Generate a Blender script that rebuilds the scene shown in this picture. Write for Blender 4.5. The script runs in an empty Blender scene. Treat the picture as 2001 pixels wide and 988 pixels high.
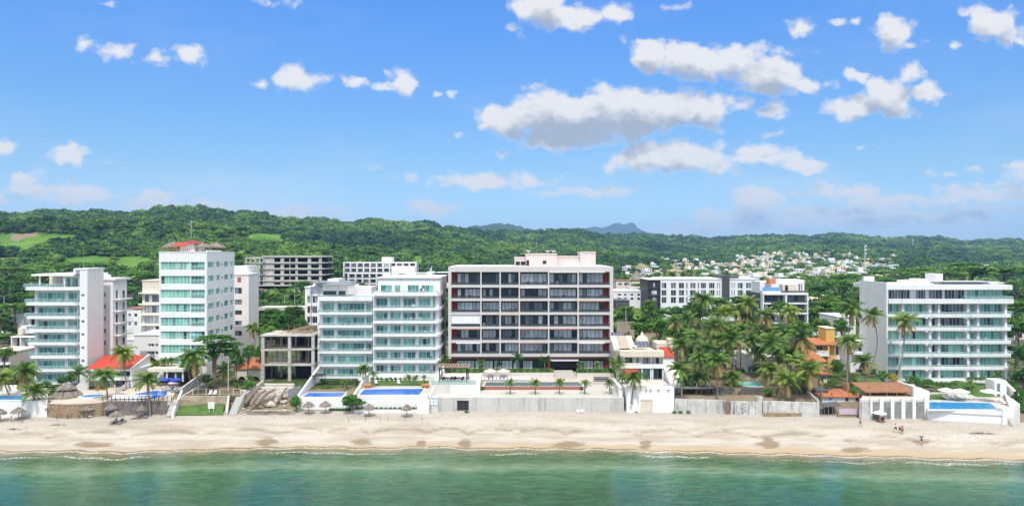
import bpy, math, random
import numpy as np
from mathutils import Vector, Matrix, noise as mnoise

sc = bpy.context.scene
COL = sc.collection
R = math.radians
F, H, CX, CY = 1334.0, 37.0, 1000.5, 494.0     # lens in photo pixels, eye height above the water (m)

# ------------------------------------------------------------------ camera
cam_data = bpy.data.cameras.new('camera')
cam_data.sensor_width = 36.0
cam_data.lens = 36.0 * F / 2001.0
cam_data.clip_start = 0.5
cam_data.clip_end = 60000
cam = bpy.data.objects.new('camera', cam_data)
COL.objects.link(cam)
cam.location = (0, 0, H)
cam.rotation_euler = (R(90), 0, 0)
sc.camera = cam

# ------------------------------------------------------------------ sun, exposure
SUN_DIR = Vector((0.02, -0.52, 0.85)).normalized()      # towards the sun
sd = bpy.data.lights.new('sun', 'SUN')
sd.energy = 3.4
sd.angle = R(0.5)
sd.color = (1.0, 0.965, 0.915)
sun = bpy.data.objects.new('sun', sd)
COL.objects.link(sun)
sun.rotation_euler = SUN_DIR.to_track_quat('Z', 'Y').to_euler()
vs = sc.view_settings
vs.view_transform = 'Standard'
vs.look = 'None'
vs.gamma = 1.0
vs.use_curve_mapping = False
vs.exposure = 0.0
sc.cycles.use_denoising = True
sc.cycles.max_bounces = 6
sc.cycles.diffuse_bounces = 3
sc.cycles.glossy_bounces = 3
sc.cycles.transmission_bounces = 3
sc.cycles.transparent_max_bounces = 6
sc.cycles.volume_bounces = 0
sc.cycles.sample_clamp_indirect = 6.0
sc.cycles.caustics_reflective = False
sc.cycles.caustics_refractive = False

# ------------------------------------------------------------------ node helper
class NT:
    def __init__(self, tree):
        self.t = tree
    def n(self, kind, **kw):
        nd = self.t.nodes.new(kind)
        for k, v in kw.items():
            setattr(nd, k, v)
        return nd
    def link(self, a, b):
        self.t.links.new(a, b)
    def _in(self, sock, v):
        if isinstance(v, bpy.types.NodeSocket):
            self.t.links.new(v, sock)
        elif v is not None:
            sock.default_value = v
    def math(self, op, a, b=None, c=None, clamp=False):
        nd = self.n('ShaderNodeMath', operation=op, use_clamp=clamp)
        for i, v in enumerate((a, b, c)):
            if v is not None:
                self._in(nd.inputs[i], v)
        return nd.outputs[0]
    def vec(self, op, a, b=None, c=None, scale=None):
        nd = self.n('ShaderNodeVectorMath', operation=op)
        for i, v in enumerate((a, b, c)):
            if v is not None:
                self._in(nd.inputs[i], v)
        if scale is not None:
            self._in(nd.inputs['Scale'], scale)
        return nd.outputs['Value'] if op in ('LENGTH', 'DOT_PRODUCT', 'DISTANCE') else nd.outputs['Vector']
    def mix(self, fac, a, b, blend='MIX'):
        nd = self.n('ShaderNodeMix', data_type='RGBA', blend_type=blend)
        self._in(nd.inputs['Factor'], fac)
        self._in(nd.inputs[6], a if isinstance(a, bpy.types.NodeSocket) else (*a[:3], 1))
        self._in(nd.inputs[7], b if isinstance(b, bpy.types.NodeSocket) else (*b[:3], 1))
        return nd.outputs[2]
    def smooth(self, v, lo, hi, a=0.0, b=1.0):
        nd = self.n('ShaderNodeMapRange', interpolation_type='SMOOTHSTEP')
        self._in(nd.inputs[0], v)
        for i, x in zip((1, 2, 3, 4), (lo, hi, a, b)):
            self._in(nd.inputs[i], x)
        return nd.outputs[0]
    def lin(self, v, lo, hi, a=0.0, b=1.0):
        nd = self.n('ShaderNodeMapRange')
        self._in(nd.inputs[0], v)
        for i, x in zip((1, 2, 3, 4), (lo, hi, a, b)):
            self._in(nd.inputs[i], x)
        return nd.outputs[0]
    def noise(self, vec, scale, detail=4, rough=0.5, dist=0.0, out='Fac', dims='3D'):
        nd = self.n('ShaderNodeTexNoise', noise_dimensions=dims)
        if vec is not None:
            self.link(vec, nd.inputs['Vector'])
        nd.inputs['Scale'].default_value = scale
        nd.inputs['Detail'].default_value = detail
        nd.inputs['Roughness'].default_value = rough
        nd.inputs['Distortion'].default_value = dist
        return nd.outputs[out]

# ------------------------------------------------------------------ sky with cumulus
CLOUDS = [(1010,225,90,42),(1110,222,120,58),(1230,215,140,58),(1350,212,110,40),(1440,205,50,22),(1090,268,140,30),(985,250,62,28),
 (1505,218,34,22),(1240,312,100,28),(1350,308,130,36),(1480,300,95,28),(1560,322,52,12),(1132,325,22,5),
 (1272,105,48,38),(1350,122,80,46),(1430,122,80,40),(1500,140,90,36),(1562,165,62,26),(1540,105,42,14),(1490,175,80,13),
 (1680,208,62,28),(1740,190,72,44),(1780,150,30,24),(1820,185,48,22),(1672,150,26,13),(1745,60,46,36),(1772,86,36,14),
 (1930,45,46,38),(1972,75,36,20),(1890,25,25,12),(1567,52,32,20),(1060,10,72,36),(1120,30,92,26),(1200,25,46,28),(1005,60,14,14),
 (1330,15,26,12),(1860,95,19,14),(1635,40,10,5),(1668,42,9,7),(1215,68,9,7),
 (175,92,24,14),(235,95,38,19),(300,112,40,17),(375,110,36,21),(335,97,20,8),(585,150,50,29),(505,160,17,9),(785,158,32,29),(745,172,27,9),
 (690,160,22,16),(885,184,10,10),(860,180,8,4),(520,4,42,13),(205,2,20,7),(5,290,36,20),(140,303,52,21),(210,319,20,6),(50,345,36,20),
 (60,372,95,14),(180,382,75,22),(300,390,75,20),(405,402,85,12),(590,415,85,14),(930,355,165,20),(860,350,75,12),(1145,373,98,16),(850,405,66,16),
 (1660,372,115,22),(1740,388,160,18),(1900,382,120,22),(1920,337,105,10),(1985,327,55,9),(1930,408,125,8),
 (1480,400,70,34),(1390,442,110,22),(1270,448,40,18),(1600,420,170,24),(980,304,15,7),(1718,290,20,5),(735,330,16,5),(905,258,11,5),(1520,260,30,11),(1800,440,190,14),(1760,428,280,24),(1500,432,170,26),(1310,455,110,12),(1900,362,150,8),(100,392,150,14),(330,404,160,12),(520,412,70,8),(1080,378,80,8)]

def build_sky():
    fld = bpy.data.node_groups.new('cloud field', 'ShaderNodeTree')
    fld.interface.new_socket('uv', in_out='INPUT', socket_type='NodeSocketVector')
    fld.interface.new_socket('d', in_out='OUTPUT', socket_type='NodeSocketFloat')
    g = NT(fld)
    gi, go = g.n('NodeGroupInput'), g.n('NodeGroupOutput')
    uv = gi.outputs[0]
    w1 = g.vec('SUBTRACT', g.noise(uv, 14, 2, 0.5, out='Color'), (0.5, 0.5, 0.5))
    wuv = g.vec('MULTIPLY_ADD', w1, (0.05, 0.025, 0.0), uv)
    w2 = g.vec('SUBTRACT', g.noise(uv, 48, 3, 0.55, out='Color'), (0.5, 0.5, 0.5))
    wuv = g.vec('MULTIPLY_ADD', w2, (0.024, 0.014, 0.0), wuv)
    acc = None
    for (px, py, rx, ry) in CLOUDS:
        cu, cv = (px - CX) / F, (CY - py) / F
        q = g.vec('MULTIPLY_ADD', wuv, (F / rx, F / ry, 0), (-cu * F / rx, -cv * F / ry, 0))
        k = min(ry, 48) / 40.0 * 1.1 + 0.12
        d = g.math('MULTIPLY_ADD', g.vec('LENGTH', q), -k, k)
        acc = d if acc is None else g.math('SMOOTH_MAX', acc, d, 0.12)
    st = g.vec('MULTIPLY', uv, (0.75, 1.0, 1.0))
    n1 = g.noise(st, 26, 6, 0.52, 0.2)
    n2 = g.noise(st, 90, 5, 0.6, 0.0)
    a = g.math('MULTIPLY_ADD', g.math('SUBTRACT', n1, 0.5), 1.6, acc)
    a = g.math('ADD', g.math('MULTIPLY_ADD', g.math('SUBTRACT', n2, 0.5), 0.5, a), 0.17)
    for vs_, amp in ((30, 0.48), (80, 0.34)):
        vo = g.n('ShaderNodeTexVoronoi', feature='SMOOTH_F1')
        vo.inputs['Scale'].default_value = vs_; vo.inputs['Smoothness'].default_value = 0.35
        g.link(g.vec('MULTIPLY_ADD', w2, (0.02, 0.02, 0.0), st), vo.inputs['Vector'])
        a = g.math('MULTIPLY_ADD', g.math('SUBTRACT', 0.42, vo.outputs['Distance']), amp, a)
    g.link(a, go.inputs[0])

    w = bpy.data.worlds.new('World')
    sc.world = w
    w.use_nodes = True
    w.cycles.sampling_method = 'MANUAL'
    w.cycles.sample_map_resolution = 512
    t = NT(w.node_tree)
    bg = w.node_tree.nodes['Background']
    bg.inputs['Strength'].default_value = 0.12
    sky = t.n('ShaderNodeTexSky', sky_type='NISHITA')
    sky.sun_disc = False
    sky.sun_elevation = math.asin(SUN_DIR.z)
    sky.sun_rotation = math.atan2(SUN_DIR.x, SUN_DIR.y)
    sky.altitude = 40
    sky.air_density = 1.0
    sky.dust_density = 0.6
    sky.ozone_density = 2.0
    tc = t.n('ShaderNodeTexCoord')
    sx = t.n('ShaderNodeSeparateXYZ')
    t.link(tc.outputs['Generated'], sx.inputs[0])
    x, y, z = sx.outputs
    ya = t.math('MAXIMUM', t.math('ABSOLUTE', y), 0.12)
    u = t.math('DIVIDE', x, ya)
    v = t.math('DIVIDE', z, ya)
    cb = t.n('ShaderNodeCombineXYZ')
    t.link(u, cb.inputs[0]); t.link(v, cb.inputs[1])
    # clear sky: deep blue high up, unseen zenith whitened as neutral fill, pale at the horizon
    ramp = t.n('ShaderNodeValToRGB')
    el = ramp.color_ramp.elements
    el[0].position, el[0].color = 0.0, SKY_RAMP[0][1]
    el[1].position, el[1].color = SKY_RAMP[-1][0], SKY_RAMP[-1][1]
    for p, c in SKY_RAMP[1:-1]:
        e = el.new(p); e.color = c
    t.link(t.math('ABSOLUTE', z), ramp.inputs[0])
    clear = t.mix(1.0, sky.outputs[0], ramp.outputs[0], 'MULTIPLY')
    def field(vec):
        nd = t.n('ShaderNodeGroup'); nd.node_tree = fld
        t.link(vec, nd.inputs[0])
        return nd.outputs[0]
    d0 = field(cb.outputs[0])
    up = t.vec('ADD', cb.outputs[0], (0.004, 0.030, 0))
    d1 = field(up)
    alpha = t.smooth(d0, 0.0, 0.60)
    core = t.smooth(d1, 0.05, 1.0)
    puff = t.noise(cb.outputs[0], 60, 5, 0.6)
    core = t.math('MULTIPLY_ADD', t.math('SUBTRACT', puff, 0.5), 0.18, core, clamp=True)
    edge = t.smooth(d0, 0.0, 0.4)
    core = t.math('MULTIPLY', core, edge)
    lit = t.mix(t.smooth(v, 0.02, 0.16), (6.7, 6.7, 6.95), CLOUD_LIT)
    ccol = t.mix(core, lit, CLOUD_BASE)
    # the low banks fade into the pale air of the horizon
    low = t.smooth(v, 0.01, 0.10, 0.66, 1.0)
    alpha = t.math('MULTIPLY', alpha, t.math('MULTIPLY', low, 0.97))
    veil = t.noise(t.vec('MULTIPLY', cb.outputs[0], (0.5, 1.6, 1)), 5, 4, 0.6)
    veil = t.math('MULTIPLY', t.smooth(veil, 0.45, 0.8), t.smooth(v, 0.02, 0.25, 0.55, 0.08))
    clear = t.mix(veil, clear, CLOUD_LIT)
    # broken bright cloud added overhead as unseen fill light, above the picture
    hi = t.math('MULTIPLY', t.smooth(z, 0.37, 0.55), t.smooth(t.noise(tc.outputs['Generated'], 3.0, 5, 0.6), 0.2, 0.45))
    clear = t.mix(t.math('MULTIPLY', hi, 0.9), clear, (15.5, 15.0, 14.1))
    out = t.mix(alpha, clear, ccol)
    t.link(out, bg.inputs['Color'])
    return w
SKY_RAMP = [(0.0, (0.86, 1.06, 1.5, 1)), (0.05, (0.80, 1.05, 1.4, 1)), (0.112, (0.78, 1.03, 1.24, 1)), (0.195, (0.68, 1.05, 1.40, 1)), (0.34, (0.60, 1.15, 1.85, 1)), (0.6, (1.1, 1.25, 1.2, 1)), (1.0, (1.5, 1.4, 1.15, 1))]
CLOUD_LIT = (7.6, 7.5, 7.5)
CLOUD_BASE = (3.5, 4.0, 4.8)
build_sky()

# ------------------------------------------------------------------ photo measure -> metres
def X(px, Y): return (px - CX) * Y / F
def Z(py, Y): return H - (py - CY) * Y / F
def YZ(py, z): return (H - z) * F / (py - CY)          # distance of a point of known height

def setp(o, label=None, cat=None, group=None, kind=None):
    if label: o['label'] = label
    if cat: o['category'] = cat
    if group: o['group'] = group
    if kind: o['kind'] = kind
    return o

def empty(name, loc, label, cat, group=None, rz=0.0):
    o = bpy.data.objects.new(name, None)
    COL.objects.link(o)
    o.location = loc
    o.rotation_euler = (0, 0, rz)
    o.empty_display_size = 0.5
    return setp(o, label, cat, group)

def copy_tree(o, parent=None):
    c = o.copy()
    COL.objects.link(c)
    if parent is not None:
        c.parent = parent
    for ch in list(o.children):
        copy_tree(ch, c)
    return c

# ------------------------------------------------------------------ mesh builder
class MB:
    def __init__(self):
        self.v, self.f, self.m, self.t = [], [], [], []
    def face(self, pts, m=0, t=0.5):
        b = len(self.v)
        self.v.extend(pts)
        self.f.append(tuple(range(b, b + len(pts))))
        self.m.append(m); self.t.append(t)
    def box(self, x0, x1, y0, y1, z0, z1, m=0, t=0.5):
        b = len(self.v)
        self.v += [(x0,y0,z0),(x1,y0,z0),(x1,y1,z0),(x0,y1,z0),(x0,y0,z1),(x1,y0,z1),(x1,y1,z1),(x0,y1,z1)]
        for q in ((0,3,2,1),(4,5,6,7),(0,1,5,4),(1,2,6,5),(2,3,7,6),(3,0,4,7)):
            self.f.append(tuple(b + i for i in q)); self.m.append(m); self.t.append(t)
    def obox(self, c, ax, ay, az, m=0, t=0.5):
        """box from a centre and three half-axis vectors"""
        c, ax, ay, az = map(Vector, (c, ax, ay, az))
        b = len(self.v)
        for sz in (-1, 1):
            for sx, sy in ((-1,-1),(1,-1),(1,1),(-1,1)):
                self.v.append(tuple(c + ax*sx + ay*sy + az*sz))
        for q in ((0,3,2,1),(4,5,6,7),(0,1,5,4),(1,2,6,5),(2,3,7,6),(3,0,4,7)):
            self.f.append(tuple(b + i for i in q)); self.m.append(m); self.t.append(t)
    def bar(self, p, q, w, h=None, m=0, t=0.5):
        p, q = Vector(p), Vector(q)
        d = q - p
        if d.length < 1e-6: return
        dn = d.normalized()
        s = dn.cross(Vector((0,0,1)))
        if s.length < 1e-3: s = Vector((1,0,0))
        s.normalize(); u = s.cross(dn)
        self.obox((p+q)/2, d/2, s*w/2, u*(h or w)/2, m, t)
    def prism(self, poly, z0, z1, m=0, t=0.5):
        """vertical prism over a polygon of (x, y), counter-clockwise"""
        n = len(poly); b = len(self.v)
        zb = z0 if isinstance(z0, (list, tuple)) else [z0]*n
        zt = z1 if isinstance(z1, (list, tuple)) else [z1]*n
        self.v += [(x, y, z) for (x, y), z in zip(poly, zb)] + [(x, y, z) for (x, y), z in zip(poly, zt)]
        self.f.append(tuple(b + i for i in reversed(range(n)))); self.f.append(tuple(b + n + i for i in range(n)))
        self.m += [m, m]; self.t += [t, t]
        for i in range(n):
            j = (i + 1) % n
            self.f.append((b+i, b+j, b+n+j, b+n+i)); self.m.append(m); self.t.append(t)
    def xprism(self, prof, x0, x1, m=0, t=0.5):
        """prism along x over a profile of (y, z)"""
        n = len(prof); b = len(self.v)
        self.v += [(x0, y, z) for y, z in prof] + [(x1, y, z) for y, z in prof]
        self.f.append(tuple(b + i for i in range(n))); self.f.append(tuple(b + n + i for i in reversed(range(n))))
        self.m += [m, m]; self.t += [t, t]
        for i in range(n):
            j = (i + 1) % n
            self.f.append((b+j, b+i, b+n+i, b+n+j)); self.m.append(m); self.t.append(t)
    def tube(self, pts, rads, n=6, m=0, t=0.5, cap=True):
        pts = [Vector(p) for p in pts]
        if not isinstance(rads, (list, tuple)): rads = [rads]*len(pts)
        b = len(self.v)
        for i, p in enumerate(pts):
            d = (pts[min(i+1, len(pts)-1)] - pts[max(i-1, 0)]).normalized()
            s = d.cross(Vector((0.13, 1, 0.07))); s.normalize(); u = s.cross(d)
            for k in range(n):
                a = 2*math.pi*k/n
                self.v.append(tuple(p + (s*math.cos(a) + u*math.sin(a))*rads[i]))
        for i in range(len(pts)-1):
            for k in range(n):
                k2 = (k+1) % n
                self.f.append((b+i*n+k, b+i*n+k2, b+(i+1)*n+k2, b+(i+1)*n+k)); self.m.append(m); self.t.append(t)
        if cap:
            self.f.append(tuple(b+k for k in reversed(range(n)))); self.f.append(tuple(b+(len(pts)-1)*n+k for k in range(n)))
            self.m += [m, m]; self.t += [t, t]
    def cyl(self, x, y, z0, z1, r, n=10, m=0, t=0.5, r2=None):
        self.tube([(x,y,z0),(x,y,z1)], [r, r if r2 is None else r2], n, m, t)
    def lathe(self, x, y, prof, n=16, m=0, t=0.5):
        b = len(self.v)
        for r, z in prof:
            for k in range(n):
                a = 2*math.pi*k/n
                self.v.append((x + r*math.cos(a), y + r*math.sin(a), z))
        for i in range(len(prof)-1):
            for k in range(n):
                k2 = (k+1) % n
                self.f.append((b+i*n+k, b+i*n+k2, b+(i+1)*n+k2, b+(i+1)*n+k)); self.m.append(m); self.t.append(t)
    def mesh(self, name, mats, origin=(0,0,0), smooth=False):
        me = bpy.data.meshes.new(name)
        o = Vector(origin)
        me.from_pydata([(x-o.x, y-o.y, z-o.z) for x, y, z in self.v] if o.length else self.v, [], self.f)
        for mt in (mats if isinstance(mats, (list, tuple)) else [mats]):
            me.materials.append(M[mt] if isinstance(mt, str) else mt)
        n = len(self.f)
        me.polygons.foreach_set('material_index', self.m)
        a = me.attributes.new('tint', 'FLOAT', 'FACE')
        a.data.foreach_set('value', self.t)
        if smooth:
            me.polygons.foreach_set('use_smooth', [True]*n)
        me.update()
        return me
    def build(self, name, mats, parent=None, origin=None, smooth=False):
        """links ONE mesh object; a child is built relative to its thing's base"""
        if parent is not None:
            org = Vector((0,0,0)); p = parent
            while p is not None:
                org += p.location; p = p.parent
            o = bpy.data.objects.new(name, self.mesh(name, mats, org, smooth))
            o.parent = parent
        else:
            org = Vector(origin) if origin is not None else Vector((0,0,0))
            o = bpy.data.objects.new(name, self.mesh(name, mats, org, smooth))
            o.location = org
        COL.objects.link(o)
        return o

# ------------------------------------------------------------------ materials
M = {}
def new_mat(name):
    m = bpy.data.materials.new(name)
    m.use_nodes = True
    t = NT(m.node_tree)
    p = m.node_tree.nodes['Principled BSDF']
    M[name] = m
    return m, t, p

def basic(name, col, rough=0.75, var=0.14, scale=0.6, streak=0.0, streak_col=(0.12,0.11,0.10), bump=0.0, spec=0.3, tint=0.0, metal=0.0):
    m, t, p = new_mat(name)
    geo = t.n('ShaderNodeNewGeometry')
    pos = geo.outputs['Position']
    n = t.noise(pos, scale, 6, 0.62)
    n2 = t.noise(pos, scale*9, 3, 0.6)
    k = t.math('ADD', t.lin(n, 0.25, 0.75, 1-var, 1+var), t.lin(n2, 0.2, 0.8, -var*0.35, var*0.35))
    if tint:
        at = t.n('ShaderNodeAttribute', attribute_name='tint')
        k = t.math('MULTIPLY', k, t.lin(at.outputs['Fac'], 0, 1, 1-tint, 1+tint))
    c = t.vec('SCALE', (*col[:3],), scale=k)
    if streak:
        sv = t.vec('MULTIPLY', pos, (1.6, 1.6, 0.10))
        s = t.noise(sv, 0.9, 5, 0.65)
        s2 = t.noise(pos, 0.18, 3, 0.5)
        f = t.math('MULTIPLY', t.smooth(s, 0.48, 0.70), t.smooth(s2, 0.35, 0.65, 0.3, 1.0))
        c = t.mix(t.math('MULTIPLY', f, streak), c, streak_col)
    t.link(c, p.inputs['Base Color'])
    p.inputs['Roughness'].default_value = rough
    p.inputs['Specular IOR Level'].default_value = spec
    p.inputs['Metallic'].default_value = metal
    if bump:
        b = t.n('ShaderNodeBump')
        b.inputs['Strength'].default_value = bump
        b.inputs['Distance'].default_value = 0.05
        t.link(n2, b.inputs['Height'])
        t.link(b.outputs[0], p.inputs['Normal'])
    return m

basic('white_wall', (0.82,0.81,0.79), 0.8, 0.05, 0.25, 0.26, (0.42,0.41,0.39))
basic('white_stained', (0.76,0.75,0.73), 0.8, 0.06, 0.25, 0.45, (0.36,0.35,0.33))
basic('white_trim', (0.81,0.80,0.79), 0.6, 0.05, 0.4, 0.36, (0.45,0.44,0.42))
basic('pink_wall', (0.68,0.58,0.54), 0.85, 0.06, 0.3, 0.25, (0.4,0.36,0.33))
basic('pale_wall', (0.78,0.735,0.70), 0.85, 0.06, 0.3, 0.25, (0.45,0.4,0.37))
basic('cream_wall', (0.70,0.62,0.50), 0.85, 0.07, 0.3, 0.25, (0.4,0.36,0.3))
basic('yellow_wall', (0.70,0.46,0.13), 0.85, 0.08, 0.3, 0.2, (0.4,0.3,0.15))
basic('paleyellow_wall', (0.72,0.58,0.33), 0.85, 0.08, 0.3, 0.2, (0.4,0.3,0.15))
basic('main_frame', (0.62,0.57,0.54), 0.85, 0.05, 0.4, 0.2, (0.4,0.37,0.35))
basic('red_wall', (0.27,0.045,0.035), 0.8, 0.12, 0.5)
basic('red_fascia', (0.34,0.13,0.10), 0.8, 0.12, 0.5)
basic('dark_panel', (0.035,0.037,0.042), 0.5, 0.2, 1.0)
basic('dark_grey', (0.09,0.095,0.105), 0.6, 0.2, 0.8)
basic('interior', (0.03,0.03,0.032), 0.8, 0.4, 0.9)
basic('grey_metal', (0.30,0.31,0.32), 0.45, 0.1, 1.0, metal=0.5)
basic('black_metal', (0.02,0.02,0.022), 0.5, 0.1, 1.0)
basic('pale_metal', (0.62,0.63,0.64), 0.4, 0.08, 1.0)
basic('raw_concrete', (0.52,0.485,0.435), 0.9, 0.22, 0.5, 0.4, (0.2,0.18,0.15), 0.3)
basic('grey_concrete', (0.53,0.52,0.49), 0.9, 0.12, 0.22, 0.6, (0.2,0.195,0.185), 0.2)
basic('pale_concrete', (0.49,0.475,0.44), 0.85, 0.08, 0.2, 0.35, (0.36,0.34,0.31))
basic('old_plaster', (0.56,0.545,0.51), 0.9, 0.28, 0.5, 1.0, (0.10,0.095,0.088), 0.3)
basic('stained_panel', (0.26,0.255,0.245), 0.9, 0.4, 0.7, 0.8, (0.09,0.09,0.088), 0.3)
basic('terrace_tile', (0.55,0.47,0.39), 0.8, 0.08, 0.5)
basic('plaza_paving', (0.47,0.45,0.41), 0.85, 0.10, 0.3)
basic('asphalt', (0.06,0.06,0.06), 0.9, 0.2, 0.5)
basic('road_pale', (0.34,0.29,0.22), 0.9, 0.15, 0.4)
basic('timber', (0.30,0.21,0.13), 0.8, 0.3, 0.9, tint=0.5)
basic('grey_timber', (0.24,0.20,0.165), 0.85, 0.25, 0.9, tint=0.4)
basic('red_paint', (0.50,0.06,0.035), 0.7, 0.15, 0.6)
basic('orange_paint', (0.62,0.24,0.12), 0.8, 0.15, 0.6)
basic('blue_cloth', (0.035,0.075,0.42), 0.8, 0.1, 0.8)
basic('white_cloth', (0.80,0.80,0.79), 0.8, 0.04, 0.8)
basic('sage_cloth', (0.42,0.5,0.42), 0.8, 0.08, 0.8)
basic('mauve_cloth', (0.52,0.42,0.5), 0.85, 0.1, 0.8)
basic('skin', (0.38,0.20,0.13), 0.6, 0.08, 2)
basic('hair', (0.03,0.02,0.016), 0.6, 0.1, 2)
basic('cloth_red', (0.4,0.05,0.05), 0.85, 0.1, 2)
basic('cloth_dark', (0.04,0.042,0.06), 0.85, 0.1, 2)
basic('cloth_pale', (0.7,0.68,0.66), 0.85, 0.1, 2)
basic('terracotta_pot', (0.5,0.22,0.08), 0.8, 0.15, 1)
basic('soil', (0.17,0.135,0.085), 0.95, 0.45, 0.5, 0.7, (0.06,0.10,0.03))
basic('rock', (0.46,0.37,0.27), 0.9, 0.35, 0.5, 0.4, (0.12,0.1,0.08), 0.6, tint=0.35)
basic('bark', (0.20,0.155,0.115), 0.9, 0.25, 1.5, bump=0.5)
basic('palm_bark', (0.25,0.215,0.175), 0.9, 0.25, 2.5, bump=0.5)
basic('rubber', (0.02,0.02,0.02), 0.8, 0.1, 2)
basic('graffiti_ink', (0.015,0.015,0.018), 0.6, 0.2, 2)
basic('sign_blue', (0.16,0.40,0.72), 0.5, 0.1, 1)
basic('solar_cell', (0.03,0.045,0.10), 0.15, 0.1, 1, spec=0.6)

def tile_mat(name, col):
    m, t, p = new_mat(name)
    geo = t.n('ShaderNodeNewGeometry'); pos = geo.outputs['Position']
    wv = t.n('ShaderNodeTexWave', wave_type='BANDS', bands_direction='X')
    t.link(pos, wv.inputs['Vector'])
    wv.inputs['Scale'].default_value = 1.4
    wv.inputs['Distortion'].default_value = 0.6
    n = t.noise(pos, 0.7, 5, 0.65)
    n2 = t.noise(pos, 4.0, 3, 0.7)
    k = t.math('MULTIPLY', t.lin(n, 0.25, 0.75, 0.72, 1.2), t.lin(n2, 0.25, 0.75, 0.75, 1.25))
    k = t.math('MULTIPLY', k, t.lin(wv.outputs['Fac'], 0, 1, 0.72, 1.08))
    t.link(t.vec('SCALE', col, scale=k), p.inputs['Base Color'])
    p.inputs['Roughness'].default_value = 0.8
    b = t.n('ShaderNodeBump'); b.inputs['Strength'].default_value = 0.8; b.inputs['Distance'].default_value = 0.08
    t.link(wv.outputs['Fac'], b.inputs['Height']); t.link(b.outputs[0], p.inputs['Normal'])
tile_mat('red_tile', (0.52,0.075,0.04))
tile_mat('orange_tile', (0.55,0.20,0.09))
tile_mat('brown_tile', (0.36,0.17,0.09))
tile_mat('cream_tile', (0.62,0.52,0.38))

def stone_mat(name, c1, c2, scale=2.9):
    m, t, p = new_mat(name)
    geo = t.n('ShaderNodeNewGeometry'); pos = geo.outputs['Position']
    vo = t.n('ShaderNodeTexVoronoi', feature='F1'); vo.inputs['Scale'].default_value = scale
    t.link(pos, vo.inputs['Vector'])
    ed = t.n('ShaderNodeTexVoronoi', feature='DISTANCE_TO_EDGE'); ed.inputs['Scale'].default_value = scale
    t.link(pos, ed.inputs['Vector'])
    sp = t.n('ShaderNodeSeparateColor'); t.link(vo.outputs['Color'], sp.inputs[0])
    c = t.mix(sp.outputs[0], c1, c2)
    n = t.noise(pos, 5, 4, 0.6)
    c = t.vec('SCALE', c, scale=t.lin(n, 0.25, 0.75, 0.75, 1.2))
    c = t.mix(t.smooth(ed.outputs[0], 0.0, 0.05), (0.10,0.09,0.08), c)
    t.link(c, p.inputs['Base Color']); p.inputs['Roughness'].default_value = 0.9
    b = t.n('ShaderNodeBump'); b.inputs['Strength'].default_value = 0.7; b.inputs['Distance'].default_value = 0.06
    t.link(t.smooth(ed.outputs[0], 0, 0.08), b.inputs['Height']); t.link(b.outputs[0], p.inputs['Normal'])
stone_mat('tan_stone', (0.46,0.33,0.19), (0.26,0.18,0.11))
stone_mat('grey_stone', (0.26,0.225,0.20), (0.15,0.125,0.115))
stone_mat('dark_stone', (0.17,0.16,0.145), (0.08,0.08,0.075))

def thatch_mat():
    m, t, p = new_mat('thatch')
    geo = t.n('ShaderNodeNewGeometry'); pos = geo.outputs['Position']
    n = t.noise(t.vec('MULTIPLY', pos, (5, 5, 0.9)), 1.0, 5, 0.7)
    n2 = t.noise(pos, 0.8, 3, 0.5)
    k = t.math('MULTIPLY', t.lin(n, 0.25, 0.75, 0.55, 1.45), t.lin(n2, 0.3, 0.7, 0.85, 1.15))
    at = t.n('ShaderNodeAttribute', attribute_name='tint')
    k = t.math('MULTIPLY', k, t.lin(at.outputs['Fac'], 0, 1, 0.7, 1.3))
    t.link(t.vec('SCALE', (0.20,0.17,0.14), scale=k), p.inputs['Base Color']); p.inputs['Roughness'].default_value = 0.95
    b = t.n('ShaderNodeBump'); b.inputs['Strength'].default_value = 1.0; b.inputs['Distance'].default_value = 0.1
    t.link(n, b.inputs['Height']); t.link(b.outputs[0], p.inputs['Normal'])
thatch_mat()

def pane_mat(name, col, fold=0.25, rough=0.12, spec=0.5):
    """tinted glazing with the folds of the drawn curtains behind it"""
    m, t, p = new_mat(name)
    geo = t.n('ShaderNodeNewGeometry'); pos = geo.outputs['Position']
    at = t.n('ShaderNodeAttribute', attribute_name='tint')
    n = t.noise(t.vec('MULTIPLY', pos, (7.0, 7.0, 0.25)), 1.0, 3, 0.6)
    n2 = t.noise(pos, 0.7, 3, 0.6)
    k = t.math('MULTIPLY', t.lin(n, 0.3, 0.7, 1-fold, 1+fold), t.lin(at.outputs['Fac'], 0, 1, 0.55, 1.45))
    k = t.math('MULTIPLY', k, t.lin(n2, 0.3, 0.7, 0.85, 1.15))
    t.link(t.vec('SCALE', col, scale=k), p.inputs['Base Color'])
    p.inputs['Roughness'].default_value = rough
    p.inputs['Specular IOR Level'].default_value = spec
pane_mat('pane_teal', (0.20,0.46,0.375))
pane_mat('pane_teal_light', (0.36,0.61,0.52))
pane_mat('pane_teal_dark', (0.07,0.22,0.21))
pane_mat('pane_dark', (0.035,0.048,0.060), 0.5)
pane_mat('pane_grey', (0.17,0.195,0.23), 0.5)
pane_mat('pane_curtain', (0.64,0.655,0.67), 0.10)

def clear_mat(name, col, alpha):
    m, t, p = new_mat(name)
    p.inputs['Base Color'].default_value = (*col, 1)
    p.inputs['Roughness'].default_value = 0.08
    p.inputs['Alpha'].default_value = alpha
clear_mat('rail_glass', (0.25,0.45,0.42), 0.42)
clear_mat('rail_glass_dark', (0.06,0.085,0.10), 0.55)
clear_mat('net_mesh', (0.03,0.03,0.03), 0.6)

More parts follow.
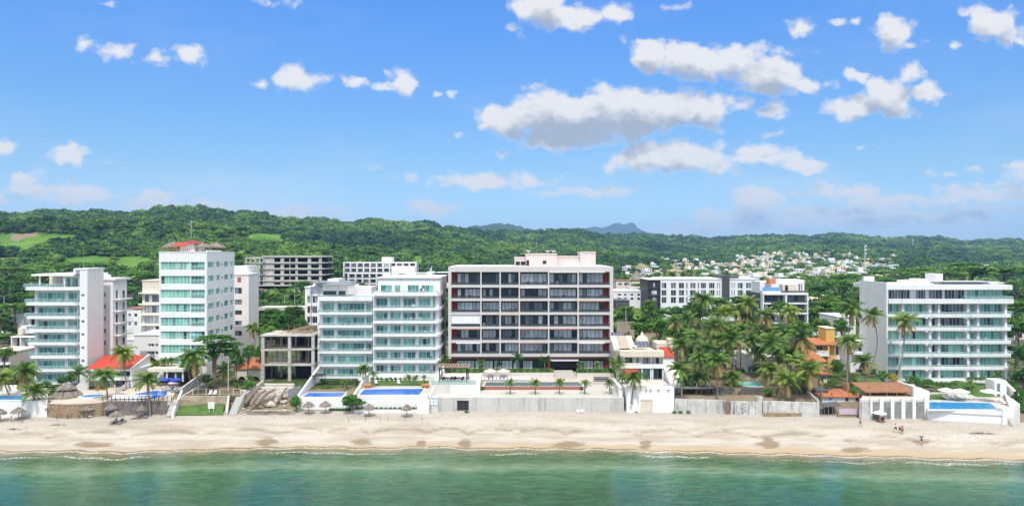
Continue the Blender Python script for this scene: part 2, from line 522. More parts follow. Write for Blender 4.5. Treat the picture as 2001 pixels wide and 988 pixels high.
def pool_mat(name, col, col2):
    m, t, p = new_mat(name)
    geo = t.n('ShaderNodeNewGeometry'); pos = geo.outputs['Position']
    vo = t.n('ShaderNodeTexVoronoi', feature='SMOOTH_F1'); vo.inputs['Scale'].default_value = 0.8
    t.link(t.vec('ADD', pos, t.vec('SCALE', t.noise(pos, 1.5, 2, out='Color'), scale=0.8)), vo.inputs['Vector'])
    t.link(t.mix(t.smooth(vo.outputs['Distance'], 0.1, 0.8), col, col2), p.inputs['Base Color'])
    p.inputs['Roughness'].default_value = 0.05
    p.inputs['IOR'].default_value = 1.33
    b = t.n('ShaderNodeBump'); b.inputs['Strength'].default_value = 0.25; b.inputs['Distance'].default_value = 0.05
    t.link(t.noise(pos, 2.0, 3), b.inputs['Height']); t.link(b.outputs[0], p.inputs['Normal'])
pool_mat('pool_blue', (0.02,0.16,0.52), (0.035,0.24,0.62))
pool_mat('pool_royal', (0.02,0.12,0.52), (0.03,0.17,0.60))
pool_mat('pool_teal', (0.12,0.42,0.42), (0.2,0.52,0.50))
pool_mat('pool_grey', (0.10,0.16,0.18), (0.14,0.21,0.23))
pool_mat('pool_sky', (0.02,0.20,0.45), (0.035,0.27,0.54))

def leaf_mat(name, c1, c2, c3, spread=0.5, world=0.03):
    """leaf colours vary from tree to tree, from clump to clump and with the lie of the land"""
    m, t, p = new_mat(name)
    geo = t.n('ShaderNodeNewGeometry'); pos = geo.outputs['Position']
    oi = t.n('ShaderNodeObjectInfo')
    at = t.n('ShaderNodeAttribute', attribute_name='tint')
    n = t.noise(pos, world, 4, 0.6)
    f = t.math('ADD', t.math('MULTIPLY', oi.outputs['Random'], 0.36), t.math('MULTIPLY', t.lin(n, 0.32, 0.68), 0.64), clamp=True)
    c = t.mix(t.smooth(f, 0.22, 0.5), c1, c2)
    c = t.mix(t.smooth(f, 0.5, 0.8), c, c3)
    k = t.lin(at.outputs['Fac'], 0, 1, 1-spread, 1+spread)
    c = t.vec('SCALE', c, scale=k)
    p.inputs['Roughness'].default_value = 0.55
    p.inputs['Specular IOR Level'].default_value = 0.25
    t.link(c, p.inputs['Base Color'])
    tr = t.n('ShaderNodeBsdfTranslucent')
    t.link(t.vec('MULTIPLY', c, (1.1, 1.25, 0.6)), tr.inputs['Color'])
    mx = t.n('ShaderNodeMixShader'); mx.inputs[0].default_value = 0.28
    out = m.node_tree.nodes['Material Output']
    t.link(p.outputs[0], mx.inputs[1]); t.link(tr.outputs[0], mx.inputs[2]); t.link(mx.outputs[0], out.inputs[0])
leaf_mat('leaf_forest', (0.015,0.062,0.026), (0.062,0.155,0.026), (0.175,0.295,0.045), 0.6, 0.005)
leaf_mat('leaf_tree', (0.034,0.110,0.024), (0.070,0.185,0.028), (0.125,0.245,0.038), 0.5, 0.02)
leaf_mat('leaf_bright', (0.05,0.15,0.02), (0.07,0.19,0.03), (0.10,0.22,0.03), 0.5, 0.05)
leaf_mat('leaf_hedge', (0.055,0.17,0.025), (0.075,0.21,0.03), (0.10,0.25,0.035), 0.5, 0.2)
leaf_mat('leaf_palm', (0.08,0.165,0.035), (0.125,0.215,0.04), (0.20,0.27,0.052), 0.5, 0.05)
leaf_mat('leaf_palm_dry', (0.32,0.25,0.09), (0.36,0.28,0.10), (0.40,0.31,0.12), 0.4, 0.05)
leaf_mat('leaf_dark_palm', (0.03,0.09,0.024), (0.05,0.125,0.03), (0.065,0.15,0.035), 0.5, 0.05)
leaf_mat('leaf_flower', (0.40,0.33,0.02), (0.45,0.37,0.02), (0.5,0.4,0.02), 0.4, 0.05)
leaf_mat('leaf_ochre', (0.18,0.14,0.05), (0.22,0.16,0.06), (0.26,0.18,0.06), 0.4, 0.05)

def lawn_mat():
    m, t, p = new_mat('lawn')
    geo = t.n('ShaderNodeNewGeometry'); pos = geo.outputs['Position']
    n = t.noise(pos, 0.5, 6, 0.7); n2 = t.noise(pos, 9, 3, 0.7)
    c = t.mix(t.smooth(n, 0.3, 0.7), (0.042,0.11,0.016), (0.09,0.165,0.03))
    t.link(t.vec('SCALE', c, scale=t.lin(n2, 0.2, 0.8, 0.55, 1.4)), p.inputs['Base Color']); p.inputs['Roughness'].default_value = 0.9
lawn_mat()

# ------------------------------------------------------------------ lie of the land
def _hash(ix, iy, seed):
    h = (ix.astype(np.int64)*374761393 + iy.astype(np.int64)*668265263 + seed*1442695041) & 0xffffffff
    h = ((h ^ (h >> 13)) * 1274126177) & 0xffffffff
    h = h ^ (h >> 16)
    return (h & 0xffff) / 65535.0
def vnoise(x, y, seed=0):
    x = np.asarray(x, float); y = np.asarray(y, float)
    ix, iy = np.floor(x), np.floor(y)
    fx, fy = x-ix, y-iy
    fx = fx*fx*fx*(fx*(fx*6-15)+10); fy = fy*fy*fy*(fy*(fy*6-15)+10)
    a, b = _hash(ix, iy, seed), _hash(ix+1, iy, seed)
    c, d = _hash(ix, iy+1, seed), _hash(ix+1, iy+1, seed)
    return (a*(1-fx)+b*fx)*(1-fy) + (c*(1-fx)+d*fx)*fy
def fbm(x, y, oct=4, seed=0):
    s, a, tot = 0, 1.0, 0
    for i in range(oct):
        s = s + a*(vnoise(x*2**i, y*2**i, seed+i*17)*2-1); tot += a; a *= 0.5
    return s/tot

CREST = [(-400,424),(-200,420),(0,413),(38,418),(70,415),(105,412),(157,417),(182,412),(210,413),(259,418),(287,410),(315,404),(350,406),(395,404),(420,410),(455,418),
 (497,415),(525,422),(560,426),(623,427),(652,433),(677,437),(705,433),(729,428),(750,433),(782,437),(838,436),(862,444),(890,445),(918,449),(960,453),(1048,454),(1083,452),
 (1125,452),(1160,456),(1195,463),(1247,460),(1304,465),(1392,468),(1460,465),(1552,463),(1584,466),(1608,460),(1652,461),(1692,466),(1752,470),(1800,465),(1840,468),
 (1880,473),(1940,471),(1980,471),(2001,475),(2200,474),(2500,475)]
CPX = np.array([c[0] for c in CREST], float); CPY = np.array([c[1] for c in CREST], float)
def crest_y(px): return np.interp(px, CPX, CPY)
def crest_d(px): return 1250 + 1250*np.clip((px-600)/800, 0, 1)**1.1
def ground_z(x, y):
    x = np.asarray(x, float); y = np.maximum(np.asarray(y, float), 1.0)
    px = CX + x*F/y
    yc = crest_d(px)
    t = np.clip(np.log(np.maximum(y, 250)/250)/np.log(yc/250), 0, 1)
    off = 6 - 1.5*np.clip((px-600)/800, 0, 1)
    top = crest_y(px) + off
    g = t**0.66
    py = 662 - (662-top)*g
    amp = np.sin(np.pi*np.clip((t-0.12)/0.88, 0, 1))**0.8
    left = np.clip((1500-px)/900, 0.35, 1)
    rg = 1-2*np.abs(fbm(x/330, y/300, 3, 41))
    py = py - 20*left*amp*fbm(x/230, y/230, 4, 3) - 6*amp*fbm(x/70, y/70, 3, 9) - 24*left*amp*(rg-0.4)
    zz = H - (py-494)*y/F
    zz = np.where(y > yc, zz - (y-yc)*0.12, zz)
    # the grassy knoll on the left
    zz = zz + 17*np.exp(-(((x+545)/75)**2 + ((y-760)/70)**2)) + 7*np.exp(-(((x+445)/45)**2 + ((y-740)/60)**2))
    near = 4.8 + 0.9*np.clip((y-155)/60, 0, 1)
    d = y - wall_y(x)
    run = np.where(((px > 462) & (px < 590)) | (px > 1978), 9.0, np.where((px > 1598) & (px < 1700), 5.0, 2.0))
    low = np.clip((px-1795)/20, 0, 1)*np.clip((163-y)/6, 0, 1)
    near = near*(1-low) + 3.7*low
    near = 1.9 + (near-1.9)*np.clip((d-1.9)/run, 0, 1)
    w = np.clip((y-225)/50, 0, 1)
    return near*(1-w) + zz*w
# waterline and foot of the beach walls
WL = [(-300,884),(0,882),(150,882),(250,884),(400,878),(500,876),(600,873),(700,876),(850,873),(950,877),(1100,876),(1250,880),(1400,884),(1550,888),(1750,893),(2001,900),(2300,908)]
WLX = np.array([X(p, YZ(q, 0)) for p, q in WL]); WLY = np.array([YZ(q, 0) for p, q in WL])
WB = [(-300,815),(0,814),(100,814),(330,809),(450,806),(570,806),(690,803),(840,804),(1220,803),(1320,805),(1500,811),(1600,814),(1700,816),(1805,819),(1980,829),(2001,830),(2300,842)]
WBX = np.array([X(p, YZ(q, 2)) for p, q in WB]); WBY = np.array([YZ(q, 2) for p, q in WB])
def water_y(x): return np.interp(x, WLX, WLY) + 0.35*np.sin(x*0.9) + 0.25*np.sin(x*0.37+1) 
def wall_y(x): return np.interp(x, WBX, WBY)
HORNS = [X(p, 130) for p in (-120,60,215,360,520,610,705,823,908,1010,1112,1261,1380,1502,1672,1815,1960,2100)]
def sand_s(x, y): return (y - water_y(x))/(wall_y(x) - water_y(x))
def cusp_s(x):
    h = np.array(HORNS); i = np.clip(np.searchsorted(h, x)-1, 0, len(h)-2)
    f = np.clip((x-h[i])/(h[i+1]-h[i]), 0, 1)
    return 0.38 + 0.16*(np.sin(np.pi*f)**0.7)
def sand_z(x, y):
    x = np.asarray(x, float); y = np.asarray(y, float)
    s = sand_s(x, y)
    z = 2.0*np.where(s > 0, 1.15*s - 0.15*s*s, s)
    step = np.clip((s - cusp_s(x))/0.035, 0, 1)
    z = z - 0.42*(1-step)*np.clip(s/0.2, 0, 1) + 0.0
    z = z + 0.07*fbm(x/2.5, y/1.6, 3, 5)*np.clip(s*4, 0, 1) + 0.03*fbm(x/0.8, y/0.8, 2, 8)*np.clip(s*4-0.6, 0, 1)
    return np.where(s > 1.0, np.minimum(z, 2.1), z)
def gz(x, y): return float(ground_z(x, y))
def bz(x, y): return float(sand_z(x, y))

def grid_mesh(name, xs, ys, zs, attrs, mat, kind='structure', smooth=True):
    """xs, ys, zs: 2-D arrays; attrs: name -> 2-D array"""
    ny, nx = xs.shape
    me = bpy.data.meshes.new(name)
    co = np.stack([xs, ys, zs], -1).reshape(-1, 3)
    idx = np.arange(nx*ny).reshape(ny, nx)
    q = np.stack([idx[:-1,:-1], idx[:-1,1:], idx[1:,1:], idx[1:,:-1]], -1).reshape(-1, 4)
    me.vertices.add(len(co)); me.vertices.foreach_set('co', co.ravel())
    me.loops.add(q.size); me.loops.foreach_set('vertex_index', q.ravel().astype(np.int32))
    me.polygons.add(len(q)); me.polygons.foreach_set('loop_start', np.arange(0, q.size, 4, dtype=np.int32))
    me.polygons.foreach_set('loop_total', np.full(len(q), 4, dtype=np.int32))
    me.polygons.foreach_set('use_smooth', np.full(len(q), smooth))
    me.update(calc_edges=True)
    for k, v in attrs.items():
        a = me.attributes.new(k, 'FLOAT', 'POINT'); a.data.foreach_set('value', v.reshape(-1).astype(np.float32))
    me.materials.append(M[mat])
    o = bpy.data.objects.new(name, me); COL.objects.link(o)
    o['kind'] = kind
    return o

FIELDS = [(40,472,70,17),(120,464,40,8),(60,496,56,6),(268,512,46,12),(165,510,62,12),(225,526,75,8),(468,552,26,30),(505,503,60,5),(540,470,22,16),
          (512,464,32,10),(815,516,20,18),(540,578,76,9),(645,562,30,14),(20,512,46,9),(120,524,36,7),(700,487,14,10),(1500,508,22,5),(590,473,34,6),(430,472,20,8),(375,508,34,8),(740,505,30,4)]
def py_of(y, z): return CY + (H - z)*F/y
def field_mask(px, py):
    m = np.zeros_like(px)
    for a, b, rx, ry in FIELDS:
        d = ((px-a)/rx)**2 + ((py-b)/ry)**2
        m = np.maximum(m, np.clip(1.35-d, 0, 1))
    return m

def ground_materials():
    # land: grass and soil, greener where no forest stands
    m, t, p = new_mat('land')
    geo = t.n('ShaderNodeNewGeometry'); pos = geo.outputs['Position']
    at = t.n('ShaderNodeAttribute', attribute_name='field')
    bare = t.n('ShaderNodeAttribute', attribute_name='bare')
    n = t.noise(pos, 0.03, 6, 0.65); n2 = t.noise(pos, 0.4, 5, 0.7)
    grass = t.mix(t.smooth(n, 0.35, 0.65), (0.055,0.15,0.022), (0.125,0.225,0.035))
    under = t.mix(t.smooth(n2, 0.4, 0.65), (0.03,0.075,0.015), (0.085,0.10,0.035))
    c = t.mix(t.smooth(at.outputs['Fac'], 0.2, 0.6), under, grass)
    soil = t.mix(t.smooth(n2, 0.35, 0.7), (0.27,0.215,0.15), (0.15,0.125,0.085))
    bf = t.smooth(t.math('MULTIPLY_ADD', t.math('SUBTRACT', n2, 0.5), 1.2, bare.outputs['Fac']), 0.4, 0.6)
    c = t.mix(bf, c, soil)
    c = t.vec('SCALE', c, scale=t.lin(n2, 0.25, 0.75, 0.7, 1.3))
    t.link(c, p.inputs['Base Color']); p.inputs['Roughness'].default_value = 0.95; p.inputs['Specular IOR Level'].default_value = 0.1
    # sand
    m, t, p = new_mat('sand')
    geo = t.n('ShaderNodeNewGeometry'); pos = geo.outputs['Position']
    s = t.n('ShaderNodeAttribute', attribute_name='s').outputs['Fac']
    cu = t.n('ShaderNodeAttribute', attribute_name='cusp').outputs['Fac']
    pa = t.n('ShaderNodeAttribute', attribute_name='patch').outputs['Fac']
    wide = t.n('ShaderNodeAttribute', attribute_name='wide').outputs['Fac']
    st = t.vec('MULTIPLY', pos, (0.25, 1.0, 1.0))
    nA = t.noise(st, 0.35, 6, 0.6); nB = t.noise(pos, 3.0, 5, 0.7); nC = t.noise(pos, 9.0, 3, 0.7)
    dry = t.mix(t.smooth(nA, 0.36, 0.64), (0.47,0.43,0.375), (0.36,0.318,0.262))
    up = t.smooth(s, 0.55, 0.95)
    dry = t.mix(t.math('MULTIPLY', up, 0.7), dry, (0.41,0.378,0.33))
    dry = t.vec('SCALE', dry, scale=t.math('MULTIPLY', t.lin(nB, 0.25, 0.75, 0.86, 1.10), t.lin(nC, 0.2, 0.8, 0.93, 1.05)))
    # drift lines of weed and shell along the cusps, widened and darkened as painted shade
    ln = t.math('ABSOLUTE', t.math('ADD', cu, t.math('MULTIPLY', t.math('SUBTRACT', nB, 0.5), 0.06)))
    lf = t.math('MULTIPLY', t.smooth(ln, 0.0, 0.05, 1, 0), t.smooth(nA, 0.35, 0.6))
    c = t.mix(t.math('MULTIPLY', lf, 0.75), dry, (0.25,0.20,0.15))
    # damp tan sand by the water
    wet = t.smooth(t.math('SUBTRACT', s, t.math('MULTIPLY', t.math('SUBTRACT', nA, 0.5), 0.12)), t.math('MULTIPLY', wide, 0.35), t.math('ADD', wide, 0.03), 1, 0)
    c = t.mix(t.math('MULTIPLY', wet, 0.85), c, (0.41,0.315,0.19))
    nP = t.noise(t.vec('MULTIPLY', pos, (0.6,1.0,1.0)), 0.55, 4, 0.6)
    pf = t.smooth(t.math('ADD', t.math('ADD', pa, t.math('MULTIPLY', t.math('SUBTRACT', nP, 0.5), 1.9)), t.math('MULTIPLY', t.math('SUBTRACT', nC, 0.5), 1.1)), 0.3, 0.75)
    pf = t.math('MULTIPLY', pf, t.smooth(nB, 0.25, 0.5, 0.5, 1))
    c = t.mix(t.math('MULTIPLY', t.math('MULTIPLY', pf, t.smooth(pa, 0.02, 0.6)), 0.85), c, (0.21,0.15,0.09))
    t.link(c, p.inputs['Base Color'])
    t.link(t.lin(wet, 0, 1, 0.95, 0.5), p.inputs['Roughness'])
    p.inputs['Specular IOR Level'].default_value = 0.2
    b = t.n('ShaderNodeBump'); b.inputs['Strength'].default_value = 0.6; b.inputs['Distance'].default_value = 0.08
    t.link(nB, b.inputs['Height']); t.link(b.outputs[0], p.inputs['Normal'])
    # sea
    m, t, p = new_mat('sea')
    geo = t.n('ShaderNodeNewGeometry'); pos = geo.outputs['Position']
    sh = t.n('ShaderNodeAttribute', attribute_name='shore').outputs['Fac']
    st = t.vec('MULTIPLY', pos, (0.22, 1.0, 1.0))
    nL = t.noise(st, 0.12, 4, 0.55); nM = t.noise(t.vec('MULTIPLY', pos, (0.35,1,1)), 0.9, 4, 0.6); nF = t.noise(pos, 2.2, 4, 0.65)
    d = t.math('ADD', sh, t.math('MULTIPLY', t.math('SUBTRACT', nL, 0.5), 5.0))
    ramp = t.n('ShaderNodeValToRGB'); e = ramp.color_ramp.elements
    stops = [(0.0,(0.25,0.19,0.115)),(0.02,(0.20,0.17,0.10)),(0.05,(0.085,0.12,0.055)),(0.11,(0.055,0.115,0.05)),(0.155,(0.10,0.165,0.085)),(0.19,(0.13,0.215,0.125)),(0.24,(0.048,0.130,0.062)),(0.40,(0.026,0.084,0.036)),(1.0,(0.021,0.073,0.031))]
    e[0].position, e[0].color = stops[0][0], (*stops[0][1],1); e[1].position, e[1].color = 1.0, (*stops[-1][1],1)
    for q, cc in stops[1:-1]:
        x_ = e.new(q); x_.color = (*cc, 1)
    t.link(t.math('DIVIDE', d, 60.0), ramp.inputs[0])
    c = t.vec('SCALE', ramp.outputs[0], scale=t.lin(nM, 0.3, 0.7, 0.68, 1.3))  # ripple light and dark painted into the base colour
    # foam: the swash edge and one broken crest behind it
    q1 = t.math('ABSOLUTE', t.math('ADD', t.math('SUBTRACT', sh, 0.35), t.math('MULTIPLY', t.math('SUBTRACT', nM, 0.5), 1.6)))
    f1 = t.math('MULTIPLY', t.smooth(q1, 0.05, 0.5, 1, 0), t.smooth(nF, 0.28, 0.5))
    q2 = t.math('ABSOLUTE', t.math('ADD', t.math('SUBTRACT', sh, 3.3), t.math('MULTIPLY', t.math('SUBTRACT', nL, 0.5), 6.0)))
    br = t.noise(t.vec('MULTIPLY', pos, (0.5,0.1,1)), 0.14, 3, 0.5)
    f2 = t.math('MULTIPLY', t.math('MULTIPLY', t.smooth(q2, 0.1, 0.75, 1, 0), t.smooth(nF, 0.44, 0.60)), t.smooth(br, 0.42, 0.58))
    lace = t.math('MULTIPLY', t.math('MULTIPLY', t.smooth(sh, 0.3, 3.2, 1, 0), t.smooth(t.noise(pos, 1.4, 5, 0.75, 0.6), 0.56, 0.66)), 0.5)
    foam = t.math('MAXIMUM', t.math('MAXIMUM', t.math('MULTIPLY', f1, 0.42), t.math('MULTIPLY', f2, 0.7)), lace)
    c = t.mix(t.math('MULTIPLY', foam, 0.9), c, (0.78,0.78,0.75))
    t.link(c, p.inputs['Base Color'])
    t.link(t.lin(foam, 0, 1, 0.09, 0.8), p.inputs['Roughness'])
    p.inputs['IOR'].default_value = 1.33
    p.inputs['Specular IOR Level'].default_value = 0.62
    wv = t.noise(t.vec('MULTIPLY', pos, (0.55,1.0,1.0)), 1.0, 4, 0.55, 0.5)
    wv2 = t.noise(t.vec('MULTIPLY', pos, (0.35,1.0,1.0)), 0.16, 3, 0.5)
    fine = t.noise(t.vec('MULTIPLY', pos, (0.6,1.0,1.0)), 3.2, 3, 0.6)
    calm = t.smooth(t.noise(t.vec('MULTIPLY', pos, (1.0,0.5,1.0)), 0.045, 3, 0.55), 0.38, 0.62, 0.7, 1.8)
    wm = t.noise(t.vec('MULTIPLY', pos, (0.42,1.0,1.0)), 0.42, 3, 0.55, 0.4)
    hgt = t.math('MULTIPLY', t.math('ADD', t.math('MULTIPLY', wm, 0.42), t.math('ADD', t.math('MULTIPLY', wv, 0.17), t.math('MULTIPLY', fine, 0.06))), calm)
    b = t.n('ShaderNodeBump'); b.inputs['Strength'].default_value = 1.0; b.inputs['Distance'].default_value = 0.26
    t.link(hgt, b.inputs['Height']); t.link(b.outputs[0], p.inputs['Normal'])
ground_materials()

PATCH = [(185,868,52,8),(522,862,26,12),(707,864,26,11),(823,866,12,11),(908,866,16,12),(1112,868,42,9),(1261,868,16,15),(1502,868,32,11),(1672,878,38,8),(1800,863,22,4),(1500,860,14,8)]
def build_land():
    # land in a fan of rows that widen with distance
    ys = np.concatenate([np.linspace(0, 1, 40)**1.0*70, 70*np.exp(np.linspace(0.03, 4.2, 150))])      # metres behind the wall foot
    us = np.concatenate([np.linspace(-0.95, 0.95, 420)])
    rows_x, rows_y = [], []
    for d in ys:
        y0 = 150 + d
        x = us*y0*1.02
        k = np.clip(d/100, 0, 1)
        yy = (wall_y(x)+0.35)*(1-k) + 150*k + d
        rows_x.append(x); rows_y.append(yy)
    xs, yy = np.array(rows_x), np.array(rows_y)
    zs = ground_z(xs, yy)
    px = CX + xs*F/yy; py = py_of(yy, zs)
    field = np.where(yy > 240, field_mask(px, py), 0.0)
    bare = np.where(yy < 240, 0.42, 0.0)
    bare = np.where(yy - wall_y(xs) < 11, 0.9, bare)
    for a, b, rx, ry in ((45,462,30,3),(25,470,22,3),(62,452,16,10),(20,508,34,4),(545,566,55,10),(150,470,4,14),(540,590,60,14),(900,556,60,12),(1230,640,60,40)):
        bare = np.maximum(bare, np.clip(1.3-((px-a)/rx)**2-((py-b)/ry)**2, 0, 1)*(yy > 240))
    # first row goes down to the beach as a bank
    bx = np.concatenate([xs[:1], xs[:1], xs]); by = np.concatenate([yy[:1]-0.1, yy[:1]-0.05, yy]); b_z = np.concatenate([np.full_like(zs[:1], -1.0), zs[:1]-0.5, zs])
    f2 = np.concatenate([field[:1], field[:1], field]); b2 = np.concatenate([bare[:1], bare[:1], bare])
    grid_mesh('ground', bx, by, b_z, {'field': f2, 'bare': b2}, 'land')
    # sand
    xg = np.linspace(-150, 150, 560)
    sg = np.concatenate([np.linspace(-0.6, 0, 10), np.linspace(0.012, 1.12, 92)])
    xs, ss = np.meshgrid(xg, sg)
    yy = water_y(xs) + ss*(wall_y(xs)-water_y(xs))
    zs = sand_z(xs, yy)
    px = CX + xs*F/yy; py = py_of(yy, zs)
    pat = np.zeros_like(px)
    for a, b, rx, ry in PATCH:
        pat = np.maximum(pat, np.clip(1.25-np.sqrt(((px-a)/rx)**2+((py-b)/ry)**2), 0, 1))
    wide = np.interp(px, [-200,300,520,640,850,1300,1600,2200], [0.07,0.09,0.09,0.11,0.16,0.2,0.26,0.3])
    grid_mesh('sand', xs, yy, zs, {'s': ss, 'cusp': ss-cusp_s(xs), 'patch': pat, 'wide': wide}, 'sand')
    # sea
    yl = np.concatenate([[-6000,-1200,-200,0], np.linspace(30, 84, 30), np.linspace(84.5, 100, 60)]) 
    xg = np.concatenate([[-6000,-1500,-400], np.linspace(-160, 160, 330), [400,1500,6000]])
    shore = np.concatenate([np.linspace(60, 9, 90)[:-1], np.linspace(9, -0.9, 60)])
    xs, sh = np.meshgrid(xg, shore)
    yy = water_y(xs) - sh
    far_y = np.array([-6000,-1200,-200,0,30,55.0])[:, None] + 0*xg[None, :]
    xs = np.concatenate([np.repeat(xg[None, :], 6, 0), xs]); yy2 = np.concatenate([far_y, yy])
    sh2 = water_y(xs) - yy2
    zz = 0.02 + 0.05*fbm(xs/6, yy2/3, 2, 4)*np.clip(sh2/6, 0, 1) - 0.0*sh2
    grid_mesh('water', xs, yy2, zz, {'shore': sh2}, 'sea')

def ridge(name, pts, Y, depth, col, off):
    """a distant range: crest line from the photo, at its own distance, with depth front and back"""
    basic(name+'_cover', col, 0.95, 0.3, 0.004, bump=0.0)
    n = 200
    xs = np.linspace(pts[0][0], pts[-1][0], n)
    cy = np.interp(xs, [q[0] for q in pts], [q[1] for q in pts])
    k = np.linspace(-1, 1, 25)
    px, kk = np.meshgrid(xs, k)
    yy = Y + kk*depth
    hh = (H - (cy-494)*Y/F)
    x3 = (px-CX)*Y/F
    env = (1-np.abs(kk)**1.3)
    zz = -20 + (hh[None, :]+20)*env*(1 + 0.10*fbm(x3/(Y*0.03), yy/(Y*0.03), 4, 31)*(np.abs(kk) > 0.02))
    zz = zz + Y*0.0016*fbm(x3/(Y*0.006), yy/(Y*0.006), 3, 7)
    grid_mesh(name, x3, yy, zz, {}, name+'_cover')
build_land()
ridge('hill', [(860,500),(900,450),(932,441),(955,439),(978,436),(1000,438),(1013,441),(1048,452),(1090,480)], 3600, 500, (0.02,0.055,0.03), 0)
ridge('mountain', [(1040,480),(1104,452),(1121,447),(1135,449),(1156,443),(1181,444),(1202,436),(1222,438),(1237,435),(1246,446),(1275,457),(1300,458),(1340,470),(1400,484)], 8000, 900, (0.012,0.03,0.035), 0)

# ================================================================== buildings
rnd = random.Random(7)
MIXES = {   # glazing mixes: (material slot, weight); slots 1.. after the frame
 'teal':   ['pane_teal','pane_teal_light','pane_teal_dark','pane_dark'],
 'grey':   ['pane_dark','pane_grey','pane_curtain'],
 'dark':   ['pane_dark','pane_grey'],
}
def pick_teal(r, mood):
    if mood == 'open': return 3 if r.random() < 0.6 else 1
    q = r.random()
    return 1 if q < 0.72 else (2 if q < 0.84 else (3 if q < 0.95 else 4))
def holes_skin(mb, face, c, th, a0, a1, z0, z1, holes, m=0):
    """wall skin of thickness th on plane c with openings; face F faces the sea (-y), R +x, L -x"""
    As = sorted({a0, a1, *[h[0] for h in holes], *[h[1] for h in holes]})
    Zs = sorted({z0, z1, *[h[2] for h in holes], *[h[3] for h in holes]})
    As = [a for a in As if a0-1e-6 <= a <= a1+1e-6]; Zs = [z for z in Zs if z0-1e-6 <= z <= z1+1e-6]
    for k in range(len(Zs)-1):
        zc = (Zs[k]+Zs[k+1])/2
        run = None
        for i in range(len(As)-1):
            ac = (As[i]+As[i+1])/2
            solid = not any(h[0] < ac < h[1] and h[2] < zc < h[3] for h in holes)
            if solid:
                run = (run[0], As[i+1]) if run else (As[i], As[i+1])
            if run and (not solid or i == len(As)-2):
                p, q = run
                if face == 'F': mb.box(p, q, c, c+th, Zs[k], Zs[k+1], m)
                elif face == 'R': mb.box(c-th, c, p, q, Zs[k], Zs[k+1], m)
                else: mb.box(c, c+th, p, q, Zs[k], Zs[k+1], m)
                run = None

class Bld:
    def __init__(s, name, label, cat, px, Y, z, group=None, seed=1):
        s.Y = Y
        s.root = empty(name, (X(px, Y), Y, z), label, cat, group)
        s.r = random.Random(seed)
        s.walls = {}
    def mb(s, mat):
        return s.walls.setdefault(mat, MB())
    def wbox(s, mat, px0, px1, py0, py1, Ya, Yb):
        """adds a box to the wall mesh of that material; pixels are read at the front depth Ya"""
        s.mb(mat).box(X(px0,Ya), X(px1,Ya), Ya, Yb, Z(py1,Ya), Z(py0,Ya))
    def done(s):
        for mat, mb in s.walls.items():
            nm = 'wall' if mat.endswith(('wall','stained','concrete','frame','plaster')) else 'panel'
            mb.build(nm, mat, s.root)
    def box(s, name, mat, px0, px1, py0, py1, Ya, Yb, parent=None):
        b = MB(); b.box(X(px0,Ya), X(px1,Ya), Ya, Yb, Z(py1,Ya), Z(py0,Ya))
        return b.build(name, mat, parent or s.root)
    def win_m(s, face, c, a0, a1, z0, z1, n=3, style='teal', mood='', frame='white_trim', fw=0.06, transom=None, tint=None, name='window'):
        fr, pn = MB(), MB()
        def fb(mb, p, q, d0, d1, lo, hi, m=0, t=0.5):
            if face == 'F': mb.box(p, q, c+d0, c+d1, lo, hi, m, t)
            elif face == 'R': mb.box(c-d1, c-d0, p, q, lo, hi, m, t)
            else: mb.box(c+d0, c+d1, p, q, lo, hi, m, t)
        fb(fr, a0, a1, -0.07, 0.0, z0, z0+fw); fb(fr, a0, a1, -0.07, 0.0, z1-fw, z1)
        w = (a1-a0)/n
        for i in range(n+1):
            q = a0+i*w
            q0 = min(max(q-fw/2, a0), a1-fw)
            fb(fr, q0, q0+fw, -0.065, 0.0, z0+fw, z1-fw)
        if transom:
            zz = z0+(z1-z0)*transom
            for i in range(n):
                fb(fr, a0+i*w+fw/2+0.01, a0+(i+1)*w-fw/2-0.01, -0.06, 0.0, zz-fw/2, zz+fw/2)
        mats = MIXES[style]
        for i in range(n):
            if style == 'teal': m = pick_teal(s.r, mood)-1
            elif style == 'grey':
                pr = {'open':0.25,'half':0.66,'closed':0.95}.get(mood, 0.55)
                m = 2 if s.r.random() < pr else (0 if s.r.random() < 0.6 else 1)
            else: m = 0 if s.r.random() < 0.65 else 1
            fb(pn, a0+i*w+0.01, a0+(i+1)*w-0.01, -0.03, -0.008, z0+0.01, z1-0.01, m, s.r.uniform(0.25,0.75))
        f = fr.build(name, frame, s.root)
        pn.build('pane', mats, f)
        return f
    def pier(s, px0, px1, Ya, Yg, z0, z1, mat):
        b = MB(); b.box(X(px0,Yg), X(px1,Yg), Ya, Yg+0.01, z0, z1); return b.build('pier', mat, s.root)
    def win(s, px0, px1, py0, py1, Y, n=3, **k):
        return s.win_m('F', Y, X(px0,Y), X(px1,Y), Z(py1,Y), Z(py0,Y), n, **k)
    def rail(s, px0, px1, py0, py1, Y, glass='rail_glass', post=1.6, cap='pale_metal', ends=0.0):
        """glass balustrade with a cap rail and posts; ends > 0 adds return panels of that depth"""
        x0, x1, z0, z1 = X(px0,Y), X(px1,Y), Z(py1,Y), Z(py0,Y)
        b = MB()
        b.box(x0, x1, Y+0.01, Y+0.03, z0+0.05, z1-0.04, 1)
        b.box(x0, x1, Y-0.01, Y+0.05, z1-0.04, z1+0.02, 0)
        n = max(1, int((x1-x0)/post))
        for i in range(n+1):
            q = x0+(x1-x0)*i/n
            b.box(q-0.025, q+0.025, Y-0.005, Y+0.045, z0, z1-0.04, 0)
        if ends:
            for q in (x0, x1):
                b.box(q-0.012, q+0.012, Y+0.06, Y+ends, z0+0.05, z1-0.04, 1)
                b.box(q-0.03, q+0.03, Y+0.055, Y+ends, z1-0.04, z1+0.018, 0)
        return b.build('railing', [cap, glass], s.root)

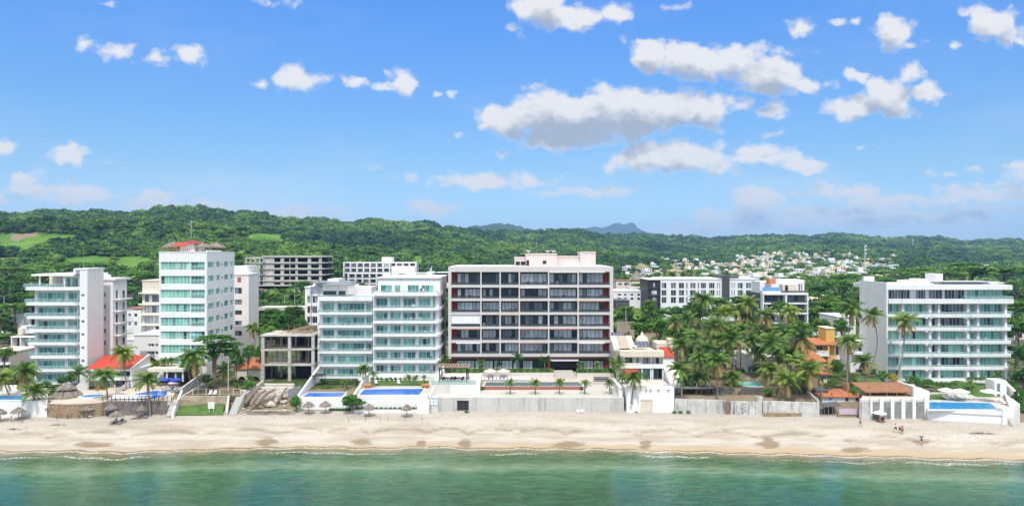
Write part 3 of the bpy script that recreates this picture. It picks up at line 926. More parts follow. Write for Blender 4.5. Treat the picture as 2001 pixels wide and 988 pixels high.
def furnish(B, px0, px1, pyf, Y, n, seed):
    """chairs, tables and pots out on a balcony, one mesh per balcony"""
    r = random.Random(seed)
    x0, x1, z = X(px0,Y), X(px1,Y), Z(pyf,Y)
    for i in range(n):
        x = r.uniform(x0+0.5, x1-0.5); b = MB()
        q = r.random()
        if q < 0.55:
            b.box(x-0.3, x+0.3, Y-0.25, Y+0.3, z+0.36, z+0.44); b.box(x-0.3, x+0.3, Y+0.24, Y+0.32, z+0.45, z+0.95)
            for sx in (-0.26, 0.26):
                for sy in (-0.2, 0.2): b.box(x+sx-0.03, x+sx+0.03, Y+sy-0.03, Y+sy+0.03, z, z+0.36)
            o = b.build('balcony_chair', r.choice(['dark_grey','timber','black_metal','cloth_pale']), None, (x, Y, z))
            setp(o, B.lab[0], 'chair', B.lab[1])
        elif q < 0.8:
            b.cyl(x, Y, z+0.7, z+0.75, 0.55, 14); b.cyl(x, Y, z, z+0.7, 0.06, 8); b.cyl(x, Y, z, z+0.03, 0.3, 10)
            o = b.build('balcony_table', r.choice(['dark_grey','timber','pale_metal']), None, (x, Y, z))
            setp(o, B.lab[2], 'table', B.lab[3])
        else:
            b.lathe(x, Y, [(0.02,z),(0.2,z),(0.27,z+0.45),(0.24,z+0.45),(0.02,z+0.42)], 10)
            for k in range(26):
                a = r.uniform(0, 6.28); l = r.uniform(0.4, 0.9); e = r.uniform(0.3, 1.2)
                d = Vector((math.cos(a)*math.cos(e), math.sin(a)*math.cos(e)*0.6, math.sin(e)))
                p = Vector((x, Y, z+0.42)); sd = d.cross(Vector((0,0,1))).normalized()*0.07
                b.face([tuple(p), tuple(p+d*l*0.5+sd), tuple(p+d*l), tuple(p+d*l*0.5-sd)], 1, r.random())
            o = b.build('potted_plant', ['terracotta_pot','leaf_tree'], None, (x, Y, z))
            setp(o, B.lab[4], 'plant', B.lab[5])

# ------------------------------------------------------------------ main block: pale frame, red reveals, six open storeys
def main_block():
    Yf, Yg = 178.0, 180.6
    B = Bld('apartment_block', 'long pale apartment block with dark red balcony reveals above the grey seawall', 'building', 1037, Yf, Z(727,Yf), seed=3)
    B.lab = ('chair out on a balcony of the red and pale block','balcony chairs of the red and pale block','small table on a balcony of the red and pale block','balcony tables of the red and pale block','potted plant on a balcony of the red and pale block','balcony plants of the red and pale block')
    px = lambda q: 850+q/2.905
    py = lambda q: 480+q/2.905
    # body behind the glass
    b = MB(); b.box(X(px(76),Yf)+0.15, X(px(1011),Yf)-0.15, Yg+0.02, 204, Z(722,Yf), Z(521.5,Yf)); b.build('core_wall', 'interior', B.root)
    slabs = [(222,236.5),(299,313),(377,391),(458,471),(535,550),(612,629)]
    b = MB()
    b.box(X(px(75),Yf), X(px(1012),Yf), Yf, 205, Z(py(148),Yf), Z(py(118),Yf))
    b.build('roof_slab', 'main_frame', B.root)
    for s, (a, c) in (('l',(75,92)),('r',(993,1012))):
        b = MB(); b.box(X(px(a),Yf), X(px(c),Yf), Yf+0.004, 204.5, Z(py(640) if s == 'l' else py(705),Yf), Z(py(148),Yf)); b.build('side_wall', 'main_frame', B.root)
    for a, c in slabs:
        b = MB(); b.box(X(px(92),Yf), X(px(993),Yf), Yf+0.05, Yg+0.05, Z(py(c),Yf), Z(py(a),Yf)); b.build('floor_slab', 'main_frame', B.root)
    tops = [148]+[c for a, c in slabs[:-1]]
    cols = [(257,265),(366,374),(475,483),(641,649.5),(809,817)]
    for k in range(6):
        t, bt = tops[k], slabs[k][0]
        for a, c in cols:
            b = MB(); b.box(X(px(a),Yf), X(px(c),Yf), Yf+0.07, Yf+0.5, Z(py(bt),Yf), Z(py(t),Yf)); b.build('column', 'main_frame', B.root)
            b = MB(); xm = X(px((a+c)/2),Yf); b.box(xm-0.12, xm+0.12, Yf+0.5, Yg, Z(py(bt),Yf), Z(py(t),Yf)); b.build('party_wall', 'main_frame', B.root)
        for a, c in ((93,122),(961,992)):
            b = MB(); b.box(X(px(a),Yf), X(px(c),Yg)+0.1 if a < 500 else X(px(c),Yf), Yg-0.4, Yg, Z(py(bt),Yf), Z(py(t),Yf)); b.build('red_panel', 'red_wall', B.root)
        # lintel slightly set back, its dark grey painting the shade under the slab
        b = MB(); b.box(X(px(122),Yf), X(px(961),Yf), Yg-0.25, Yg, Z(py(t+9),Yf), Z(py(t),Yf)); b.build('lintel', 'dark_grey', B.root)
    moods = ['open open open closed open half','half open open half half half','closed half closed open open half','shut open open open half closed','open closed open closed half closed','half open half half half closed']
    bays = [(122,255),(268,365),(377,473),(487,638),(653,806),(820,961)]
    for k in range(6):
        t, bt = tops[k], slabs[k][0]
        for i, (a, c) in enumerate(bays):
            md = moods[k].split()[i]
            n = 6 if (c-a) > 120 else 5
            zb, zt = Z(py(bt),Yf)+0.02, Z(py(t+9),Yf)-0.02
            B.win_m('F', Yg-0.27, X(px(a),Yf), X(px(c),Yf), zb, zt, n, style='grey', mood='half' if md == 'shut' else md, frame='black_metal', fw=0.11)
            if md == 'shut':
                b = MB(); b.box(X(px(93),Yf), X(px(256),Yf), Yf+0.3, Yf+0.36, Z(py(bt-13),Yf), Z(py(t),Yf)); b.build('roller_screen', 'white_trim', B.root)
            B.rail(px(93) if i == 0 else px(a-3), px(992) if i == 5 else px(c+3), py(bt-16), py(bt), Yf+0.12, 'rail_glass_dark', 2.4, 'black_metal')
            furnish(B, px(a), px(c), py(bt), Yf+1.3, [2,1,2,3,2,2][(i+k) % 6], k*10+i)
            if B.r.random() < 0.35 and md != 'shut':
                b = MB(); b.box(X(px(a-2),Yf), X(px(c+2),Yf), Yf-0.25, Yf+0.02, Z(py(t+4),Yf), Z(py(t),Yf)-0.01); b.build('awning_box', 'red_fascia' if B.r.random() < 0.5 else 'white_trim', B.root)
    # ground storey
    b = MB(); b.box(X(px(80),Yf), X(px(985),Yf), Yf+1.0, Yg-0.5, Z(py(646),Yf), Z(py(630),Yf)); b.build('ground_fascia', 'red_fascia', B.root)
    gy = Yf+1.6
    for a, c in ((80,120),(640,655),(806,820),(960,985)):
        b = MB(); b.box(X(px(a),gy), X(px(c),gy), gy, Yg+0.01, Z(722,gy), Z(py(646),Yf)); b.build('red_pier', 'red_wall', B.root)
    for a, c, n, md in ((122,225,5,'closed'),(228,330,5,'half'),(335,440,5,'closed'),(445,555,6,'half'),(558,638,4,'open'),(824,900,4,'closed'),(902,958,3,'half')):
        B.win_m('F', gy+0.4, X(px(a),gy), X(px(c),gy), Z(722,gy), Z(py(650),gy), n, style='grey', mood=md, frame='black_metal', fw=0.11)
    b = MB(); b.box(X(px(655),Yf), X(px(815),Yf), Yf+0.02, Yf+0.45, Z(py(654),Yf), Z(py(646),Yf)); b.build('entrance_lintel', 'pale_metal', B.root)
    b = MB(); b.box(X(px(808),Yf), X(px(818),Yf), Yf+0.5, Yf+0.9, Z(722,Yf), Z(py(646),Yf)); b.build('entrance_post', 'dark_panel', B.root)
    # roof structures
    for nm, a, c, t, bt, Ya, Yb in (('stair_house',452,518,82,122,190,196),('lift_house',516,690,62,122,188.5,197),('plant_house',690,826,76,122,191,197),('tank_house',825,912,52,122,189.5,197)):
        b = MB(); b.box(X(px(a),Ya), X(px(c),Ya), Ya, Yb, Z(524,Yf), Z(py(t)-4,Ya)); w = b.build(nm, 'pink_wall', B.root)
        b = MB(); b.box(X(px(a),Ya)-0.15, X(px(c),Ya)+0.15, Ya-0.15, Yb+0.15, Z(py(t)-4,Ya)+0.003, Z(py(t)-4,Ya)+0.35); b.build('coping', 'pink_wall', w)
    for a, c, t, bt in ((458,482,95,115),(487,514,95,115),(519,534,88,122),(612,632,90,108)):
        Yk = 189.9 if a < 515 else 188.4
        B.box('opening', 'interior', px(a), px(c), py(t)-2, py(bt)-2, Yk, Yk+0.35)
    b = MB(); b.tube([(X(px(730),186),186,Z(519,186)+0.3),(X(px(818),186),186,Z(519,186)+0.3)], 0.75, 12); b.build('water_tank', 'white_trim', B.root)
    for q, t in ((577,-55),(868,20)):
        b = MB(); b.tube([(X(px(q),192),192,Z(510,192)),(X(px(q),192),192,Z(py(t),192))], 0.06, 6); b.build('mast', 'grey_metal', B.root)
    for q in (640, 673, 530):
        b = MB(); xx, zz = X(px(q),190), Z(497,190); b.lathe(xx, 190, [(0.02,zz+0.6),(0.5,zz+0.8),(0.75,zz+1.15)], 12); b.cyl(xx, 190, zz-0.4, zz+0.6, 0.06, 6); b.build('satellite_dish', 'white_trim', B.root)
    B.done()
main_block()

def teal_floor(B, wins, py0, py1, Yg, style='teal', mood='', frame='white_trim', transom=None, fw=0.06):
    for a, c, n in wins:
        md = mood
        if style == 'teal' and not mood and B.r.random() < 0.13: md = 'open'
        B.win(a, c, py0, py1, Yg, n, style=style, mood=md, frame=frame, transom=transom, fw=fw)

# ------------------------------------------------------------------ two glass fronted condominiums left of the main block
def condo_left():
    Yf, Yg, Yb = 173.0, 175.2, 192.0
    B = Bld('condominium', 'narrow white condominium with teal glazing beside the unfinished concrete frame', 'building', 674, Yf, Z(738,Yf), seed=5)
    B.lab = ('chair on a balcony of the narrow teal glazed condominium','chairs of the narrow teal condominium','table on a balcony of the narrow teal glazed condominium','tables of the narrow teal condominium','potted plant on a balcony of the narrow teal glazed condominium','plants of the narrow teal condominium')
    px = lambda q: 580+q/2.994
    py = lambda q: 500+q/2.994
    b = MB(); b.box(X(px(122),Yg), X(px(438),Yg), Yg+0.02, Yb, Z(738,Yg), Z(py(245),Yg)); b.build('body_wall', 'white_wall', B.root)
    slabs = [(240,262),(329,342),(405,419),(481,494),(557,570),(633,646),(706,716)]
    for k, (a, c) in enumerate(slabs):
        b = MB(); b.box(X(px(123),Yf), X(px(441),Yf), Yf, Yg+0.01, Z(py(c),Yf), Z(py(a),Yf)); b.build('floor_slab', 'white_trim', B.root)
    for k in range(6):
        t, bt = slabs[k][1], slabs[k+1][0]
        zt, zb = Z(py(t),Yf), Z(py(bt),Yf)
        for a, c in ((123,153),(221,240),(399,407)): B.pier(px(a), px(c), Yg-0.6, Yg, zb, zt, 'white_wall')
        wt = py(t)+ (bt-t)*0.22/2.994
        teal_floor(B, [(px(155),px(219),3),(px(242),px(397),7),(px(409),px(434),2)], wt, py(bt)+1.2, Yg-0.01, mood='open' if k in (0,2) else '')
        B.rail(px(125), px(439), py(bt-15), py(bt), Yf+0.08, ends=1.8)
        furnish(B, px(130), px(430), py(bt), Yf+1.0, [4,2,3,4,1,2][k], 100+k)
    # roof terrace
    zr = Z(py(240),Yf)
    B.rail(px(125), px(439), py(229), py(240), Yf+0.1, ends=3)
    b = MB(); b.box(X(px(152),182), X(px(300),182), 182, 190, zr, zr+2.6); b.build('roof_room', 'white_wall', B.root)
    b = MB(); b.box(X(px(140),180), X(px(310),180), 179.0, 190.5, zr+2.62, zr+2.85); b.build('roof_canopy', 'grey_metal', B.root)
    B.win(px(155), px(232), py(204), py(228), 181.98, 3, style='dark', frame='dark_grey')
    B.win(px(245), px(285), py(204), py(228), 181.98, 2, style='dark', frame='dark_grey')
    B.done()
condo_left()

def condo_right():
    Yf, Yg, Yb = 172.5, 174.8, 193.0
    B = Bld('condominium', 'wider white condominium with teal glazing and curved balcony ends against the red block', 'building', 794, Yf, Z(736,Yf), seed=9)
    B.lab = ('chair on a balcony of the wider teal glazed condominium','chairs of the wider teal condominium','table on a balcony of the wider teal glazed condominium','tables of the wider teal condominium','potted plant on a balcony of the wider teal glazed condominium','plants of the wider teal condominium')
    px = lambda q: 580+q/2.994
    py = lambda q: 500+q/2.994
    b = MB(); b.box(X(px(446),Yg), X(px(832),Yg), Yg+0.02, Yb, Z(738,Yg), Z(py(214),Yf)); b.build('body_wall', 'pale_wall', B.root)
    slabs = [(213,233),(304,318),(379,394),(455,470),(532,547),(609,625),(688,716)]
    xe = X(px(838),Yf)
    for k, (a, c) in enumerate(slabs):
        x0, x1 = X(px(444),Yf), X(px(812),Yf)
        poly = [(x0,Yf),(x1,Yf)]
        for i in range(1, 8):
            an = -math.pi/2 + i*math.pi/14
            poly.append((x1+(xe-x1)*math.cos(an), Yf+2.6+2.6*math.sin(an)))
        poly += [(xe, Yg+8), (x0, Yg+8)]
        b = MB(); b.prism(poly, Z(py(c),Yf), Z(py(a),Yf)); b.build('floor_slab', 'white_trim', B.root)
    for k in range(6):
        t, bt = slabs[k][1], slabs[k+1][0]
        zt, zb = Z(py(t),Yf), Z(py(bt),Yf)
        for a, c in ((446,464),(533,548),(610,623),(696,713),(783,796),(812,832)): B.pier(px(a), px(c), Yg-0.5, Yg, zb, zt, 'white_wall')
        wt = py(t)+(bt-t)*0.2/2.994
        for i, (a, c, n) in enumerate(((466,531,3),(550,608,3),(625,694,3),(715,781,3))):
            md = 'open' if (k,i) in ((0,0),(0,2),(1,2),(4,2),(4,3),(0,3)) else ''
            teal_floor(B, [(px(a),px(c),n)], wt, py(bt)+1.2, Yg-0.01, mood=md)
        B.win(px(798), px(811), wt, py(bt)+1.2, Yg-0.01, 1)
        B.rail(px(446), px(812), py(bt-15), py(bt), Yf+0.08)
        furnish(B, px(450), px(805), py(bt), Yf+1.1, [4,3,2,3,4,3][k], 200+k)
        # side: windows with dark air units
        xr = X(px(832),Yg)
        B.win_m('R', xr+0.01, 179, 181, zb+0.6, zt-0.5, 2, style='dark')
        b = MB(); b.box(xr+0.03, xr+0.75, 184, 185.6, zb+0.5, zb+1.5); b.build('air_unit', 'dark_grey', B.root)
    # penthouse
    zr = Z(py(213),Yf)
    b = MB(); b.box(X(px(474),Yf+1.6), X(px(838),Yf+1.6), Yf+1.62, Yb-1, zr, Z(py(131),Yf)); pw = b.build('penthouse_wall', 'white_wall', B.root)
    b = MB(); b.box(X(px(470),Yf+1.2), X(px(842),Yf+1.2), Yf+1.2, Yb-0.6, Z(py(131),Yf)+0.002, Z(py(131),Yf)+0.3); b.build('roof_slab', 'white_trim', B.root)
    for a, c, n, md in ((491,558,2,'open'),(572,606,1,''),(648,714,3,'open'),(729,800,3,'open')):
        B.win(px(a), px(c), py(169), py(212), Yf+1.6, n, style='teal', mood=md)
    B.rail(px(446), px(830), py(203), py(213), Yf+0.2, ends=1)
    furnish(B, px(480), px(800), py(213), Yf+0.9, 5, 291)
    # rooftop plant
    zt = Z(py(131),Yf)+0.3
    for q, w, h in ((500,2.2,0.9),(560,1.4,0.7),(640,2.5,0.6),(760,1.5,1.0)):
        b = MB(); b.box(X(px(q),185), X(px(q),185)+w, 185, 187, zt, zt+h); b.build('roof_unit', 'pale_metal', B.root)
    b = MB(); b.tube([(X(838,188),188,zt),(X(838,188),188,zt+4.2)], 0.05, 6); b.build('mast', 'grey_metal', B.root)
    b = MB(); b.lathe(X(846,187),187,[(0.02,zt+0.6),(0.5,zt+0.75),(0.7,zt+1.1)],12); b.cyl(X(846,187),187,zt,zt+0.6,0.05,6); b.build('satellite_dish','white_trim',B.root)
    B.done()
condo_right()

# ------------------------------------------------------------------ white block at the far left
def west_block():
    Yf = 166.0; Yg = 168.4
    B = Bld('condominium', 'white condominium at the left with wide balconies and a tall blank stair tower', 'building', 125, Yf, Z(752,Yf), seed=11)
    B.lab = ('chair on a balcony of the white block with the blank stair tower','chairs of the block with the blank stair tower','table on a balcony of the white block with the blank stair tower','tables of the block with the blank stair tower','potted plant on a balcony of the white block with the blank stair tower','plants of the block with the blank stair tower')
    px = lambda q: q/2.4706
    py = lambda q: 460+q/2.4706
    zb0 = Z(752,Yf)
    b = MB(); b.box(X(px(174),Yg), X(px(386),Yg), Yg+0.02, 182, zb0, Z(py(262),Yf)); b.build('body_wall', 'white_wall', B.root)
    # blank tower with its right flank
    xc = X(px(418),Yf)
    b = MB(); b.box(X(px(381),Yf), xc, Yf+0.3, 172.9, zb0, Z(py(166),Yf)); b.build('tower_wall', 'white_wall', B.root)
    b = MB(); b.box(X(px(352),Yf), xc+0.12, Yf+0.18, 173.2, Z(py(166),Yf)+0.003, Z(py(163),Yf)+0.25); b.build('tower_coping', 'white_trim', B.root)
    b = MB(); b.box(X(px(354),Yf+1), X(px(380.8),Yf), Yf+1.0, 172, Z(py(186),Yf), Z(py(166),Yf)); b.build('tower_shoulder', 'white_wall', B.root)
    for q in (287,350,413,476,540,603):
        B.win(px(394), px(407), py(q-5), py(q+4), Yf+0.29, 2, style='dark', frame='grey_metal')
    slabs = [(249,264,112,378),(322,337,115,377),(389,402,117,377),(452,466,122,379),(516,528,122,379),(580,593,135,380),(645,657,148,380),(710,718,165,380)]
    for a, c, l, r_ in slabs:
        x0, x1 = X(px(l),Yf), X(px(r_),Yf)
        b = MB(); b.prism([(x0,Yf+0.6),(x0+0.9,Yf),(x1-1.2,Yf),(x1,Yf+0.7),(x1,Yg+0.01),(X(px(174),Yg),Yg+0.01),(X(px(174),Yg),Yg+7),(x0,Yg+7)], Z(py(c),Yf), Z(py(a),Yf)); b.build('floor_slab', 'white_trim', B.root)
    for k in range(7):
        t, bt = slabs[k][1], slabs[k+1][0]
        zt, zb = Z(py(t),Yf), Z(py(bt),Yf)
        for a, c in ((174,187),(319,334),(379,386)): B.pier(px(a), px(c), Yg-0.5, Yg, zb, zt, 'white_wall')
        wt = py(t)+(bt-t)*0.2/2.4706
        md = {1:'open'}.get(k, '')
        teal_floor(B, [(px(189),px(318),6)], wt, py(bt)+1, Yg-0.01, mood=md)
        teal_floor(B, [(px(336),px(378),2)], wt, py(bt)+1, Yg-0.01)
        B.rail(px(slabs[k+1][2]+4), px(374), py(bt-15), py(bt), Yf+0.1 + 0.0, ends=4)
        furnish(B, px(200), px(372), py(bt), Yf+1.2, [2,4,1,2,2,1,1][k], 300+k)
    # left end piers under the slabs
    # penthouse
    zr = Z(py(249),Yf)
    b = MB(); b.box(X(px(302),Yg+0.6), X(px(410),Yg+0.6), Yg+0.62, 180, zr, Z(py(196),Yf)); b.build('penthouse_wall', 'white_wall', B.root)
    b = MB(); b.box(X(px(238),174), X(px(300),174), 174, 180, zr, zr+2.7); b.build('penthouse_wall', 'cream_wall', B.root)
    b = MB(); b.box(X(px(147),Yf), X(px(352),Yf), Yf+0.3, 180.5, Z(py(196),Yf)+0.003, Z(py(186),Yf)); b.build('pergola_slab', 'white_trim', B.root)
    for q in (180, 300):
        b = MB(); b.box(X(px(q),Yf)-0.15, X(px(q),Yf)+0.15, Yf+0.8, Yf+1.1, zr, Z(py(196),Yf)); b.build('column', 'white_trim', B.root)
    for a, c, n, md in ((313,340,2,'open'),(349,377,2,''),(386,406,1,'')): B.win(px(a), px(c), py(204), py(248), Yg+0.6, n, mood=md)
    B.rail(px(114), px(302), py(233), py(249), Yf+0.12, ends=6)
    b = MB(); b.tube([(X(px(404),170),170,Z(526,166)),(X(px(404),170),170,Z(497,170))], 0.05, 6); b.build('mast', 'grey_metal', B.root)
    # rear wing
    xw = X(px(545),176)
    b = MB(); b.box(X(px(480),176), xw, 176, 182.4, zb0, Z(py(215),176)); b.build('wing_wall', 'white_wall', B.root)
    b = MB(); b.box(X(px(478),175.7), xw+0.9, 175.7, 182.8, Z(py(215),176)+0.003, Z(py(212),176)+0.35); b.build('wing_parapet', 'white_trim', B.root)
    for q in (285, 342, 401, 459, 517):
        z0, z1 = Z(py(q+11),176), Z(py(q-11),176)
        B.win(px(501), px(514), py(q-11), py(q+11), 175.98, 2, style='dark', transom=0.5)
        B.win_m('R', xw+0.02, 177.0, 178.1, z0-0.6, z1+0.5, 1, style='dark')
        B.win_m('R', xw+0.02, 180.2, 181.3, z0-0.6, z1+0.3, 1, style='dark')
        b = MB(); b.box(xw+0.004, xw+1.6, 176.6, 182.6, z0-0.85, z0-0.62); sl = b.build('gallery_slab', 'white_trim', B.root)
        b = MB()
        for i in range(9): b.box(xw+1.5, xw+1.55, 176.7+i*0.7, 176.75+i*0.7, z0-0.62, z0+0.3)
        b.box(xw+1.5, xw+1.56, 176.6, 182.5, z0+0.3, z0+0.35); b.build('gallery_rail', 'pale_metal', B.root)
    B.done()
west_block()

# ------------------------------------------------------------------ tall white tower
def tower():
    Yf = 170.0
    px = lambda q: 260+q/2.6
    py = lambda q: 460+q/2.6
    B = Bld('apartment_tower', 'tallest white tower with banded teal windows and palapas on its roof', 'building', 384, Yf, Z(742,Yf), seed=13)
    x0, xc = X(px(132),Yf), X(404,Yf)
    yb = xc*F/(458-CX)
    zt, zb = Z(py(86),Yf), Z(742,Yf)
    rows = [(134,175),(205,246),(275,318),(346,389),(416,460),(486,527),(555,598),(625,664)]
    b = MB(); b.box(x0+0.4, xc-0.4, Yf+0.45, yb-0.1, zb, zt-0.9); b.build('core_wall', 'white_wall', B.root)
    sk = MB()
    fh, rh = [], []
    YS = [(407,418),(422,430),(438,446),(450,455.5)]
    for a, c in rows:
        z1, z0 = Z(py(a),Yf), Z(py(c),Yf)
        fh.append((X(px(140),Yf), X(px(290),Yf), z0, z1)); fh.append((X(px(293),Yf), X(px(364),Yf), z0, z1))
        for p, q in YS:
            rh.append((xc*F/(p-CX), xc*F/(q-CX), z0+(z1-z0)*0.30, z1))
    holes_skin(sk, 'F', Yf, 0.4, x0, xc, zb, zt, fh)
    holes_skin(sk, 'R', xc, 0.4, Yf+0.4, yb, zb, zt, rh)
    sk.box(x0, x0+0.4, Yf+0.4, yb, zb, zt); sk.box(x0+0.4, xc-0.4, yb-0.4, yb, zb, zt)
    sk.build('wall', 'white_wall', B.root)
    for i, (a, c) in enumerate(rows):
        z1, z0 = Z(py(a),Yf), Z(py(c),Yf)
        B.win_m('F', Yf+0.32, X(px(140),Yf), X(px(290),Yf), z0, z1, 8, style='teal', transom=0.32)
        B.win_m('F', Yf+0.42, X(px(293),Yf), X(px(364),Yf), z0, z1, 4, style='teal', mood='open' if i in (0,1) else '')
        b = MB(); xa, xb2 = X(px(294),Yf), X(px(363),Yf)
        b.box(xa, xb2, Yf+0.06, Yf+0.09, z0+0.06, z0+0.95, 1); b.box(xa, xb2, Yf+0.04, Yf+0.12, z0+0.95, z0+1.02, 0)
        for k in range(5): q = xa+(xb2-xa)*k/4; b.box(min(q, xb2-0.06), min(q, xb2-0.06)+0.06, Yf+0.05, Yf+0.11, z0, z0+0.95, 0)
        b.build('railing', ['pale_metal','rail_glass'], B.root)
        for p, q in YS:
            B.win_m('R', xc-0.3, xc*F/(p-CX), xc*F/(q-CX), z0+(z1-z0)*0.30, z1, 2 if q-p > 7 else 1, style='teal')
        # small vent
        b = MB(); yv = xc*F/(433.5-CX); b.box(xc+0.002, xc+0.12, yv-0.25, yv+0.25, z0+1.0, z0+1.6); b.build('vent', 'grey_metal', B.root)
    b = MB()
    for (p0, p1, q0, q1) in ((x0, xc, Yf-0.08, Yf+0.4),(xc-0.4, xc+0.08, Yf+0.41, yb)): b.box(p0, p1, q0, q1, zt+0.003, zt+0.22)
    b.build('coping', 'white_trim', B.root)
    # roof rail, red
    b = MB(); xa, xb2 = X(px(145),Yf), X(px(325),Yf)
    b.box(xa, xb2, Yf+0.12, Yf+0.2, zt+0.9, zt+1.0); b.box(xa, xb2, Yf+0.12, Yf+0.18, zt+0.55, zt+0.6)
    for i in range(19): q = xa+(xb2-xa)*i/18; b.box(q-0.04, q+0.04, Yf+0.13, Yf+0.19, zt+0.22, zt+0.9)
    b.build('roof_rail', 'red_fascia', B.root)
    b = MB(); b.box(X(px(372),Yf), xc-0.4, Yf+0.42, Yf+9, zt-0.8, zt+0.55); b.build('roof_parapet', 'white_wall', B.root)
    # red roofed stair head
    xs0, xs1 = X(px(240),178), X(px(340),178); zr = zt-0.8
    b = MB(); b.box(xs0+0.6, xs1-0.6, 176.6, 182.4, zr, zr+3.0); b.build('roof_house', 'white_wall', B.root)
    b = MB(); cx_, cy_ = (xs0+xs1)/2, 179.5
    zz = zr+3.0
    for c0, c1 in (((xs0,175.8),(xs1,175.8)),((xs1,175.8),(xs1,183.2)),((xs1,183.2),(xs0,183.2)),((xs0,183.2),(xs0,175.8))):
        b.face([(c0[0],c0[1],zz),(c1[0],c1[1],zz),(cx_,cy_,zz+1.1)])
    b.face([(xs0,175.8,zz-0.01),(xs0,183.2,zz-0.01),(xs1,183.2,zz-0.01),(xs1,175.8,zz-0.01)])
    b.build('pyramid_roof', 'red_wall', B.root)
    b = MB(); b.xprism([(174.2,zr+2.35),(176.6,zr+3.3),(176.6,zr+3.45),(174.2,zr+2.5)], xs0-0.2, xs1-2.0); b.build('red_awning', 'red_tile', B.root)
    b = MB(); b.tube([(X(px(295),181),181,zr+4.5),(X(px(295),181),181,zr+9.5)], 0.06, 6); b.build('mast', 'pale_metal', B.root)
    # portico
    zc = Z(py(690),163); xa, xb2 = X(290,163), X(360,163)
    b = MB(); b.box(xa, xb2, 162.5, Yf-0.01, zc, zc+0.75); b.build('portico_canopy', 'cream_wall', B.root)
    for q in (292, 309, 326, 343, 357):
        b = MB(); b.cyl(X(q,163), 163.1, Z(745,163), zc, 0.22, 10); b.build('portico_column', 'white_trim', B.root)
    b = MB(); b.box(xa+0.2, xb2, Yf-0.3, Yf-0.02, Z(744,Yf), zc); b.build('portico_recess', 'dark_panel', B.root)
    B.done()
    # the palapas up on the roof
    for (a, y_, rr, col) in ((206,179,2.9,0),(262,184,2.4,0),(358,177,2.2,0),(420,182,2.6,0),(395,176,1.6,0)):
        roof_palapa(X(px(a),y_), y_, zt-0.8, rr)
def thatch_cone(mb, x, y, z0, z1, r, n=26, seed=0, ruff=True):
    rr = random.Random(seed)
    prof = [(r*1.0, z0), (r*0.80, z0+(z1-z0)*0.26), (r*0.5, z0+(z1-z0)*0.58), (r*0.2, z0+(z1-z0)*0.88), (0.02, z1)]
    b = len(mb.v)
    for i, (q, z) in enumerate(prof):
        for k in range(n):
            a = 2*math.pi*k/n
            j = 1 + (rr.uniform(-0.09, 0.07) if i < 3 else 0)
            mb.v.append((x+q*j*math.cos(a), y+q*j*math.sin(a), z+(rr.uniform(-0.14,0.05) if i == 0 else rr.uniform(-0.04,0.04))))
    for i in range(len(prof)-1):
        for k in range(n):
            k2 = (k+1) % n
            mb.f.append((b+i*n+k, b+i*n+k2, b+(i+1)*n+k2, b+(i+1)*n+k)); mb.m.append(0); mb.t.append(rr.random())
    # underside
    mb.f.append(tuple(b+k for k in range(n))); mb.m.append(0); mb.t.append(0.1)
    if ruff:
        for k in range(n*3):
            a = rr.uniform(0, 6.283); l = rr.uniform(0.12, 0.32)
            c, s = math.cos(a), math.sin(a); w = 0.07
            p = Vector((x+r*0.98*c, y+r*0.98*s, z0))
            tdir = Vector((-s, c, 0))*w
            d = Vector((c*0.4, s*0.4, -1)).normalized()*l
            mb.face([tuple(p-tdir), tuple(p+tdir), tuple(p+d+tdir*0.3), tuple(p+d-tdir*0.3)], 0, rr.random())
def roof_palapa(x, y, z, r):
    t = empty('palapa', (x, y, z), 'grey thatched palapa on the roof of the tallest tower', 'palapa', 'palapas on the tower roof')
    b = MB(); thatch_cone(b, x, y, z+2.2, z+2.2+r*0.5, r, 20, int(r*10)); b.build('thatch_roof', 'thatch', t)
    b = MB()
    for k in range(4):
        a = k*math.pi/2+0.6; b.cyl(x+r*0.7*math.cos(a), y+r*0.7*math.sin(a), z, z+2.35, 0.09, 6)
    b.build('posts', 'timber', t)
tower()

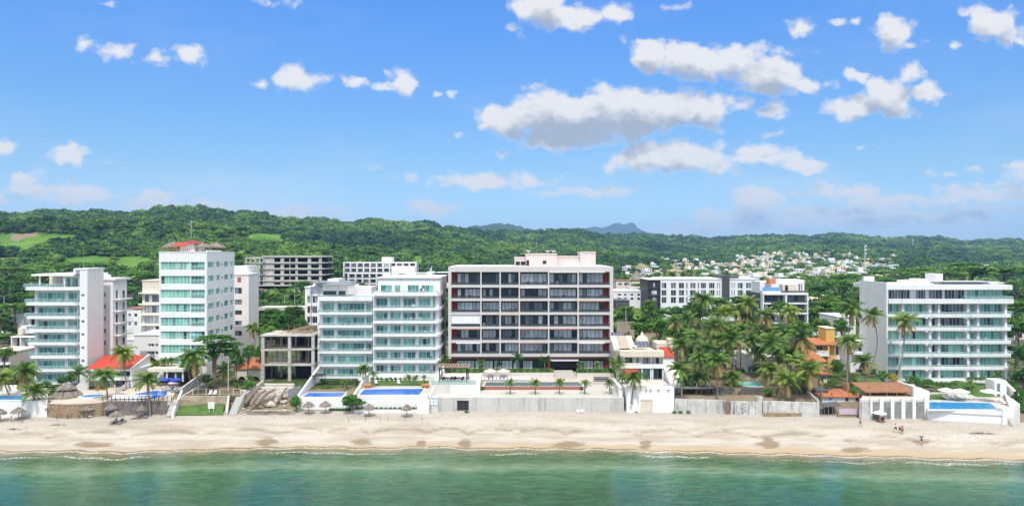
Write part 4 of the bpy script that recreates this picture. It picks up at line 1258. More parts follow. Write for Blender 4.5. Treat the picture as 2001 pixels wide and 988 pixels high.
# ------------------------------------------------------------------ white block at the right
def east_block():
    Yf = 170.0; Yg = 172.3
    px = lambda q: 1660+q/2.906
    py = lambda q: 520+q/2.906
    B = Bld('condominium', 'broad white condominium at the right behind the sky blue pool', 'building', 1850, Yf, Z(742,Yf), seed=17)
    B.lab = ('chair on a balcony of the broad condominium above the sky blue pool','chairs of the broad condominium at the sky blue pool','table on a balcony of the broad condominium above the sky blue pool','tables of the broad condominium at the sky blue pool','potted plant on a balcony of the broad condominium above the sky blue pool','plants of the broad condominium at the sky blue pool')
    xl = X(1735,Yf); zb = Z(745,Yf)
    yb = xl*F/(1682-CX)
    zt = Z(py(107),Yf)
    # blank flank wall and parapet
    b = MB(); b.box(xl-0.35, xl, Yf, yb, zb, zt+0.7); b.build('flank_wall', 'white_wall', B.root)
    b = MB(); b.box(X(px(222),Yg), X(px(868),Yg), Yg+0.02, yb-0.1, zb, Z(py(190),Yf)); b.build('body_wall', 'white_wall', B.root)
    b = MB(); b.box(xl+0.003, X(px(929),Yf), Yf+0.2, yb+4, Z(py(133),Yf)+0.003, zt); b.build('roof_slab', 'white_trim', B.root)
    b = MB(); b.box(xl+0.004, X(px(868),Yg), Yg+0.3, yb-0.2, Z(py(189),Yf), Z(py(133),Yf)); b.build('top_wall', 'white_wall', B.root)
    slabs = [(187,212,221,933,934),(273,290,430,931,0),(349,366,430,931,0),(425,441,430,931,0),(499,515,430,931,0),(572,588,430,915,0),(644,660,430,880,0)]
    for k, (a, c, l, r_, _) in enumerate(slabs):
        x0, x1 = X(px(222),Yf), X(px(r_),Yf)
        b = MB()
        if k == 0: b.box(x0+0.004, x1, Yf+0.02, Yg+6, Z(py(c),Yf), Z(py(a),Yf))
        else:
            xs = [X(px(q),Yf) for q in (222, 272, 470, 480, 648, 690, 700, 875)]
            b.prism([(x0+0.004,Yf+0.4),(xs[2],Yf+0.4),(xs[3],Yf+0.02),(xs[4],Yf+0.02),(xs[5],Yf+0.5),(xs[6],Yf+0.1),(x1-0.6,Yf+0.1),(x1,Yf+0.8),(x1,Yg+6),(x0+0.004,Yg+6)], Z(py(c),Yf), Z(py(a),Yf))
        b.build('floor_slab', 'white_stained', B.root)
        if k:
            b = MB()
            for q in (295, 445, 475, 668, 706, 740):   # small scuppers under the slab edge
                b.box(X(px(q),Yf)-0.35, X(px(q),Yf)+0.35, Yf+0.45, Yf+1.2, Z(py(c),Yf)-0.35, Z(py(c),Yf)-0.003)
            b.build('slab_bracket', 'white_trim', B.root)
    # top storey
    for a, c, n, md in ((222,342,7,'open'),(376,432,4,'open'),(449,526,4,'open'),(539,652,6,'open'),(666,866,9,'')):
        B.win(px(a), px(c), py(133), py(188), Yg+0.28, n, style='dark' if a < 660 else 'teal', mood=md)
    B.rail(px(660), px(930), py(171), py(187), Yf+0.3, ends=4)
    piers = [(281,296),(433,448),(485,497),(648,662),(705,718),(861,874)]
    wins = [(223,279,3),(299,431,7),(450,484,2),(499,647,7),(664,703,2),(720,860,7)]
    for k in range(6):
        t, bt = slabs[k][2-2+1], slabs[k+1][0]
        zt2, zb2 = Z(py(t),Yf), Z(py(bt),Yf)
        for a, c in piers[1:] if k >= 1 else piers: B.pier(px(a), px(c), Yg-1.3, Yg, zb2, zt2, 'white_stained')
        for i, (a, c, n) in enumerate(wins):
            md = 'open' if (k, i) in ((0,2),(0,3),(0,4),(0,5),(1,0),(1,2),(1,3)) else ''
            st = 'dark' if (k, i) in ((0,3),(1,3),(0,2),(1,2)) else 'teal'
            B.win(px(a), px(c), py(t)+0.5, py(bt)+1.0, Yg-0.01, n, style=st, mood=md, transom=None)
        B.rail(px(225), px(874), py(bt-13), py(bt), Yf+0.55, 'rail_glass', 1.8)
        B.rail(px(876), px(928) if k < 4 else px(908), py(bt-17), py(bt), Yf+1.0, 'rail_glass', 0.5, 'pale_metal', ends=4)
        furnish(B, px(440), px(860), py(bt), Yf+1.3, [3,2,3,4,3,4][k], 400+k)
    # base wall and roof plant
    b = MB(); b.box(X(px(470),Yf-1), X(px(868),Yf-1), Yf-1.5, Yg, Z(760,Yf-1.5), Z(py(640),Yf)); b.build('base_wall', 'white_stained', B.root)
    B.box('cellar_door', 'dark_panel', px(612), px(648), py(673), py(712), Yf-1.6, Yf-1.4)
    for a, c, h, y_ in ((495,530,2.6,178),(400,440,1.2,179),(330,360,0.8,178)):
        b = MB(); b.box(X(px(a),y_), X(px(c),y_), y_, y_+5, zt+0.002, zt+h); b.build('roof_unit', 'white_trim', B.root)
    b = MB(); b.box(X(px(540),176), X(px(880),176), 176, yb+2, zt+0.05, zt+0.5); b.build('roof_deck', 'pale_metal', B.root)
    for i in range(7):
        b = MB(); x = X(px(470+i*40),174); b.xprism([(173.2,zt+0.1),(175.0,zt+0.6),(175.0,zt+0.66),(173.2,zt+0.16)], x, x+3.8); b.build('solar_panel', 'solar_cell', B.root)
    b = MB(); b.box(xl+0.2, xl+3, 182, 183, zt+0.003, zt+1.8); b.build('roof_unit', 'pale_metal', B.root)
    B.done()
east_block()

# ------------------------------------------------------------------ unfinished concrete frame
def unfinished():
    Yf = 171.0
    px = lambda q: 260+q/2.6
    py = lambda q: 460+q/2.6
    B = Bld('unfinished_building', 'raw concrete frame building of three open storeys with timber piled on its roof', 'building', 566, Yf, Z(742,Yf), seed=21)
    zs = [Z(740,Yf), Z(py(655),Yf), Z(py(576),Yf), Z(py(504),Yf)]
    x0, x1, yb = X(px(652),Yf), -49.85, 181.0
    for k, z in enumerate(zs[1:]):
        b = MB()
        if k == 0:
            b.box(x0-0.15, x1+0.15, Yf-0.1, yb, z-0.3, z)
        elif k == 1:   # an open well in the left bay
            xm = X(px(790),Yf)
            b.box(xm, x1+0.15, Yf-0.1, yb, z-0.3, z); b.box(x0-0.15, xm-0.003, Yf-0.1, Yf+0.7, z-0.45, z); b.box(x0-0.15, xm-0.003, yb-6, yb, z-0.3, z)
        else:
            b.box(x0-0.25, x1+0.2, Yf-0.3, yb, z-0.35, z)
        b.build('floor_slab', 'raw_concrete', B.root)
    for yk, cols in ((Yf+0.2,(660,795,914)),(Yf+5,(668,720,795,862,912)),(yb-0.8,(668,730,795,862,912))):
        for q in cols:
            for k in range(3):
                x = X(px(q),Yf); w = 0.36 if yk < Yf+1 else 0.22
                b = MB(); b.box(x-w, x+w, yk-w, yk+w, zs[k]+0.004 if k else zs[0]-1, zs[k+1]-(0.46 if k == 1 else 0.36)); b.build('column', 'raw_concrete', B.root)
    # rear and party walls, formwork props on the upper floors
    b = MB(); b.box(X(px(800),Yf), x1-0.5, yb-0.4, yb-0.2, zs[1], zs[2]-0.31); b.build('block_wall', 'rock', B.root)
    b = MB(); b.box(x1-0.25, x1-0.05, Yf+0.7, yb-1.2, zs[0], zs[1]-0.31); b.build('block_wall', 'raw_concrete', B.root)
    b = MB(); b.box(x0+0.5, x1-0.6, yb-1.25, yb-1.1, zs[2]+0.01, zs[3]-0.36); b.build('shade_sheet', 'interior', B.root)  # near-black sheets added to stand in for shade inside the floors
    b = MB(); b.box(X(px(802),Yf), x1-0.6, yb-1.25, yb-1.1, zs[1]+0.01, zs[2]-0.31); b.build('shade_sheet', 'interior', B.root)
    b = MB(); b.box(X(px(802),Yf), x1-0.6, Yf+4, Yf+4.15, zs[0]-0.5, zs[1]-0.31); b.build('shade_sheet', 'interior', B.root)
    b = MB(); b.box(x1-0.55, x1-0.45, Yf+1.5, yb-1.3, zs[2]+0.01, zs[3]-0.36); b.build('shade_sheet', 'interior', B.root)
    b = MB(); b.box(x1-0.55, x1-0.45, Yf+1.5, yb-1.3, zs[1]+0.01, zs[2]-0.31); b.build('shade_sheet', 'interior', B.root)
    r = random.Random(4)
    for k, n, lo, hi in ((2,46,660,908),(1,26,802,905)):
        b = MB()
        for i in range(n):
            x = X(px(r.uniform(lo, hi)),Yf); y = r.uniform(Yf+1.2, yb-2)
            b.bar((x+r.uniform(-.15,.15),y,zs[k]), (x+r.uniform(-.15,.15),y,zs[k+1]-0.36), 0.06, None, 0, r.random())
        for i in range(8):
            y = Yf+0.8+i*1.6; b.bar((X(px(lo+8),Yf),y,zs[k+1]-0.55),(X(px(hi-8),Yf),y,zs[k+1]-0.55),0.07,None,0,r.random())
        o = b.build('formwork_props', 'timber', B.root); o['kind'] = 'stuff'
    # safety rail, stair flight, red tiled lean-to within
    b = MB()
    for q in (1.0, 0.5): b.bar((X(px(668),Yf),Yf+0.2,zs[2]+q),(X(px(788),Yf),Yf+0.2,zs[2]+q),0.05)
    b.build('guard_rail', 'timber', B.root)
    b = MB()
    for i in range(12): b.box(X(px(700),Yf)+i*0.28, X(px(700),Yf)+i*0.28+0.3, Yf+8, Yf+9.4, zs[0]+i*0.3-0.2, zs[0]+i*0.3)
    b.build('stair', 'raw_concrete', B.root)
    B.done()
    # roof pile of timber: boards lying as they fell
    zt = zs[3]
    pile = MB()
    for i in range(150):
        x = X(px(r.triangular(700, 935, 880)),Yf); y = r.uniform(Yf+1, Yf+9)
        l = r.uniform(0.8, 3.0); a = r.gauss(0.2, 0.7); e = r.uniform(-0.05, 0.22)
        d = Vector((math.cos(a)*math.cos(e), math.sin(a)*math.cos(e), math.sin(e)))*l/2
        c = Vector((x, y, zt+0.15+r.uniform(0, 1.7)*max(0, 1-abs(x-X(px(870),Yf))/7)))
        pile.bar(tuple(c-d), tuple(c+d), r.uniform(0.06,0.16), r.uniform(0.03,0.08), 0, r.random())
    o = pile.build('timber_pile', ['timber'], None, (X(px(860),Yf), Yf+5, zt)); setp(o, 'heap of loose brown timber on the roof of the unfinished frame', 'timber', kind='stuff')
    for i in range(9):
        b = MB(); x = X(px(775+i*18),Yf); y = Yf+2+((i*7)%5)
        b.bar((x,y,zt),(x+r.uniform(-.1,.1),y,zt+r.uniform(1.4,2.6)),0.07,None,0,0.6)
        o = b.build('timber_post', 'timber', None, (x,y,zt)); setp(o, 'upright timber post among the boards on the unfinished roof', 'post', 'posts on the unfinished roof')
unfinished()

# ------------------------------------------------------------------ buildings farther back
def simple_block(name, label, cat, px0, px1, pytop, pybot, Yf, depth, mat, rows, wins, style='dark', frame='white_trim', roof=True, slab=None, group=None, seed=2, roofmat=None, punch=True, rail=False):
    """rows: (py top, py bottom) of each row of windows; wins: (px0, px1, panes) along it"""
    B = Bld(name, label, cat, (px0+px1)/2, Yf, Z(pybot,Yf), group, seed)
    x0, x1, zb, zt = X(px0,Yf), X(px1,Yf), Z(pybot,Yf), Z(pytop,Yf)
    zb = min(zb, gz(x0,Yf)-0.6, gz(x1,Yf)-0.6)
    th = 0.3
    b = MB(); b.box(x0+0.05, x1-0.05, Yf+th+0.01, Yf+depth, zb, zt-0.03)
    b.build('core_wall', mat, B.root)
    holes = [(X(a,Yf),X(c,Yf),Z(q1,Yf),Z(q0,Yf)) for q0, q1 in rows for a, c, n in wins]
    b = MB(); holes_skin(b, 'F', Yf, th, x0, x1, zb, zt, holes); b.build('wall', mat, B.root)
    for q0, q1 in rows:
        for a, c, n in wins:
            B.win_m('F', Yf+th-0.03, X(a,Yf), X(c,Yf), Z(q1,Yf), Z(q0,Yf), n, style=style, frame=frame, fw=0.09)
            if rail:
                B.rail(a, c, q1-3, q1, Yf+0.02, 'rail_glass_dark', 2, 'grey_metal')
    if roof:
        b = MB(); b.box(x0-0.15, x1+0.15, Yf-0.2, Yf+depth+0.2, zt+0.003, zt+0.35); b.build('roof_slab', roofmat or mat, B.root)
    if slab:
        for q in slab:
            b = MB(); b.box(x0-0.6, x1+0.4, Yf-1.3, Yf-0.003, Z(q,Yf)-0.3, Z(q,Yf)); b.build('floor_slab', 'white_trim', B.root)
    return B

def back_buildings():
    # pinkish block behind the tower
    B = simple_block('apartment_block', 'plain pinkish block standing right behind the tallest tower', 'building', 440, 486, 537, 672, 200, 8, 'pale_wall',
        [(562,573.5),(585,594.6),(606,614.6),(626.5,635),(646,655.5)], [(459,472.6,2)], frame='dark_grey')
    b = MB(); b.box(X(455,204), X(482,204), 204, 214, Z(537,200)+0.36, Z(537,200)+2.6); b.build('roof_room', 'pale_wall', B.root)
    b = MB(); b.cyl(X(481,203), 203, Z(537,200)+0.35, Z(537,200)+2.3, 1.0, 12); b.build('water_tank', 'white_trim', B.root)
    B.box('opening', 'red_fascia', 464, 471, 541, 551, 199.95, 200.2)
    # cream balcony block left of the tower
    B = simple_block('apartment_block', 'slim cream block of stacked balconies half hidden by the tallest tower', 'building', 278, 316, 549, 690, 215, 14, 'cream_wall',
        [(576,590),(597,610.5),(617,631),(637,649)], [(283,311,4)], slab=[(571),(593),(613),(633)], frame='dark_grey', style='grey')
    # grey open house behind the west block
    B = Bld('house', 'grey two storey house with dark open bays behind the white block at the left', 'house', 46, 205, Z(712,205), seed=31)
    Y_ = 205
    b = MB(); b.box(X(21,Y_), X(75,Y_), Y_+2.5, Y_+14, Z(712,Y_), Z(657,Y_)); b.build('core_wall', 'interior', B.root)
    for q in (657, 677.5, 697): 
        b = MB(); b.box(X(20,Y_), X(76,Y_), Y_, Y_+14.2, Z(q,Y_)-0.32, Z(q,Y_)); b.build('floor_slab', 'white_wall', B.root)
    for q in (20.8, 38, 56, 72):
        for a, c in ((657,677.5),(677.5,697),(697,712)):
            b = MB(); b.box(X(q,Y_), X(q+2.2,Y_), Y_+0.1, Y_+2.6, Z(c,Y_)+0.004, Z(a,Y_)-0.33); b.build('pier', 'white_wall', B.root)
    for a, c in ((663,677),(683,696.5)):
        B.win(48, 71, a, c, Y_+2.4, 3, style='dark')
    b = MB(); b.box(X(40,212), X(66,212), 212, 216, Z(657,Y_)+0.003, Z(657,Y_)+2.3); b.build('roof_room', 'white_wall', B.root)
    b = MB(); b.cyl(X(42,210), 210, Z(657,Y_), Z(657,Y_)+1.9, 1.0, 12, r2=0.9); b.build('water_tank', 'cream_wall', B.root)
    B.done()
    # brown balcony building at the edge
    B = simple_block('apartment_block', 'low brown block with open galleries at the left edge of the beach road', 'building', -40, 19, 690, 742, 190, 12, 'pink_wall',
        [(697,706),(713,722)], [(-38,-20,3),(-17,0,3),(3,17,3)], slab=[691,709,725], frame='dark_grey')
    # houses between
    simple_block('house', 'low white house with a brown tiled roof behind the white west block', 'house', 243, 276, 604, 650, 235, 12, 'white_wall', [(612,619),(628,636)], [(250,256,1),(262,268,1)], roofmat='brown_tile')
    simple_block('house', 'white stepped house with small dark windows left of the tallest tower', 'house', 262, 311, 655, 706, 196, 12, 'white_wall', [(671,677),(686,692)], [(289,301,2),(303,309,1)])
    simple_block('house', 'small white gabled house in front of the cream balcony block', 'house', 246, 290, 664, 700, 205, 9, 'white_wall', [(676,682)], [(252,260,2),(268,274,1)])
    # the concrete ruin on the hill
    Yr = 400
    B = Bld('unfinished_building', 'weathered five storey concrete shell standing on the hill', 'building', 556, Yr, Z(560,Yr), seed=33)
    px = lambda q: 260+q/2.6
    py = lambda q: 460+q/2.6
    b = MB(); b.box(X(px(660),Yr), X(px(965),Yr), Yr-1, Yr+22, Z(py(110),Yr), Z(py(103),Yr)); b.box(X(px(562),Yr), X(px(660),Yr)-0.003, Yr+3, Yr+22, Z(py(117),Yr), Z(py(110),Yr)); b.build('roof_slab', 'raw_concrete', B.root)
    fl = [137, 167, 198, 228, 252]
    for i, q in enumerate(fl):
        b = MB(); b.box(X(px(566),Yr), X(px(975),Yr), Yr-1.0, Yr+21, Z(py(q+4),Yr), Z(py(q-1),Yr)); b.build('floor_slab', 'raw_concrete', B.root)
    tops = [109]+fl[:-1]
    for k, (a, c) in enumerate(zip(tops, fl)):
        for q in (575,597,622,645,705,765,830,895,955):
            b = MB(); b.box(X(px(q),Yr)-0.3, X(px(q),Yr)+0.3, Yr-0.6, Yr+0.2, Z(py(c-1),Yr), Z(py(a+1),Yr)); b.build('column', 'raw_concrete', B.root)
        hl = [(X(px(q0),Yr),X(px(q1),Yr),Z(py(c-3),Yr),Z(py(a+(10 if k > 0 else 4)),Yr)) for q0, q1 in ((718,750),(768,796),(800,826),(838,888),(905,945))]
        b = MB(); holes_skin(b, 'F', Yr-0.35, 0.3, X(px(660),Yr), X(px(960),Yr), Z(py(c),Yr), Z(py(a),Yr), hl); b.build('wall', 'raw_concrete', B.root)
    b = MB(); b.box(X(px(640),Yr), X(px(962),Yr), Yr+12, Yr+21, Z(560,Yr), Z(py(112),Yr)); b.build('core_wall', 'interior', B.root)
    b = MB(); b.box(X(px(668),Yr), X(px(712),Yr), Yr+0.9, Yr+1.4, Z(py(250),Yr), Z(py(168),Yr)); b.build('patch_wall', 'pink_wall', B.root)
    b = MB()
    for k in range(10): b.bar((X(px(650),Yr),Yr-1.2,Z(py(240-k*12),Yr)),(X(px(676),Yr),Yr-1.2,Z(py(230-k*12),Yr)),0.2)
    b.build('zigzag_stair', 'dark_grey', B.root)
    B.done()
    # pale concrete condominium on the hill, two tiers
    Y8 = 400
    px = lambda q: 600+q/2.8586
    py = lambda q: 400+q/2.8586
    B = Bld('apartment_block', 'pale terraced hillside condominium in two tiers behind the glass fronted condominiums', 'building', px(460), Y8, Z(562,Y8), seed=35)
    for (a, c, y_, rows, n) in ((205,607,Y8+14,[(320,346),(349,374),(377,402)],11),(230,700,Y8,[(380,406),(409,434),(437,460)],12)):
        z0, z1 = Z(562,y_), Z(py(rows[0][0]),y_)
        b = MB(); b.box(X(px(a),y_), X(px(c),y_), y_+3.0, y_+13.5, z0, z1-0.05); b.build('core_wall', 'pale_concrete', B.root)
        for (t, bt) in rows:
            b = MB(); b.box(X(px(a),y_)-0.5, X(px(c),y_)+0.5, y_, y_+3.01, Z(py(t),y_)-0.6, Z(py(t),y_)); b.build('floor_slab', 'white_wall', B.root)
            w = (c-a)/n
            for i in range(n+1):
                b = MB(); xx = X(px(a+w*i),y_); b.box(xx-0.35, xx+0.35, y_+0.1, y_+3.0, Z(py(bt),y_), Z(py(t),y_)-0.6); b.build('pier', 'white_wall', B.root)
            for i in range(n):
                if B.r.random() < 0.85:
                    B.win_m('F', y_+2.98, X(px(a+w*i),y_)+0.6, X(px(a+w*(i+1)),y_)-0.6, Z(py(bt),y_)+0.2, Z(py(t),y_)-0.9, 2, style='dark', frame='grey_metal', fw=0.12)
    for a, c, t, bt, y_ in ((417,472,292,320,416),(472,600,343,380,408),(720,792,376,405,398),(100,140,425,455,399)):
        b = MB(); b.box(X(px(a),y_), X(px(c),y_), y_, y_+9, Z(py(bt),y_)-3, Z(py(t),y_)); b.build('stair_tower', 'white_wall', B.root)
    b = MB(); b.box(X(px(720),398), X(px(792),398), 398, 410, Z(562,398), Z(py(380),398)); b.build('end_wall', 'pale_wall', B.root)
    b = MB(); b.tube([(X(px(690),396),396,Z(548,396)),(X(px(690),396)+0.8,396,Z(py(338),396))], 0.12, 6); b.face([(X(px(690),396)+0.1,396,Z(py(385),396)),(X(px(690),396)-1.6,396.3,Z(py(392),396)),(X(px(690),396)+0.7,396,Z(py(340),396))]); b.build('flag_mast', 'white_trim', B.root)
    B.done()
    # blue-white town houses behind the narrow condominium
    Y9 = 205
    B = simple_block('townhouse', 'white town house with lavender piers behind the narrow glass condominium', 'house', 596, 665, 562, 668, Y9, 16, 'white_wall',
        [(578,592),(598,612),(618,631),(637,650)], [(600,606,1),(610.5,620.5,2),(626,640,3)], style='dark')
    for q in (608, 622.5):
        b = MB(); b.box(X(q-1,Y9), X(q+1.4,Y9), Y9-0.5, Y9-0.003, Z(668,Y9), Z(566,Y9)); b.build('lavender_pier', 'mauve_cloth', B.root)
    for q in (594,614,633):
        b = MB(); b.box(X(609,Y9), X(625,Y9), Y9-1.3, Y9-0.51, Z(q,Y9)-0.2, Z(q,Y9)); b.build('balcony_slab', 'white_trim', B.root)
    for a, c, t, h_ in ((612,640,553,3.0),(640,662,545,4.4),(664,690,556,2.4),(690,726,560,3.0)):
        y_ = 208 if a < 664 else 206
        b = MB(); b.box(X(a,y_), X(c,y_), y_, y_+8, Z(580,y_), Z(t,y_)); b.build('roof_room', 'white_wall', B.root)
    b = MB(); b.box(X(606,203), X(682,203), 203, 215, Z(553,203), Z(551.5,203)); b.build('roof_canopy', 'grey_metal', B.root)
    b = MB()
    for q in (608, 632, 656, 680): b.box(X(q,203)-0.1, X(q,203)+0.1, 203.2, 203.4, Z(575,203), Z(553,203))
    b.build('canopy_posts', 'grey_metal', B.root)
    b = MB(); b.lathe(X(686,204), 204, [(1.0,Z(564,204)),(0.05,Z(555,204))], 8); b.cyl(X(686,204),204,Z(578,204),Z(556,204),0.06,6); b.build('closed_parasol','blue_cloth',B.root)
    # long white block with black windows behind the palm grove
    Y14 = 300
    px = lambda q: 1180+q/3.187
    wins = [(px(a),px(c),n) for a,c,n in ((360,390,2),(417,450,2),(467,500,2),(513,522,1),(537,572,2),(585,594,1),(604,637,3),(655,690,3),(705,711,1),(718,724,1),(795,802,1),(810,817,1),(833,866,2),(885,918,2))]
    B = simple_block('apartment_block', 'long white block with black framed windows beyond the palm grove', 'building', px(352), px(965), 545.7, 612, Y14, 20, 'white_wall',
        [(552.5,563.5),(566.5,577.5),(580,592)], wins, style='dark', frame='white_trim', rail=False)
    b = MB(); b.box(X(px(272),Y14), X(px(352),Y14)-0.01, Y14-0.4, Y14+18, Z(612,Y14), Z(546.5,Y14)); b.build('dark_wing', 'dark_panel', B.root)
    b = MB(); b.box(X(px(270),Y14), X(px(353),Y14), Y14-0.8, Y14+19, Z(546.5,Y14)+0.003, Z(545.2,Y14)); b.build('wing_coping', 'white_wall', B.root)
    for a, c in ((552.5,563.5),(566.5,577.5),(580,592)):
        B.win(px(296), px(330), a, c, Y14-0.42, 3, style='grey', frame='black_metal')
        B.rail(px(276), px(350), c-3.5, c, Y14-1.2, 'rail_glass_dark', 2, 'black_metal')
    b = MB(); b.box(X(px(735),Y14), X(px(780),Y14), Y14-0.7, Y14+14, Z(612,Y14), Z(537,Y14)); b.box(X(px(780),Y14)+0.003, X(px(850),Y14), Y14+2, Y14+12, Z(545,Y14), Z(539,Y14)); b.build('stair_tower', 'dark_grey', B.root)
    b = MB()
    for i in range(14): b.box(X(px(737),Y14), X(px(778),Y14), Y14-0.76, Y14-0.705, Z(607-i*5,Y14), Z(606.3-i*5,Y14))
    b.build('louvre_slats', 'dark_panel', B.root)
    b = MB(); b.box(X(px(860),Y14), X(px(940),Y14), Y14+6, Y14+12, Z(545,Y14), Z(541,Y14)); b.build('roof_room', 'white_wall', B.root)
    # terrace house with dark glass beside it
    Y15 = 226
    px = lambda q: 1400+q/3.1875
    py = lambda q: 520+q/3.1875
    B = Bld('townhouse', 'white framed house with dark glass floors and a rooftop terrace above the palm grove', 'house', px(430), Y15, Z(640,Y15), seed=41)
    b = MB(); b.box(X(px(292),Y15), X(px(570),Y15), Y15+2.2, Y15+15, 4.5, Z(py(172),Y15)); b.build('core_wall', 'dark_grey', B.root)
    for q0, q1 in ((290,297),(430,441),(565,573)):
        b = MB(); b.box(X(px(q0),Y15), X(px(q1),Y15), Y15+0.1, Y15+2.2, 4.5, Z(py(359),Y15)); b.build('pier', 'white_trim', B.root)
    for a, c in ((167,178),(227,236),(289,299),(349,358)):
        b = MB(); b.box(X(px(290),Y15), X(px(573),Y15), Y15, Y15+2.21, Z(py(c),Y15), Z(py(a),Y15)); b.build('floor_slab', 'white_trim', B.root)
    for t, bt in ((178,227),(236,289),(299,349)):
        for q0, q1 in ((290,297),(430,441),(565,573)):
            b = MB(); b.box(X(px(q0),Y15), X(px(q1),Y15), Y15+0.1, Y15+2.2, Z(py(bt),Y15), Z(py(t),Y15)); b.build('pier', 'white_trim', B.root)
        for q0, q1, n in ((300,340,2),(346,396,3),(444,502,3),(510,560,3)): B.win(px(q0), px(q1), py(t+4), py(bt), Y15+2.18, n, style='grey' if t > 230 and q0 < 400 else 'dark', mood='half', frame='black_metal')
        B.rail(px(300), px(428), py(bt-14), py(bt), Y15+0.15, 'rail_glass_dark', 2, 'black_metal'); B.rail(px(443), px(563), py(bt-14), py(bt), Y15+0.15, 'rail_glass_dark', 2, 'black_metal')
    for nm, mat, a, c, t, bt, y_, d in (('roof_room','white_wall',372,548,84,168,235,7),('roof_room','cream_wall',412,500,112,166,231,3),('roof_room','orange_paint',330,369,78,110,229,3),('roof_room','white_wall',270,372,95,168,233,8)):
        b = MB(); b.box(X(px(a),y_), X(px(c),y_), y_, y_+d, Z(py(bt),y_), Z(py(t),y_)); b.build(nm, mat, B.root)
    b = MB(); b.box(X(px(290),Y15), X(px(405),Y15), Y15+0.4, Y15+0.5, Z(py(151),Y15), Z(py(132),Y15)); b.build('pool_glass', 'sign_blue', B.root)
    b = MB(); b.box(X(px(290),Y15), X(px(405),Y15), Y15+0.51, Y15+3, Z(py(167),Y15), Z(py(151),Y15)); b.build('pool_wall', 'white_trim', B.root)
    B.box('opening', 'interior', px(428), px(446), py(118), py(160), 230.9, 231.2)
    for q in (515, 530): B.win(px(q-5), px(q+5), py(108), py(160), 234.98, 1, style='dark')
    B.rail(px(410), px(560), py(152), py(166), Y15+0.3, 'rail_glass_dark', 1.2, 'timber')
    B.done()
    # low white house with a ledge left of the long block
    B = simple_block('house', 'low white house with a row of square windows left of the long white block', 'house', 1199, 1266, 569, 600, 315, 14, 'white_wall', [(573.5,578),(581,586)], [(1206,1214,2),(1219,1225,1),(1232,1238,1),(1245,1251,1),(1256,1262,1)])
    b = MB(); b.box(X(1230,322), X(1262,322), 322, 330, Z(569,315), Z(562,315)); b.build('roof_room', 'pale_concrete', B.root)
    simple_block('house', 'dark carport house behind the solar panelled villa by the road', 'house', 1203, 1230, 588, 622, 280, 10, 'dark_grey', [(600,612)], [(1206,1226,3)])
    # thatched lookout
    t = empty('palapa', (X(1244,330), 330, Z(566,330)), 'tall round thatched lookout above the low white house', 'palapa')
    b = MB(); thatch_cone(b, X(1244,330), 330, Z(546,330), Z(528,330), 3.6, 20, 5); b.build('thatch_roof', 'thatch', t)
    b = MB(); b.cyl(X(1244,330), 330, Z(553,330), Z(550,330), 3.2, 16); b.build('platform', 'cream_wall', t)
    for k in range(6):
        b = MB(); a = k*math.pi/3; b.cyl(X(1244,330)+2.6*math.cos(a), 330+2.6*math.sin(a), Z(572,330), Z(545,330), 0.16, 6); b.build('post', 'timber', t)
    simple_block('house', 'cream tile roofed pavilion beside the thatched lookout', 'house', 1204, 1236, 549, 560, 335, 8, 'cream_wall', [(552,558)], [(1208,1216,1),(1220,1230,2)], roofmat='brown_tile')
back_buildings()

# ------------------------------------------------------------------ small houses along the front
def hip_roof(mb, x0, x1, y0, y1, z, h, over=0.4, inset=None, m=0):
    x0 -= over; x1 += over; y0 -= over; y1 += over
    i = inset if inset is not None else min((x1-x0), (y1-y0))/2*0.95
    if (x1-x0) >= (y1-y0):
        ym = (y0+y1)/2; a, c = (x0+i, ym, z+h), (x1-i, ym, z+h)
        mb.face([(x0,y0,z),(x1,y0,z),c,a], m); mb.face([(x1,y1,z),(x0,y1,z),a,c], m)
        mb.face([(x0,y1,z),(x0,y0,z),a], m); mb.face([(x1,y0,z),(x1,y1,z),c], m)
    else:
        xm = (x0+x1)/2; a, c = (xm, y0+i, z+h), (xm, y1-i, z+h)
        mb.face([(x0,y0,z),(x1,y0,z),a], m); mb.face([(x1,y1,z),(x0,y1,z),c], m)
        mb.face([(x1,y0,z),(x1,y1,z),c,a], m); mb.face([(x0,y1,z),(x0,y0,z),a,c], m)
    mb.face([(x0,y0,z-0.02),(x0,y1,z-0.02),(x1,y1,z-0.02),(x1,y0,z-0.02)], m)
    mb.box(x0, x1, y0, y1, z-0.22, z-0.03, m)

